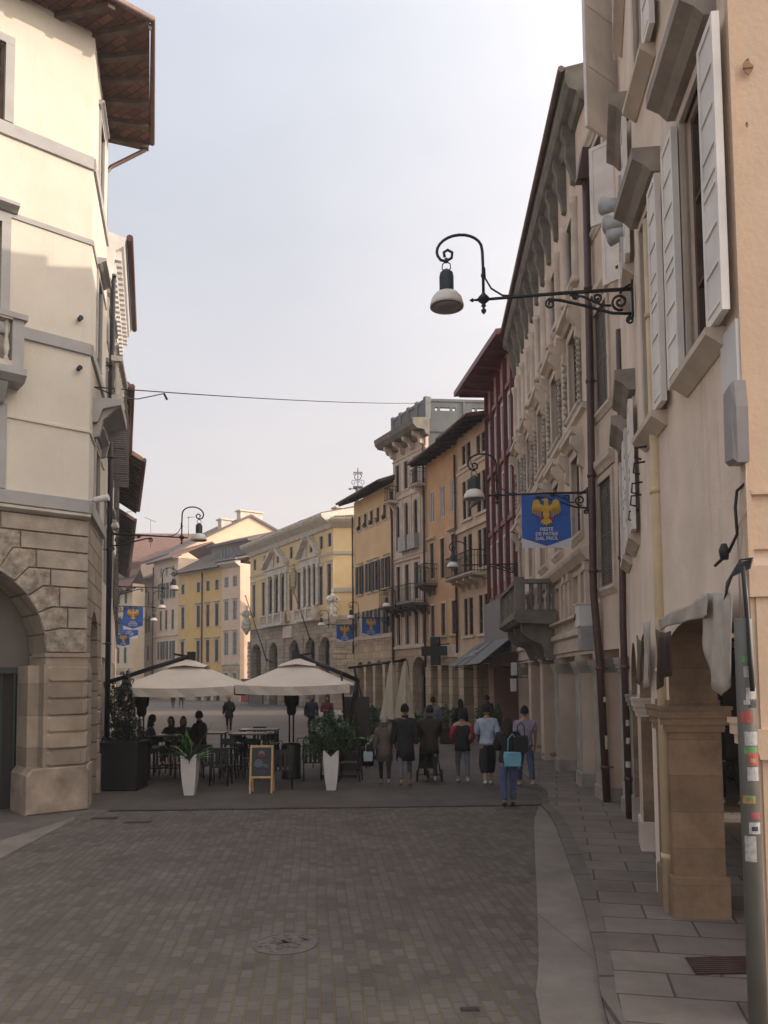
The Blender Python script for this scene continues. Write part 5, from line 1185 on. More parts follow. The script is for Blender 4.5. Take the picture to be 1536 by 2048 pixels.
# illegible white script on the cloth: only its strokes can be made out in the photograph
aw = Matrix.Translation(((u0+u1)/2-1.8, -o_*.62-.01, (zt*.38+zb*.62)+.03)) @ Matrix.Rotation(math.atan2(zt-zb, o_-.05), 4, 'X'); m = MB(); m.T = aw
m.tube([(-.75, -.25, 0), (-.7, .2, 0), (-.5, .22, 0), (-.48, .02, 0), (-.66, -.02, 0)], .028, 5)
m.tube([(-.45+.06*k, -.2+(.16 if k % 2 else 0), 0) for k in range(15)], .024, 5); m.tube([(.1, .1, 0), (.4, .22, 0), (.8, .55, 0)], [.05, .04, .02], 5)
m.build('script_mark', plain('faint_white', (.42, .42, .43), .8), root)
m = MB(); m.T = aw
for x in (-1.05, 1.0): m.tube([(x, -.8, -.01), (x, .75, -.01)], .012, 5)
m.build('seam', M['iron'], root)
# pharmacy cross
p = at(871, 1302, 39.0); root = empty('pharmacy_cross', p, R7.ang-.2, 'dark unlit pharmacy cross hanging from the orange house', 'sign')
m = MB(); s_ = .23; m.prism([(-s_, -3*s_), (s_, -3*s_), (s_, -s_), (3*s_, -s_), (3*s_, s_), (s_, s_), (s_, 3*s_), (-s_, 3*s_), (-s_, s_), (-3*s_, s_), (-3*s_, -s_), (-s_, -s_)], -.12, .12, 0, .02); m.T = None
crx = m.build('cross', plain('dark_green_cross', (.008, .02, .02), .4), root); crx.rotation_euler.z = 1.1
m = MB(); m.tube([(0, 0, .3), (1.3, .4, .3)], .03, 6); m.build('arm', M['iron'], root)
# small white shop signs
for k, (px, py) in enumerate(((1028, 1338), (1027, 1370))):
    p = at(px, py, 27.8); m = MB(); m.box(-.1, .1, -.04, .04, -.22, .22, 0, .01); o = m.build('hanging_sign', M['white'], None, p); tag(o, ('upper', 'lower')[k]+' small white hanging shop sign under the portico of the red building', 'sign')
    q = MB(); q.box(-.02, .02, -.02, .02, .22, .26); q.box(-.012, .5, -.012, .012, .25, .274); q.build('hanger', M['iron'], o)
# wall reliefs: gargoyle-like stone head on the cream house
p = at(956, 1000, 34.8); m = MB(); m.T = Matrix.Rotation(R(35), 4, 'Y'); m.lathe([(.02, -.5), (.1, -.3), (.2, 0), (.16, .3), (.1, .45), (0, .5)], (0, 0, 0), 10); m.lathe([(0, -.2), (.12, -.05), (.1, .1), (0, .2)], (.1, -.1, .1), 8)
o = m.build('stone_mask', M['stoned'], None, p+Vector((-.1, 0, 0))); tag(o, 'dark stone mask jutting from the paired window house below its third floor windows', 'carving')
# wires across the street
a, b = at(188, 774, 15.9), at(862, 806, 39.5); m = MB(); pts = []
for k in range(21): t = k/20; p = a.lerp(b, t); p.z -= .5*4*t*(1-t)*.25; pts.append(p)
m.tube(pts, .012, 4); o = m.build('overhead_wire', M['iron']); tag(o, 'thin overhead wire stretched across the street against the sky', 'wire')
a = at(190, 775, 16.0); pts = [a, at(240, 795, 17), at(275, 798, 18), at(300, 793, 18.5), at(328, 787, 19), at(334, 799, 19)]; m = MB(); m.tube(pts, .013, 5); m.tube([pts[-2], pts[-1]], .03, 6); o = m.build('loose_cable', M['iron']); tag(o, 'loose cable sagging from the wire near the ivory house', 'cable')
# roof ornaments: iron weather vane, antennas
p = at(716, 975, 56); root = empty('iron_weathervane', p, 0, 'ornate iron weathervane and bell frame on the roof of the civic palace', 'weathervane')
m = MB(); m.tube([(0, 0, -1.5), (0, 0, 1.4)], .035, 6); m.tube(spiral((.0, .75), .28, .2, 0, 1, 16), .03, 5); m.tube(spiral((-.3, .35), .22, .05, 0, 1.2), .02, 5); m.tube(spiral((.3, .35), .22, .05, PI, -1.2), .02, 5)
m.tube([(-.3, 0, 1.1), (.3, 0, 1.1)], .03, 5); m.tube(spiral((-.26, 1.0), .1, .03, 0, 1.2), .02, 5); m.tube(spiral((.26, 1.0), .1, .03, PI, -1.2), .02, 5); m.tube([(-.7, 0, -.1), (.45, 0, -.1)], .03, 5); m.prism([(-.72, -.1), (-.5, -.02), (-.5, -.18)], -.02, .02); m.build('ironwork', M['iron'], root)
m = MB(); m.box(-.35, .35, -.2, .2, -.02, .08); m.lathe([(.28, -1.6), (.22, -1.0), (.17, -.3), (.2, -.05)], (0, 0, 0), 8); m.build('cap', M['zinc'], root)
for k, (px, pt, pb, Y, lab) in enumerate(((255, 1023, 1060, 122, 'leftmost rooftop television antenna'), (301, 1040, 1075, 118, 'middle rooftop television antenna with angled bar'), (377, 1034, 1052, 116, 'rooftop television antenna near the peach gable'))):
    a, b = at(px, pt, Y), at(px, pb+6, Y); m = MB(); h = a.z-b.z; m.tube([(0, 0, -1), (0, 0, h)], .05, 5); m.tube([(-.2, 0, h-.1), (1.0, 0, h)] if k != 1 else [(-.9, 0, h+.4), (.8, 0, h-.3)], .04, 5)
    for j in range(5): x = (-.1+j*.25) if k != 1 else -.6+j*.3; zz_ = h-.05 if k != 1 else h+.25-j*.12; m.tube([(x, -.3, zz_), (x, .3, zz_+.1)], .025, 4)
    tag(m.build('television_antenna', M['zinc'], None, b), lab, 'antenna')
# flagpoles leaning from the palace arcade
for k, (xt, yt, xb, yb, lab) in enumerate(((491, 1192, 533, 1320, 'left bare flagpole leaning out from the palace arcade'), (585, 1175, 620, 1278, 'right bare flagpole leaning out from the palace front'))):
    Yb = (77, 69)[k]; b = at(xb, yb, Yb); t = at(xt, yt, Yb-4); m = MB(); m.tube([(0, 0, 0), t-b], [.06, .035], 8); m.lathe([(0, -.08), (.09, 0), (0, .12)], tuple(t-b), 8); o = m.build('flagpole', M['wood'], None, b); tag(o, lab, 'flagpole')
    q = MB(); q.lathe([(.12, -.1), (.12, .12)], (0, 0, 0), 8); q.tube([(0, 0, 0), (.5, 1.2, -.2)], .05, 6); q.build('socket', M['iron'], o)
# stone statues on the palace corners
def statue(p, s, ang, lab):
    root = empty('corner_statue', p, ang, lab, 'statue'); m = MB()
    m.lathe([(.05, -1.4), (.3, -1.0), (.55, -.6), (.62, -.4), (.5, -.35)], (0, 0, 0), 10); m.build('console', M['stonew'], root)
    m = MB(); m.lathe([(.42, -.35), (.5, .1), (.38, .6), (.27, 1.0), (.33, 1.4), (.22, 1.62), (.08, 1.7), (.08, 1.76), (.14, 1.86), (.14, 2.02), (.06, 2.12), (0, 2.13)], (0, 0, 0), 14)
    r_ = random.Random(3)
    for k in range(26):
        a = r_.uniform(0, 2*PI); zz_ = r_.uniform(-.3, 1.5); rr_ = .5-.1*zz_; m.tube([(rr_*math.cos(a), rr_*math.sin(a), zz_), (rr_*1.1*math.cos(a+.3), rr_*1.1*math.sin(a+.3), zz_-.35)], [.12, .05], 6)
    m.tube([(-.35, 0, 1.4), (-.65, -.2, 1.1), (-.3, -.5, .95)], [.13, .11, .08], 8); m.tube([(.35, 0, 1.4), (.6, -.3, 1.05), (.2, -.55, .9)], [.13, .11, .08], 8); m.lathe([(0, -.2), (.15, 0), (.1, .3), (.13, .42), (0, .55)], (.05, -.5, 1.0), 8)
    m.build('figure', M['stonew'], root); root.scale = (s, s, s)
statue(at(665, 1222, 65.4), .85, .4, 'white stone statue group on a console at the near corner of the palace')
statue(at(493, 1247, 80.5), .85, -.4, 'white stone statue on the far left corner of the palace')
# ---------------- people ----------------
def skin(verts, edges, sub=1, smooth=True):
    """verts: (x, y, z, rx, ry); grown into one continuous surface round the joints"""
    me = bpy.data.meshes.new('s'); me.from_pydata([v[:3] for v in verts], edges, []); o = bpy.data.objects.new('s', me); COL.objects.link(o)
    o.modifiers.new('k', 'SKIN')
    for k, v in enumerate(verts): sv_ = me.skin_vertices[0].data[k]; sv_.radius = (v[3], v[4]); sv_.use_root = (k == 0)
    o.modifiers['k'].use_smooth_shade = True
    if sub: o.modifiers.new('u', 'SUBSURF').levels = sub
    bpy.context.view_layer.update(); m2 = bpy.data.meshes.new_from_object(o.evaluated_get(bpy.context.evaluated_depsgraph_get()))
    V = [tuple(v.co) for v in m2.vertices]; F = [tuple(p.vertices) for p in m2.polygons]
    bpy.data.objects.remove(o); bpy.data.meshes.remove(me); bpy.data.meshes.remove(m2)
    return V, F
def addm(mb, VF, m=0, T=None):
    V, F = VF; b = len(mb.v)
    for v in V: mb.P(v if T is None else T @ Vector(v))
    for f_ in F: mb.fi([b+i for i in f_], m, True)
from mathutils import noise as mnoise
def folds(VF, amp=.012, seed=0):
    out = []
    for x, y, z in VF[0]:
        n_ = mnoise.noise(Vector((x*9+seed, y*9, z*5))) + .6*mnoise.noise(Vector((x*20, y*20+seed, z*11))); l = math.hypot(x, y) or 1
        out.append((x+x/l*amp*n_, y+y/l*amp*n_, z+amp*.4*n_))
    return out, VF[1]
def head_mesh(c, yaw, r=.098):
    """skull, jaw, nose, ears; local +y is the face"""
    V = []; F = []; n, k = 16, 12
    for i in range(k+1):
        t = PI*i/k
        for j in range(n):
            a = 2*PI*j/n; x = math.sin(t)*math.cos(a); y = math.sin(t)*math.sin(a); z = -math.cos(t)
            w = 1-.28*max(0, -z)**1.3; X = x*r*.80*w; Y = y*r*(.98 if y > 0 else 1.02)*(1-.12*max(0, -z)); Z = z*r*1.22
            if y > .85*math.sin(t) and -.35 < z < .1: Y += .020*(1-abs(z+.15)/.25 if abs(z+.15) < .25 else 0)   # nose
            if y > .5 and .02 < z < .22: Y -= .006                                                            # eye sockets
            if y > .6 and -.85 < z < -.6: Y += .006                                                           # chin
            if abs(x) > .93 and -.25 < z < .2: X *= 1.17                                                      # ears
            V.append((X, Y, Z))
    for i in range(k):
        for j in range(n): F.append((i*n+j, i*n+(j+1) % n, (i+1)*n+(j+1) % n, (i+1)*n+j))
    return V, F
def hairm(length, r=.098, fluffy=0.0, seed=1):
    V = []; F = []; n, k = 18, 12; q = random.Random(seed)
    for i in range(k+1):
        t = PI*.62*i/k
        for j in range(n):
            a = 2*PI*j/n; y = math.sin(a); tt = t*(1.0 if y < .35 else .52 if length < .2 else .6); s_ = 1.10+fluffy*.12+q.uniform(-.03-fluffy*.04, .04+fluffy*.05)
            V.append((math.sin(tt)*math.cos(a)*r*.86*s_, math.sin(tt)*y*r*1.04*s_-.003, math.cos(tt)*r*1.24*s_+.002))
    for i in range(k):
        for j in range(n): F.append((i*n+j, (i+1)*n+j, (i+1)*n+(j+1) % n, i*n+(j+1) % n))
    if length > .08:       # hair falling down the back
        b = len(V); m_, rows = 10, 6
        for i in range(rows+1):
            for j in range(m_+1):
                a = PI+PI*j/m_; w = 1.05-.12*(i/rows)
                V.append((math.cos(a)*r*1.0*w+q.uniform(-.004, .004), math.sin(a)*r*(1.12-.1*i/rows)-.012-.03*i/rows, -.01-length*i/rows+q.uniform(-.01, .01)*(i == rows)))
        for i in range(rows):
            for j in range(m_): p = b+i*(m_+1)+j; F.append((p, p+1, p+m_+2, p+m_+1))
        b2 = len(V)
        for v in V[b:b2]: V.append((v[0]*.8, v[1]+.03, v[2]))
        nn = b2-b
        for i in range(rows):
            for j in range(m_): p = b2+i*(m_+1)+j; F.append((p, p+m_+1, p+m_+2, p+1))
        for j in range(m_): p = b+rows*(m_+1)+j; F.append((p, p+1, p+1+nn, p+nn))
    return V, F
def cm(nm, c, rough=.85): return plain('cloth_'+nm, c, rough, 0, .22, 9, .25)
SKN = plain('skin', (.36, .20, .13), .5, 0, .06); SKD = plain('tanned_skin', (.24, .13, .085), .5, 0, .06)
def person(p, yaw, ht, label, top, bottom, shoes=(.03, .03, .03), hair=(.02, .015, .012), hl=0.0, style='jacket', stride=.0, phase=1, headyaw=0, arms=None, skinm=None, sit=0, coat=0, lean=0, sleeve=1, fluffy=0, bare=0, wide=1.0, legs=True):
    k = ht/1.75; root = empty('person', p, yaw, label, 'person'); sm_ = skinm or SKN
    S = lambda v: (v[0]*k, v[1]*k, v[2]*k, v[3]*k, v[4]*k)
    hz = .93 if not sit else sit; st = stride*phase
    ly = lean
    # joints
    pel = (0, 0, hz+.03); ch = (0, ly*.4, hz+.43); nk = (0, ly*.6, hz+.56)
    hipL, hipR = (-.09, 0, hz-.02), (.09, 0, hz-.02)
    def leg(sx, s_):
        if sit: return [(sx*.10, 0, hz-.03), (sx*.12, .40, hz-.02), (sx*.11, .38, hz-.44), (sx*.12, .50, hz-.50)]
        kf = s_; ay = s_*1.5 if s_ > 0 else s_*2.1; kz = .50; az = .085 if s_ >= 0 else .085+abs(s_)*.45
        return [(sx*.09, 0, hz-.02), (sx*.10, kf*.9+.03, kz), (sx*.095, ay, az), (sx*.105, ay+.14, .03 if s_ >= 0 else max(.03, az-.08))]
    LL, RL = leg(-1, st), leg(1, -st)
    ar = arms or ('swing', 'swing')
    def arm(sx, mode, s_):
        sh = (sx*.185*wide, ly*.5, hz+.49)
        if mode == 'swing': return [sh, (sx*.235*wide, -.02+s_*.25+ly*.4, hz+.22), (sx*.245, .05+s_*.5+ly*.3, hz-.02), (sx*.24, .07+s_*.6+ly*.3, hz-.10)]
        if mode == 'push': return [sh, (sx*.22, .10, hz+.23), (sx*.20, .34, hz+.13), (sx*.18, .42, hz+.12)]
        if mode == 'pocket': return [sh, (sx*.27, -.05, hz+.22), (sx*.20, .10, hz+.03), (sx*.16, .14, hz-.02)]
        if mode == 'front': return [sh, (sx*.23, .06, hz+.22), (sx*.10, .24, hz+.24), (sx*.03, .28, hz+.26)]
        if mode == 'back': return [sh, (sx*.24, -.10, hz+.24), (sx*.12, -.17, hz+.06), (sx*.04, -.18, hz+.02)]
        if mode == 'table': return [sh, (sx*.24, .14, hz+.22), (sx*.16, .38, hz+.20), (sx*.13, .46, hz+.21)]
    LA, RA = arm(-1, ar[0], -st*.8), arm(1, ar[1], st*.8)
    # body: one surface, fingers included
    V = [S(pel+(.125, .09)), S((0, ly*.2, hz+.2, .105, .08)), S(ch+(.14, .095)), S(nk+(.058, .055)), S((0, ly*.7, hz+.64, .052, .05))]; E = [(0, 1), (1, 2), (2, 3), (3, 4)]
    if legs:
        for L_ in (LL, RL):
            b = len(V); V += [S(L_[0]+(.085, .085)), S(L_[1]+(.055, .055)), S(L_[2]+(.036, .04)), S(L_[3]+(.036, .025))]; E += [(0, b), (b, b+1), (b+1, b+2), (b+2, b+3)]
    for A_, sx in ((LA, -1), (RA, 1)):
        b = len(V); V += [S(A_[0]+(.055, .055)), S(A_[1]+(.041, .041)), S(A_[2]+(.027, .024)), S(A_[3]+(.036, .018))]; E += [(2, b), (b, b+1), (b+1, b+2), (b+2, b+3)]
        d = (Vector(A_[3])-Vector(A_[2])).normalized(); side = Vector((0, 1, 0)) if abs(d.y) < .8 else Vector((1, 0, 0)); w3 = Vector(A_[3])
        for q in range(4):
            o_ = side*(q-1.5)*.019; l_ = (.062, .072, .068, .052)[q]; m1_ = w3+o_+d*.03; m2_ = w3+o_*1.05+d*(.03+l_*.55)+Vector((-sx*.008, 0, 0)); m3_ = w3+o_*1.05+d*(.03+l_)+Vector((-sx*.018, 0, 0))
            c0 = len(V); V += [S(tuple(m1_)+(.0095, .0095)), S(tuple(m2_)+(.0085, .0085)), S(tuple(m3_)+(.007, .007))]; E += [(b+3, c0), (c0, c0+1), (c0+1, c0+2)]
        t1_ = w3+side*.045-d*.005; c0 = len(V); V += [S(tuple(t1_)+(.011, .011)), S(tuple(t1_+d*.035+side*.01)+(.009, .009))]; E += [(b+3, c0), (c0, c0+1)]
    mb = MB(); addm(mb, skin(V, E, 1)); hc = Vector((0, ly*.8+.012, hz+.735))*k; TH = Matrix.Translation(hc) @ Matrix.Rotation(headyaw, 4, 'Z') @ Matrix.Scale(k, 4)
    addm(mb, head_mesh(None, 0), 0, TH)
    for sx in (-1, 1):      # eyes, brows and mouth
        e = MB(); e.lathe([(0, -.011), (.011, 0), (0, .011)], (sx*.033, .088, .012), 8); addm(mb, (e.v, e.f), 1, TH)
        e = MB(); e.box(sx*.033-.018, sx*.033+.018, .088, .096, .034, .040); addm(mb, (e.v, e.f), 1, TH)
    e = MB(); e.box(-.024, .024, .083, .092, -.056, -.050); addm(mb, (e.v, e.f), 2, TH)
    mb.build('body', [sm_, plain('eye_dark', (.02, .015, .012), .4), plain('lip', (.25, .09, .07), .5)], root)
    hm = MB(); addm(hm, hairm(hl, fluffy=fluffy, seed=int(ht*100)), 0, TH); hm.build('hair', plain('hair_%02d%02d%02d' % tuple(int(c*99) for c in hair), hair, .95, 0, .5, 60, 1.0), root)
    # trousers or skirt
    if bottom and legs:
        r1, r2, r3 = (.108, .078, .062) if bottom[1] != 'slim' else (.10, .066, .047)
        V = [S(pel[:2]+(hz+.04, .15, .11)), S((0, 0, hz-.05, .135, .105))]; E = [(0, 1)]
        for L_ in (LL, RL):
            b = len(V); an = Vector(L_[2])+Vector((0, 0, .035)); kn = Vector(L_[1])
            if bottom[1] == 'cropped': an = kn.lerp(Vector(L_[2]), .62)
            ww = 1.5 if bottom[1] == 'cropped' else 1
            V += [S((L_[0][0], L_[0][1], L_[0][2]-.08, r1, r1)), S(tuple(kn)+(r2*ww, r2*ww)), S(tuple(kn.lerp(an, .5))+(r3*1.08*ww, r3*1.1*ww)), S(tuple(an)+(r3*ww, r3*ww))]; E += [(1, b), (b, b+1), (b+1, b+2), (b+2, b+3)]
        t = MB(); addm(t, folds(skin(V, E, 2), .012, ht*7)); t.build('trousers', cm(*bottom[0:1], bottom[2]) if 0 else cm(bottom[0], bottom[2]), root)
    if legs:
        for L_ in (LL, RL):
            s_ = MB(); a_ = Vector(L_[2]); tt = Vector(L_[3]); s_.T = Matrix.Scale(k, 4)
            V = [(a_.x, a_.y-.04, max(.045, a_.z-.02), .042, .045), (a_.x, a_.y+.05, max(.045, a_.z-.04), .045, .042), (tt.x, tt.y+.03, max(.03, tt.z), .042, .028)]
            VF = skin(V, [(0, 1), (1, 2)], 1); VF = ([(x, y, max(.0 if a_.z < .1 else -9, z)) for x, y, z in VF[0]], VF[1]); addm(s_, VF); s_.build('shoe', plain('shoe_%02d%02d%02d' % tuple(int(c*99) for c in shoes), shoes, .6), root)
    # top garment
    th = .028 if style in ('jacket', 'coat', 'puffer') else .014
    V = [S((0, 0, hz-.02-(.1 if style == 'jacket' else 0), .155+th, .112+th)), S((0, ly*.2, hz+.2, .14+th, .108+th)), S((0, ly*.4, hz+.40, .185+th, .128+th)), S((0, ly*.6, hz+.555, .085+th*.6, .08+th*.6))]; E = [(0, 1), (1, 2), (2, 3)]
    if style == 'vest':
        V[3] = S((0, ly*.5, hz+.525, .13, .085))
        for sx in (-1, 1): V.append(S((sx*.17, ly*.5, hz+.465, .085+th, .085+th))); E.append((2, len(V)-1))
    else:
        for A_ in (LA, RA):
            b = len(V); V += [S((A_[0][0], A_[0][1], A_[0][2]-.02)+(.074+th, .074+th)), S(A_[1]+(.056+th*.8, .056+th*.8))]; E += [(2, b), (b, b+1)]
            if sleeve > .6: w_ = Vector(A_[2]); V.append(S(tuple(w_)+(.042+th*.6, .040+th*.6))); E.append((b+1, b+2))
            else: V[b+1] = S(tuple(Vector(A_[0]).lerp(Vector(A_[1]), .85))+(.062+th, .062+th))
    g_ = MB(); addm(g_, folds(skin(V, E, 2), .016, ht*11)); gn = {'jacket': 'jacket', 'coat': 'coat', 'puffer': 'puffer_jacket', 'shirt': 'shirt', 'tee': 'tee_shirt', 'vest': 'vest'}[style]
    if coat or style in ('shirt', 'tee', 'vest', 'jacket', 'puffer'):     # hem or skirts of the coat
        dz = coat or .1; n = 20; rings = []
        for i, (t, rr) in enumerate(((-.06-.12/dz, .90), (.0, 1.0), (.55, 1.1), (1, 1.16 if coat else 1.03))):
            rings.append([g_.P(((.155+th)*rr*math.cos(2*PI*j/n)*k*(1+.02*math.sin(j*3)), (.112+th)*rr*math.sin(2*PI*j/n)*k, (hz+.06-dz*t)*k)) for j in range(n)])
        for a, b in zip(rings, rings[1:]):
            for j in range(n): g_.fi([a[j], b[j], b[(j+1) % n], a[(j+1) % n]], 0, True)
        for j in range(n): g_.fi([rings[-1][j], rings[-2][j], rings[-2][(j+1) % n], rings[-1][(j+1) % n]], 0)
    if style in ('jacket', 'coat', 'puffer'): g_.lathe([(.075, 0), (.082, .03), (.07, .06), (.06, .055)], (0, ly*.65*k, (hz+.56)*k), 14)
    tm_ = cm(top[0], top[1]); g_.build(gn, tm_, root)
    if style == 'vest':
        V = []; E = []
        for A_ in (LA, RA): b = len(V); V += [S(tuple(Vector(A_[0])+Vector((0, 0, -.02)))+(.08, .08)), S(A_[1]+(.06, .06)), S(A_[2]+(.045, .045))]; E += [(b, b+1), (b+1, b+2)]
        for h_ in (0, 1): vv = V[h_*3:h_*3+3]; s_ = MB(); addm(s_, skin(vv, [(0, 1), (1, 2)], 1)); s_.build('sleeve', cm('red_sleeve', (.28, .015, .02)), root)
    return root
bj = (.012, .012, .014); dk = (.02, .018, .018)
gp = lambda x, y: G(x, y)
WG = 'pedestrians walking up the street'
P1 = person(gp(770, 1571), 0, 1.56, 'elderly woman with short grey hair in a brown quilted coat, leftmost of the walkers', ('brown_quilt', (.11, .085, .07)), ('black_a', 'slim', bj), (.25, .2, .16), (.50, .47, .43), .0, 'puffer', .17, 1, coat=.36, fluffy=1, arms=('swing', 'swing'))
P2 = person(gp(811, 1574), 0, 1.82, 'tall walker in a black knee-length coat and grey trousers', ('black_b', bj), ('mid_grey', 'slim', (.11, .11, .12)), (.22, .18, .16), (.012, .01, .01), 0, 'coat', .16, -1, coat=.42)
P3 = person(gp(861, 1567), 0, 1.77, 'walker in a dark brown jacket pushing a stroller', ('dark_brown', (.035, .027, .018)), ('black_c', 'slim', bj), (.2, .17, .15), (.012, .01, .01), 0, 'jacket', .15, 1, arms=('push', 'push'), coat=.3, wide=1.1)
P4 = person(gp(926, 1567), 0, 1.68, 'walker in a black padded vest over red sleeves, hands in pockets', ('black_d', bj), ('slate', 'slim', (.10, .105, .12)), (.4, .38, .35), (.02, .014, .01), .1, 'vest', .13, 1, arms=('pocket', 'pocket'), coat=.2)
P5 = person(gp(976, 1572), 0, 1.80, 'man in a pale blue shirt and wide cropped black trousers, head turned right', ('pale_blue', (.36, .42, .52)), ('black_e', 'cropped', bj), (.6, .58, .56), (.015, .012, .01), 0, 'shirt', .16, -1, headyaw=-1.0, arms=('front', 'swing'))
P6 = person(gp(1018, 1614), 0, 1.66, 'woman with long brown hair, black jacket and blue jeans carrying a light blue bag', ('black_f', bj), ('jeans', 'straight', (.07, .09, .19)), (.015, .015, .02), (.045, .022, .014), .26, 'jacket', .04, -1, arms=('front', 'swing'))
P7 = person(gp(1052, 1574), 0, 1.76, 'man in a lavender tee shirt and blue jeans, rightmost walker', ('lavender', (.27, .235, .31)), ('blue_jeans', 'straight', (.045, .065, .11)), (.4, .36, .3), (.012, .01, .01), 0, 'tee', .16, 1, sleeve=.4, arms=('swing', 'swing'))
for o in (P1, P2, P3, P4, P5, P6, P7): o['group'] = WG
person(gp(458, 1467), PI, 1.68, 'fair-haired woman in a black coat standing alone on the square', ('black_g', bj), ('black_h', 'slim', bj), (.02, .02, .02), (.40, .26, .14), .06, 'jacket', .08, 1, arms=('back', 'swing'), coat=.22, headyaw=.7)
person(gp(346, 1416), .1, 1.74, 'left one of two dark-clothed people walking far off under the left parasol edge', ('black_i', dk), ('dark_trousers', 'slim', dk), hair=(.015, .012, .01), style='coat', stride=.1, coat=.3)
person(gp(362, 1416), -.1, 1.78, 'right one of two dark-clothed people walking far off under the left parasol edge', ('black_j', dk), ('dark_trousers', 'slim', dk), hair=(.015, .012, .01), style='jacket', stride=.1, phase=-1)
person(gp(265, 1418), .2, 1.6, 'lone small dark figure far off near the left wall', ('black_k', dk), ('dark_trousers', 'slim', dk), hair=(.03, .02, .015), style='jacket', stride=.06)
person(G(623, 1478), PI+.2, 1.76, 'bald-headed man in a dark jacket behind the right planter', ('navy_dark', (.015, .018, .028)), ('black_l', 'slim', bj), hair=(.2, .12, .09), style='jacket', skinm=SKN)
person(G(655, 1478), PI-.2, 1.72, 'person in a burgundy top with dark hair beside the parasol mast', ('burgundy', (.10, .012, .016)), ('black_l', 'slim', bj), hair=(.04, .015, .01), hl=.12, style='jacket', arms=('front', 'front'))
person(G(867, 1505), 0, 1.78, 'dark-haired person in a grey jacket walking ahead of the stroller', ('grey_jacket', (.13, .15, .17)), ('black_l', 'slim', bj), hair=(.012, .01, .01), style='jacket', stride=.1)
person(G(922, 1500), .3, 1.68, 'long-haired person in dark clothes ahead of the red-sleeved walker', ('black_m', bj), ('black_l', 'slim', bj), hair=(.02, .012, .01), hl=.2, style='jacket', stride=.08)
q = R5.world(3.2, 1.0, 0); person(Vector((3.9, 30.5, .0)), .5, 1.72, 'dark silhouetted person under the portico by the red building', ('black_n', bj), ('black_l', 'slim', bj), style='coat', coat=.4)
person(Vector((G(1465, 1612).x, G(1465, 1612).y, 0)), .1, 1.7, 'person with white shoes inside the portico behind the brown pier', ('black_o', dk), ('black_l', 'slim', dk), (.6, .58, .56), style='jacket', stride=.1)
# bags, stroller
def bag(p, label, w, h, d, mat, strap=.3, rz=0):
    root = empty('bag', p, rz, label, 'bag'); m = MB(); m.prism([(-w/2, 0), (w/2, 0), (w*.56, h*.7), (w*.5, h), (-w*.5, h), (-w*.56, h*.7)], -d/2, d/2, 0, .02); m.build('pouch', mat, root)
    m = MB(); m.tube([(-w*.3, 0, h*.95), (-w*.25, 0, h+strap*.7), (0, 0, h+strap), (w*.25, 0, h+strap*.7), (w*.3, 0, h*.95)], .011, 6); m.build('strap', mat, root); return root
b = P6.location; bag(b+Vector((.05, -.22, .78)), 'light blue tote bag on the arm of the long-haired woman', .30, .27, .12, plain('light_blue_vinyl', (.16, .40, .52), .4), .34)
bag(b+Vector((.22, -.19, 1.05)), 'small black shoulder bag against the back of the long-haired woman', .24, .3, .12, cm('black_bag', bj), .25)
b = P1.location; bag(b+Vector((-.30, .05, .62)), 'black handbag hanging at the left hand of the grey-haired woman', .24, .32, .14, cm('black_bag', bj), .16)
bag(b+Vector((-.38, .0, .55)), 'pale blue plastic bag beside the black handbag', .2, .22, .1, plain('pale_blue_plastic', (.32, .44, .48), .4), .2)
s = P3.location+Vector((.0, .62, 0)); root = empty('stroller', s, 0, 'black three-wheeled stroller pushed by the brown-jacketed walker', 'stroller')
m = MB()
for sx in (-1, 1): m.tube([(sx*.19, -.25, 1.05), (sx*.22, -.05, .6), (sx*.2, .35, .25)], .016, 8); m.tube([(sx*.22, 0, .55), (sx*.26, -.18, .2)], .016, 8)
m.tube([(-.19, -.25, 1.05), (.19, -.25, 1.05)], .02, 8); m.tube([(-.27, -.18, .15), (.27, -.18, .15)], .014, 8); m.tube([(-.2, .35, .25), (.2, .35, .25)], .014, 8); m.build('frame', M['iron'], root)
m = MB(); m.prism([(-.2, .3), (.2, .3), (.2, .78), (.12, .95), (-.12, .95), (-.2, .78)], -.1, .3, 0, .03); m.build('seat', cm('black_canvas', bj), root)
for x, y_, r_ in ((-.29, -.18, .14), (.29, -.18, .14), (0, .42, .11)):
    m = MB(); m.T = Matrix.Translation((x, y_, r_)) @ Matrix.Rotation(PI/2, 4, 'Y'); m.lathe([(r_*.7, -.025), (r_, -.02), (r_, .02), (r_*.7, .025)], (0, 0, 0), 20); m.lathe([(.02, -.03), (.02, .03)], (0, 0, 0), 8)
    for j in range(6): a = PI*j/3; m.tube([(0, 0, 0), (r_*.75*math.cos(a), r_*.75*math.sin(a), 0)], .007, 4)
    m.build('wheel', M['blackp'], root)
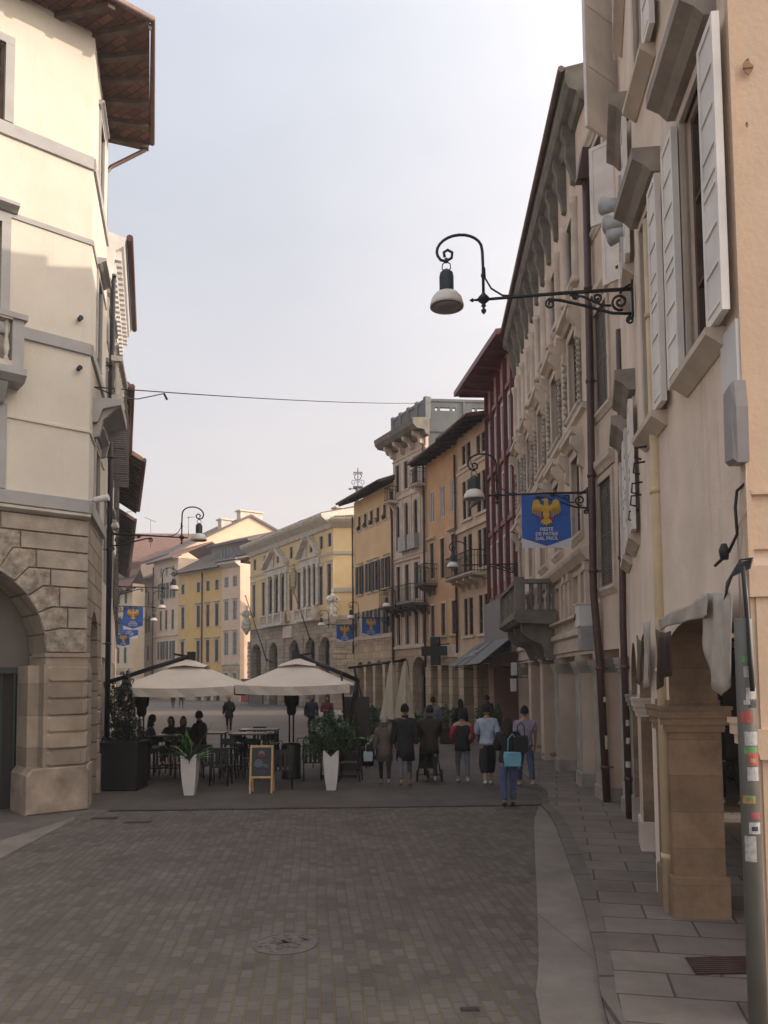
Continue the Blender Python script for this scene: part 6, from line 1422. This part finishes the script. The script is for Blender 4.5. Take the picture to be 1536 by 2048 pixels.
# ---------------- cafe ----------------
canvas = plain('taupe_canvas', (.60, .53, .46), .9, 0, .08, 2, .1)
def parasol(c, s, zed, zpk, mast, top, label, lean):
    root = empty('cantilever_parasol', (c.x, c.y, 0), 0, label, 'parasol', 'open square parasols over the cafe tables')
    m = MB(); n = 12; hv = .2; cn = [(-s, -s), (s, -s), (s, s), (-s, s)]
    def zf(t): return zed+(zpk-zed)*(t**1.12)
    for q in range(4):
        a, b = cn[q], cn[(q+1) % 4]
        for i in range(n):
            t0, t1 = i/n, (i+1)/n
            for j in range(6):
                u0, u1 = j/6, (j+1)/6
                def pt(t, u):
                    x = (a[0]+(b[0]-a[0])*u)*(1-t*.97); y = (a[1]+(b[1]-a[1])*u)*(1-t*.97); sag = -.05*math.sin(PI*u)*(1-t); return (x, y, zf(t)+sag)
                m.face([pt(t0, u0), pt(t0, u1), pt(t1, u1), pt(t1, u0)], 0, True)
    m.build('canopy', canvas, root, weld=True)
    m = MB()
    for q in range(4):
        a, b = cn[q], cn[(q+1) % 4]; k = 10
        for j in range(k):
            def vt(u, lo): x = a[0]+(b[0]-a[0])*u; y = a[1]+(b[1]-a[1])*u; z = zed-.05*math.sin(PI*u)-.001; w_ = 1.0 if not lo else 1.0-.02*(1+math.sin(u*23)); return (x*w_, y*w_, z-(hv if lo else 0))
            m.face([vt(j/k, 0), vt((j+1)/k, 0), vt((j+1)/k, 1), vt(j/k, 1)], 0)
    o = m.build('valance', canvas, root);
    m = MB(); z0 = zf(.72); s2 = s*.34
    for q in range(4):
        a, b = [(x/s*s2, y/s*s2) for x, y in (cn[q], cn[(q+1) % 4])]; mid = ((a[0]+b[0])/2, (a[1]+b[1])/2); m.face([(a[0], a[1], z0+.015), (mid[0], mid[1], z0+.07), (0, 0, zpk+.05)]); m.face([(mid[0], mid[1], z0+.07), (b[0], b[1], z0+.015), (0, 0, zpk+.05)])
    m.build('vent_cap', canvas, root)
    m = MB()
    for a in cn+[(0, -s), (s, 0), (0, s), (-s, 0)]: m.tube([(a[0]*.97, a[1]*.97, zed-.06), (a[0]*.5, a[1]*.5, (zed+zpk)/2-.12), (0, 0, zpk-.1)], .012, 5)
    m.build('ribs', M['iron'], root)
    m = MB(); mx_, my_ = mast[0]-c.x, mast[1]-c.y; tz = mast[2]
    ex = -.06 if mx_ > 0 else .06
    m.tube([(mx_, my_, tz), (ex, 0, zpk+.13)], .055, 8); m.box(ex-.09, ex+.09, -.07, .07, zpk+.0, zpk+.22); m.tube([(ex, 0, zpk+.1), (-ex*6, 0, zpk+.16)], .03, 6); m.build('arm', M['iron'], root)
    m = MB(); bx, by = top[0]-c.x, top[1]-c.y; m.tube([(mx_, my_, tz+.03), (bx, by, .08)], .055, 8)
    m.tube([(mx_*.72, my_*.5, zpk*.5+tz*.5-.05), (bx+(mx_-bx)*.35, by, .9)], .03, 6) if lean else None
    m.build('mast', M['iron'], root)
    m = MB(); m.box(bx-.45, bx+.45, by-.45, by+.45, .0, .09, 0, .02); m.build('base', M['blackp'], root)
    return root
parasol(Vector((-4.83, 19.8, 0)), 1.37, 2.30, 2.92, (-6.97, 20.0, 2.38), (-6.45, 20.2), 'left open taupe cantilever parasol with its mast by the ivory house', 0)
parasol(Vector((-2.13, 19.8, 0)), 1.33, 2.32, 2.92, (-.66, 20.0, 2.40), (-1.15, 20.3), 'right open taupe cantilever parasol with its mast beside the closed ones', 1)
root = empty('folded_parasol_frame', (-.75, 25.6, 0), 0, 'black double frame with two folded beige parasols hanging from it', 'parasol')
m = MB(); m.tube([(-.4, 0, 2.78), (1.45, 0, 3.02)], .04, 8); m.tube([(-.2, 0, 2.82), (.05, 0, .05)], .045, 8); m.tube([(-.2, 0, 2.75), (.45, .1, .05)], .03, 8); m.build('frame', M['iron'], root)
for k, (x, w_) in enumerate(((.98, .34), (1.42, .36))):
    m = MB(); n = 20; prof = [(.03, 3.0), (.07, 2.8), (.13, 2.3), (.2, 1.8), (.27, 1.35), (.3, 1.15)]
    rings = [[m.P((x+r_*w_/.34*(1+.28*math.cos(5*2*PI*j/n+k))*math.cos(2*PI*j/n)-.12*(3-z)*.4, r_*(1+.28*math.cos(5*2*PI*j/n+k))*math.sin(2*PI*j/n), z)) for j in range(n)] for r_, z in prof]
    for a, b in zip(rings, rings[1:]):
        for j in range(n): m.fi([a[j], a[(j+1) % n], b[(j+1) % n], b[j]], 0, True)
    m.build('folded_canopy', plain('beige_canvas', (.52, .45, .34), .9, 0, .12, 3, .1), root)
def heater(p, label, sq=False):
    root = empty('patio_heater', p, 0, label, 'patio heater', 'patio heaters under the parasols'); m = MB(); m.lathe([(.25, 0), (.25, .05), (.23, .06), (.23, .82), (.2, .87), (.05, .88)], (0, 0, 0), 20); m.build('tank_housing', M['blackp'], root)
    m = MB(); m.tube([(-.05, 0, .85), (-.05, 0, 1.6)], .022, 8); m.tube([(.05, 0, .85), (.05, 0, 1.6)], .022, 8); m.build('pole', M['iron'], root)
    m = MB(); m.lathe([(.08, 1.55), (.12, 1.62), (.12, 1.76), (.17, 1.82), (.19, 2.04), (.16, 2.08)], (0, 0, 0), 16); m.build('burner', plain('dark_burner', (.03, .028, .026), .6, .4, .3, 30), root)
    m = MB(); m.lathe([(.42, 2.08), (.425, 2.095), (.2, 2.16), (.04, 2.2), (0, 2.2)], (0, 0, 0), 24); m.build('reflector', plain('dark_reflector', (.06, .045, .035), .4, .6), root); return root
heater(Vector((G(583, 1556).x, G(583, 1556).y, 0)), 'patio heater with round black tank housing beside the sandwich board'); heater(Vector((-6.05, 20.0, 0)), 'patio heater under the left parasol near its mast')
def chair(p, rz, label=''):
    root = empty('cafe_chair', p, rz, label, 'chair', 'black chairs around the cafe tables'); m = MB(); m.box(-.23, .23, -.22, .22, .42, .455, 0, .01); m.build('seat', M['blackp'], root)
    m = MB(); m.box(-.22, .22, -.25, -.215, .78, .88, 0, .01);
    for k in range(4): m.box(-.19+k*.105, -.12+k*.105, -.243, -.222, .455, .78)
    m.build('backrest', M['blackp'], root)
    for x in (-.21, .21):
        m = MB(); m.tube([(x, -.23, .88), (x, -.225, .44), (x, -.27, 0)], .018, 6); m.build('leg', M['blackp'], root); m = MB(); m.tube([(x, .2, .43), (x, .24, 0)], .018, 6); m.build('leg', M['blackp'], root)
        m = MB(); m.tube([(x*1.1, -.22, .66), (x*1.15, .0, .68), (x*1.12, .17, .66), (x, .2, .44)], .016, 6); m.build('armrest', M['blackp'], root)
    return root
g1_, g2_ = G(442, 1570), G(705, 1565)
ch = chair(g1_, 0, 'black chair with its back to the camera, right of the left white planter')
for (px, py, rz, lab) in ((565, 1578, .15, 'black chair half hidden behind the sandwich board'), (625, 1560, .1, 'black chair left of the right white planter'), (700, 1562, 1.45, 'black slatted chair in profile right of the right white planter'),
    (415, 1560, -.2, 'black chair just behind the left white planter'), (300, 1530, .3, 'black chair beside the black planter box'), (470, 1540, 2.6, 'black chair turned towards the high tables'), (335, 1545, .8, 'black chair between the black planter box and the left white planter'), (545, 1530, -2.7, 'black chair facing the camera behind the sandwich board'), (612, 1520, 1.2, 'black chair beside the patio heater tank')):
    dup(ch, G(px, py), rz, lab)
def hightable(p, w, label, zt=1.08):
    root = empty('high_table', p, 0, label, 'table', 'dark high tables under the parasols'); m = MB(); m.box(-w/2, w/2, -.32, .32, zt-.04, zt, 0, .005); m.build('tabletop', plain('satin_dark_top', (.10, .095, .09), .25), root)
    for x in (-w/2+.06, w/2-.06):
        for y_ in (-.26, .26): m = MB(); m.box(x-.025, x+.025, y_-.025, y_+.025, 0, zt-.04); m.build('leg', M['blackp'], root)
    m = MB(); m.box(-w/2+.06, w/2-.06, -.02, .02, .22, .26); m.build('footrest', M['blackp'], root); return root
for px, py, rz, lab in ((500, 1545, .4, 'black chair behind the sandwich board, left side'), (390, 1525, 1.0, 'black chair behind the strap-leaved palm'), (650, 1535, -.6, 'black chair behind the dark bushy plant'), (365, 1510, 2.2, 'black chair in the middle of the terrace, rear row'), (520, 1505, .1, 'black chair at the rear of the terrace under the right parasol')): dup(ch, G(px, py), rz, lab)
hightable(Vector((-3.45, 20.6, 0)), 1.0, 'dark high table in front of the standing fair-haired woman'); hightable(Vector((-3.45, 22.2, 0)), 1.05, 'second dark high table farther back'); hightable(Vector((-5.55, 20.3, 0)), .8, 'dark high table where four people sit'); hightable(Vector((-4.5, 21.0, 0)), .7, 'narrow high table in front of the seated man')
def stool(p, label):
    root = empty('bar_stool', p, 0, label, 'stool', 'black bar stools at the high tables'); m = MB(); m.box(-.17, .17, -.17, .17, .73, .765, 0, .01); m.build('seat', M['blackp'], root)
    for x in (-1, 1):
        for y_ in (-1, 1): m = MB(); m.tube([(x*.14, y_*.14, .73), (x*.2, y_*.2, 0)], .015, 6); m.build('leg', M['blackp'], root)
    m = MB(); m.tube([(-.18, -.18, .25), (.18, -.18, .25), (.18, .18, .25), (-.18, .18, .25), (-.18, -.18, .25)], .01, 6); m.build('footrest', M['blackp'], root)
    m = MB(); m.box(-.16, .16, -.19, -.17, .86, 1.0); m.tube([(-.15, -.16, .75), (-.15, -.18, 1.0)], .012, 5); m.tube([(.15, -.16, .75), (.15, -.18, 1.0)], .012, 5); m.build('backrest', M['blackp'], root); return root
st = stool(Vector((-3.85, 19.95, 0)), 'black bar stool nearest the right end of the left parasol')
for x, y_, lab in ((-3.2, 19.9, 'black bar stool before the high table, left of the tank housing'), (-3.0, 21.3, 'black bar stool between the two high tables'), (-3.85, 21.4, 'black bar stool at the left end of the second table'), (-4.72, 20.6, 'black bar stool under the seated man'), (-6.0, 20.4, 'black bar stool under the red-scarfed woman'), (-5.55, 20.9, 'black bar stool under the left one of the two middle guests'), (-5.25, 20.9, 'black bar stool under the right one of the two middle guests')): dup(st, Vector((x, y_, 0)), .1*x, lab)
person(Vector((-6.0, 20.4, 0)), -1.2, 1.66, 'seated long-haired woman in black with a red scarf at the left high table', ('black_p', bj), ('black_q', 'slim', bj), hair=(.02, .01, .008), hl=.22, style='jacket', sit=.80, lean=.12, arms=('table', 'table'))
person(Vector((-5.55, 20.95, 0)), PI-.2, 1.6, 'seated dark-haired guest, left one of two side by side', ('dark_wine', (.035, .015, .015)), ('black_q', 'slim', bj), hair=(.02, .012, .01), hl=.12, style='jacket', sit=.78, lean=.05, arms=('table', 'table'))
person(Vector((-5.25, 20.95, 0)), PI+.3, 1.6, 'seated dark-haired guest, right one of two side by side', ('black_r', bj), ('black_q', 'slim', bj), hair=(.015, .012, .01), hl=.1, style='jacket', sit=.78, lean=.05, arms=('table', 'table'))
person(Vector((-4.72, 20.6, 0)), 1.2, 1.74, 'seated man in black at the narrow high table, right of the group', ('black_s', bj), ('black_q', 'slim', bj), hair=(.012, .01, .01), style='jacket', sit=.80, lean=.05, arms=('table', 'table'))
# sandwich board
c = G(524, 1586); root = empty('sandwich_board', c, 0, 'wooden framed black sandwich board with chalk drawings on the cafe edge', 'sign board')
wd = plain('light_pine', (.50, .31, .14), .6, 0, .2, 12)
for nm, s_ in (('front_leaf', -1), ('back_leaf', 1)):
    m = MB(); T = Matrix.Translation((0, s_*.02, 1.02)) @ Matrix.Rotation(s_*.16, 4, 'X'); m.T = T
    for x in (-.25, .21): m.box(x, x+.04, -.015, .015, -1.02, 0)
    m.box(-.21, .21, -.014, .014, -.045, -.003); m.box(-.21, .21, -.014, .014, -.70, -.655); lf = m.build(nm, wd, root)
    m = MB(); m.T = T; m.box(-.21, .21, -.006, .006, -.655, -.045); m.build('chalkboard', plain('chalkboard', (.022, .021, .022), .6), lf)
    if s_ < 0:
        m = MB(); m.T = T
        def blob(x, z, rx, rz, mi, n=14): m.face([(x+rx*math.cos(2*PI*j/n)*(1+.1*math.sin(j*5)), -.0085-.0006*mi, z+rz*math.sin(2*PI*j/n)) for j in range(n)], mi)
        blob(-.0, -.18, .07, .07, 0); blob(-.0, -.21, .068, .04, 1); blob(-.06, -.38, .10, .09, 2); blob(.08, -.42, .07, .012, 0); blob(.0, -.57, .12, .05, 3); blob(.1, -.46, .05, .008, 0)
        m.build('chalk_drawing', [plain('chalk_grey', (.14, .16, .18), .9), plain('chalk_red', (.17, .03, .03), .9), plain('chalk_blue', (.10, .12, .15), .9), plain('chalk_dust', (.05, .055, .07), .9)], lf)
# tapered white planters with a V-shaped front rim
leaf_d = leafm('dark_leaves', (.022, .05, .02)); leaf_m = leafm('mid_leaves', (.045, .10, .03)); leaf_l = leafm('bright_leaves', (.10, .24, .05)); earth = plain('brown_fibre', (.09, .05, .03), .95, 0, .3, 20)
def planter(p, label, w=.17, h=.88):
    root = empty('white_planter', p, 0, label, 'planter'); m = MB(); wt = plain('planter_white', (.60, .57, .55), .45, 0, .06)
    b = .10; n = 6
    def ring(t): r_ = b+(w-b)*t**.8+.012*math.sin(t*PI); return r_
    zs_ = [h*k/n for k in range(n+1)]
    for s_ in range(4):
        T = Matrix.Rotation(s_*PI/2, 4, 'Z'); m.T = T
        for k in range(n):
            r0, r1 = ring(k/n), ring((k+1)/n); z0, z1 = zs_[k], zs_[k+1]
            if k < n-1: m.face([(-r0, -r0, z0), (r0, -r0, z0), (r1, -r1, z1), (-r1, -r1, z1)])
            else:      # V notch
                m.face([(-r0, -r0, z0), (0, -r0, z0), (-r1, -r1, z1)]); m.face([(0, -r0, z0), (r0, -r0, z0), (r1, -r1, z1)])
                m.face([(-r0+.02, -r0+.02, z0), (-r1+.02, -r1+.02, z1), (0, -r0+.02, z0)]); m.face([(0, -r0+.02, z0), (r1-.02, -r1+.02, z1), (r0-.02, -r0+.02, z0)])
    m.T = None; m.face([(-b, -b, .001), (-b, b, .001), (b, b, .001), (b, -b, .001)]); m.build('pot', wt, root)
    m = MB(); m.prism([(-w*.8, h*.72), (w*.8, h*.72), (w*.9, h*.9), (-w*.9, h*.9)], -w*.8, w*.8); m.build('soil', earth, root); return root
def leafcloud(mb, c, rad, n, size, r_, mi=(0,), elong=1.6, shell=.5):
    for _ in range(n):
        d = Vector((r_.gauss(0, 1), r_.gauss(0, 1), r_.gauss(0, 1))).normalized(); t = r_.uniform(shell, 1.0)**.7; bump = 1+.22*math.sin(d.x*5+c[0]*3)+.18*math.sin(d.z*6+d.y*4)
        p = Vector((c[0]+d.x*rad[0]*t*bump, c[1]+d.y*rad[1]*t*bump, c[2]+d.z*rad[2]*t*bump)); a = Vector((r_.uniform(-1, 1), r_.uniform(-1, 1), r_.uniform(-.6, 1))).normalized(); b = a.cross(Vector((r_.uniform(-1, 1), r_.uniform(-1, 1), r_.uniform(-1, 1)))).normalized()
        s_ = size*r_.uniform(.6, 1.3); mb.face([p-a*s_*elong*.5, p+b*s_*.35, p+a*s_*elong*.5, p-b*s_*.35], r_.choice(mi))
def blade(m, base, dirv, length, width, droop, mi=0, n=8):
    d = Vector(dirv).normalized(); s_ = d.cross(Vector((0, 0, 1))); s_ = s_.normalized() if s_.length > .05 else Vector((1, 0, 0)); p = Vector(base); prev = None
    for k in range(n+1):
        t = k/n; w_ = width*math.sin(PI*min(1, .12+t*.88))**.8*(1 if k < n else 0)+.001; c_ = [p-s_*w_, p+Vector((0, 0, w_*.3)), p+s_*w_]
        if prev: m.face([prev[0], prev[1], c_[1], c_[0]], mi); m.face([prev[1], prev[2], c_[2], c_[1]], mi)
        prev = c_; p = p+d*(length/n); d = (d+Vector((0, 0, -droop/n))).normalized()
pA = planter(G(380, 1590), 'tapered white planter with strap-leaved palm, left one'); pB = planter(G(663, 1580), 'tapered white planter with dark bushy plant, right one')
r_ = random.Random(5); m = MB()
for k in range(40): a = r_.uniform(0, 2*PI); e_ = r_.uniform(.25, 1.3); blade(m, (r_.uniform(-.05, .05), r_.uniform(-.05, .05), .72), (math.cos(a)*math.cos(e_), math.sin(a)*math.cos(e_), math.sin(e_)), r_.uniform(.4, .85), r_.uniform(.018, .035), r_.uniform(.2, .9), 0 if k % 4 else 1)
blade(m, (0, 0, .75), (.5, 0, .85), .95, .04, .1, 1); blade(m, (0, 0, .75), (-.25, -.2, .9), .6, .12, .2, 1); blade(m, (0, 0, .75), (-.1, -.1, .95), .68, .11, .1, 1)
m.build('foliage', [leaf_d, leaf_l], pA)
m = MB(); leafcloud(m, (-.12, .05, 1.25), (.30, .3, .48), 1500, .05, r_, (0, 0, 1)); leafcloud(m, (.28, .1, 1.15), (.24, .25, .36), 800, .05, r_, (0, 1)); leafcloud(m, (-.38, 0, .95), (.22, .2, .3), 500, .045, r_, (0,))
for k in range(14): a = r_.uniform(0, 2*PI); blade(m, (0, 0, .75), (math.cos(a)*.6, math.sin(a)*.6, .8), r_.uniform(.6, .95), .02, .3, 0)
m.tube([(0, 0, .7), (-.05, 0, 1.0), (-.1, .05, 1.4)], .02, 6, 2); m.build('foliage', [leaf_d, leaf_m, earth], pB)
# black planter box with climbing plant by the ivory house
c = G(235, 1583); root = empty('black_planter', c+Vector((.02, .38, 0)), 0, 'large black planter box with a dark shrub beside the ivory house', 'planter')
m = MB(); m.box(-.42, .42, -.38, .38, 0, 1.02, 0, .03); m.box(-.45, .45, -.41, .41, 1.0, 1.08, 0, .01); m.box(-.40, .40, -.385, -.38, .1, .95); m.build('box', M['blackp'], root)
m = MB(); leafcloud(m, (-.05, .1, 1.75), (.26, .3, .85), 2600, .055, r_, (0, 0, 0, 1)); leafcloud(m, (.2, .1, 1.25), (.26, .25, .3), 700, .05, r_, (0,)); leafcloud(m, (-.1, .1, 1.15), (.4, .3, .2), 600, .05, r_, (0,)); m.tube([(0, .1, .9), (-.03, .1, 1.6), (-.08, .1, 2.3)], .025, 6, 2); m.build('foliage', [leafm('very_dark_leaves', (.008, .016, .009)), leaf_d, earth], root)
# row of shrubs in boxes behind the walkers
def shrubbox(p, w, h, label, k, mats=None, top=.55):
    root = empty('planter_shrub', p, 0, label, 'plant', 'shrubs in dark boxes along the cafe edge'); m = MB(); m.box(-w/2, w/2, -.22, .22, 0, top, 0, .02); m.box(-w/2-.02, w/2+.02, -.24, .24, top-.06, top, 0); m.build('box', plain('dark_brown_box', (.035, .025, .022), .7), root)
    q = random.Random(k); m = MB(); nn = max(2, int(w/.3))
    for j in range(nn): x = -w/2+w*(j+.5)/nn; hh = (h-top)*q.uniform(.75, 1.1); leafcloud(m, (x, 0, top+hh*.5), (.22, .22, hh*.55), 650, .055, q, (0, 1, 1)); m.tube([(x, 0, top-.05), (x+q.uniform(-.05, .05), 0, top+hh*.7)], .015, 5, 2)
    m.build('foliage', mats or [leaf_d, leaf_m, earth], root)
for k, (px, Y, w, h, lab) in enumerate(((765, 31, 1.1, 1.5, 'green shrub box under the folded parasols'), (840, 31, .9, 1.2, 'low green shrub box behind the tall walker'), (905, 30, 1.0, 1.45, 'green shrub box between the stroller and the red-sleeved walker'), (978, 30, .9, 1.35, 'green shrub box behind the pale blue shirt'), (720, 24.5, 1.0, 1.75, 'tall leafy shrub box right of the parasol mast'), (690, 21.5, .8, 1.6, 'dark leafy shrub box beside the menu panel'))):
    x = at(px, 1400, Y).x; shrubbox((x, Y, 0), w, h, lab, k+3)
x = at(738, 1410, 24).x; p = Vector((x-.02, 22.6, 0)); root = empty('broad_leaf_plant', p, 0, 'bright broad-leaved plant at the right end of the cafe greenery', 'plant'); m = MB()
for k in range(12): a = r_.uniform(0, 2*PI); blade(m, (0, 0, .55), (math.cos(a)*.7, math.sin(a)*.7, .75), r_.uniform(.4, .8), .10, .9)
m.build('foliage', leaf_l if 0 else leafm('broad_leaves', (.05, .15, .03)), root); m = MB(); m.lathe([(.16, 0), (.22, .5), (.24, .52), (.2, .5)], (0, 0, 0), 16); m.build('pot', plain('dark_brown_box', (.035, .025, .022)), root)
# dark menu panel on legs
p = at(712, 1475, 22.0); root = empty('menu_panel', (p.x, 22.0, 0), -.1, 'dark brown display panel standing behind the parasol mast', 'panel'); m = MB(); m.T = Matrix.Translation((0, 0, .7)) @ Matrix.Rotation(-.12, 4, 'X'); m.box(-.36, .36, -.02, .02, .15, 1.25); m.box(-.32, .32, -.03, -.02, .2, 1.2); m.build('panel', plain('dark_brown_panel', (.03, .018, .015), .5), root)
m = MB(); m.box(-.3, -.26, -.02, .02, 0, .9); m.box(.26, .3, -.02, .02, 0, .9); m.box(-.3, .3, -.02, .02, .4, .44); m.build('stand', M['iron'], root)
# red kiosk boards under the palace arcade
p = at(500, 1385, 74); root = empty('red_kiosk', (p.x, 74, 0), -.9, 'red and dark shop boards under the left end of the palace arcade', 'kiosk'); m = MB(); m.box(-1.6, -.2, -.1, .1, .3, 2.5); m.build('red_board', plain('shop_red', (.22, .03, .03), .6), root); m = MB(); m.box(-.1, 2.4, -.1, .1, .2, 2.3, 0); m.box(-.1, 2.4, -.12, -.1, 1.3, 2.3, 1); m.build('dark_board', [plain('dark_board', (.06, .055, .05), .5), plain('shop_red', (.22, .03, .03))], root)
m = MB(); m.box(-1.1, -.8, -.13, -.1, 1.3, 2.2); m.build('white_strip', M['white'], root)
# ---------------- small things and wear ----------------
for k in range(5):       # window boxes on the small top windows of the yellow house
    u = .95+.95*k; m = MB(); q = random.Random(40+k); leafcloud(m, (u, -.12, 11.72), (.2, .1, .16), 90, .07, q, (0, 1)); m.build('window_plants', [leaf_d, leaf_m], R9.root)
brick_p = blocks('exposed_brick', (.36, .20, .13), .25, .07, .01, .2)
# chipped plaster showing brick on the tan end wall
w = R1; L = w.L; m = MB(); q = random.Random(2)
def chip(cx, cz, r, n=9): m.prism([(cx+r*(1+.35*q.uniform(-1, 1))*math.cos(2*PI*j/n)*.6, cz+r*(1+.35*q.uniform(-1, 1))*math.sin(2*PI*j/n)) for j in range(n)], -.004, .004)
m.T = Matrix.Translation((L+.087, 0, 0)) @ Matrix.Rotation(PI/2, 4, 'Z') @ Matrix.Translation((0, 0, 0))
T_ = m.T
for cx, cz, r in ((.12, 6.95, .055), (.1, 6.5, .018)): m = MB(); m.T = T_; chip(cx, cz, r); m.build('chipped_plaster', brick_p, R1.root)
# haze: pale even air that softens the far end of the square
hz_ = MB(); hz_.box(-254, 254, -64, 404, -1, 34); o = hz_.build('haze', [], None); o['kind'] = 'stuff'; o['label'] = 'thin pale morning haze over the street and square'
hm = bpy.data.materials.new('haze_air'); hm.use_nodes = True; n = hm.node_tree; n.nodes.remove(n.nodes['Principled BSDF']); v = n.nodes.new('ShaderNodeVolumePrincipled')
v.inputs['Color'].default_value = (.92, .92, .95, 1); v.inputs['Density'].default_value = .0011; v.inputs['Anisotropy'].default_value = .2
n.links.new(v.outputs[0], n.nodes['Material Output'].inputs['Volume']); o.data.materials.append(hm)
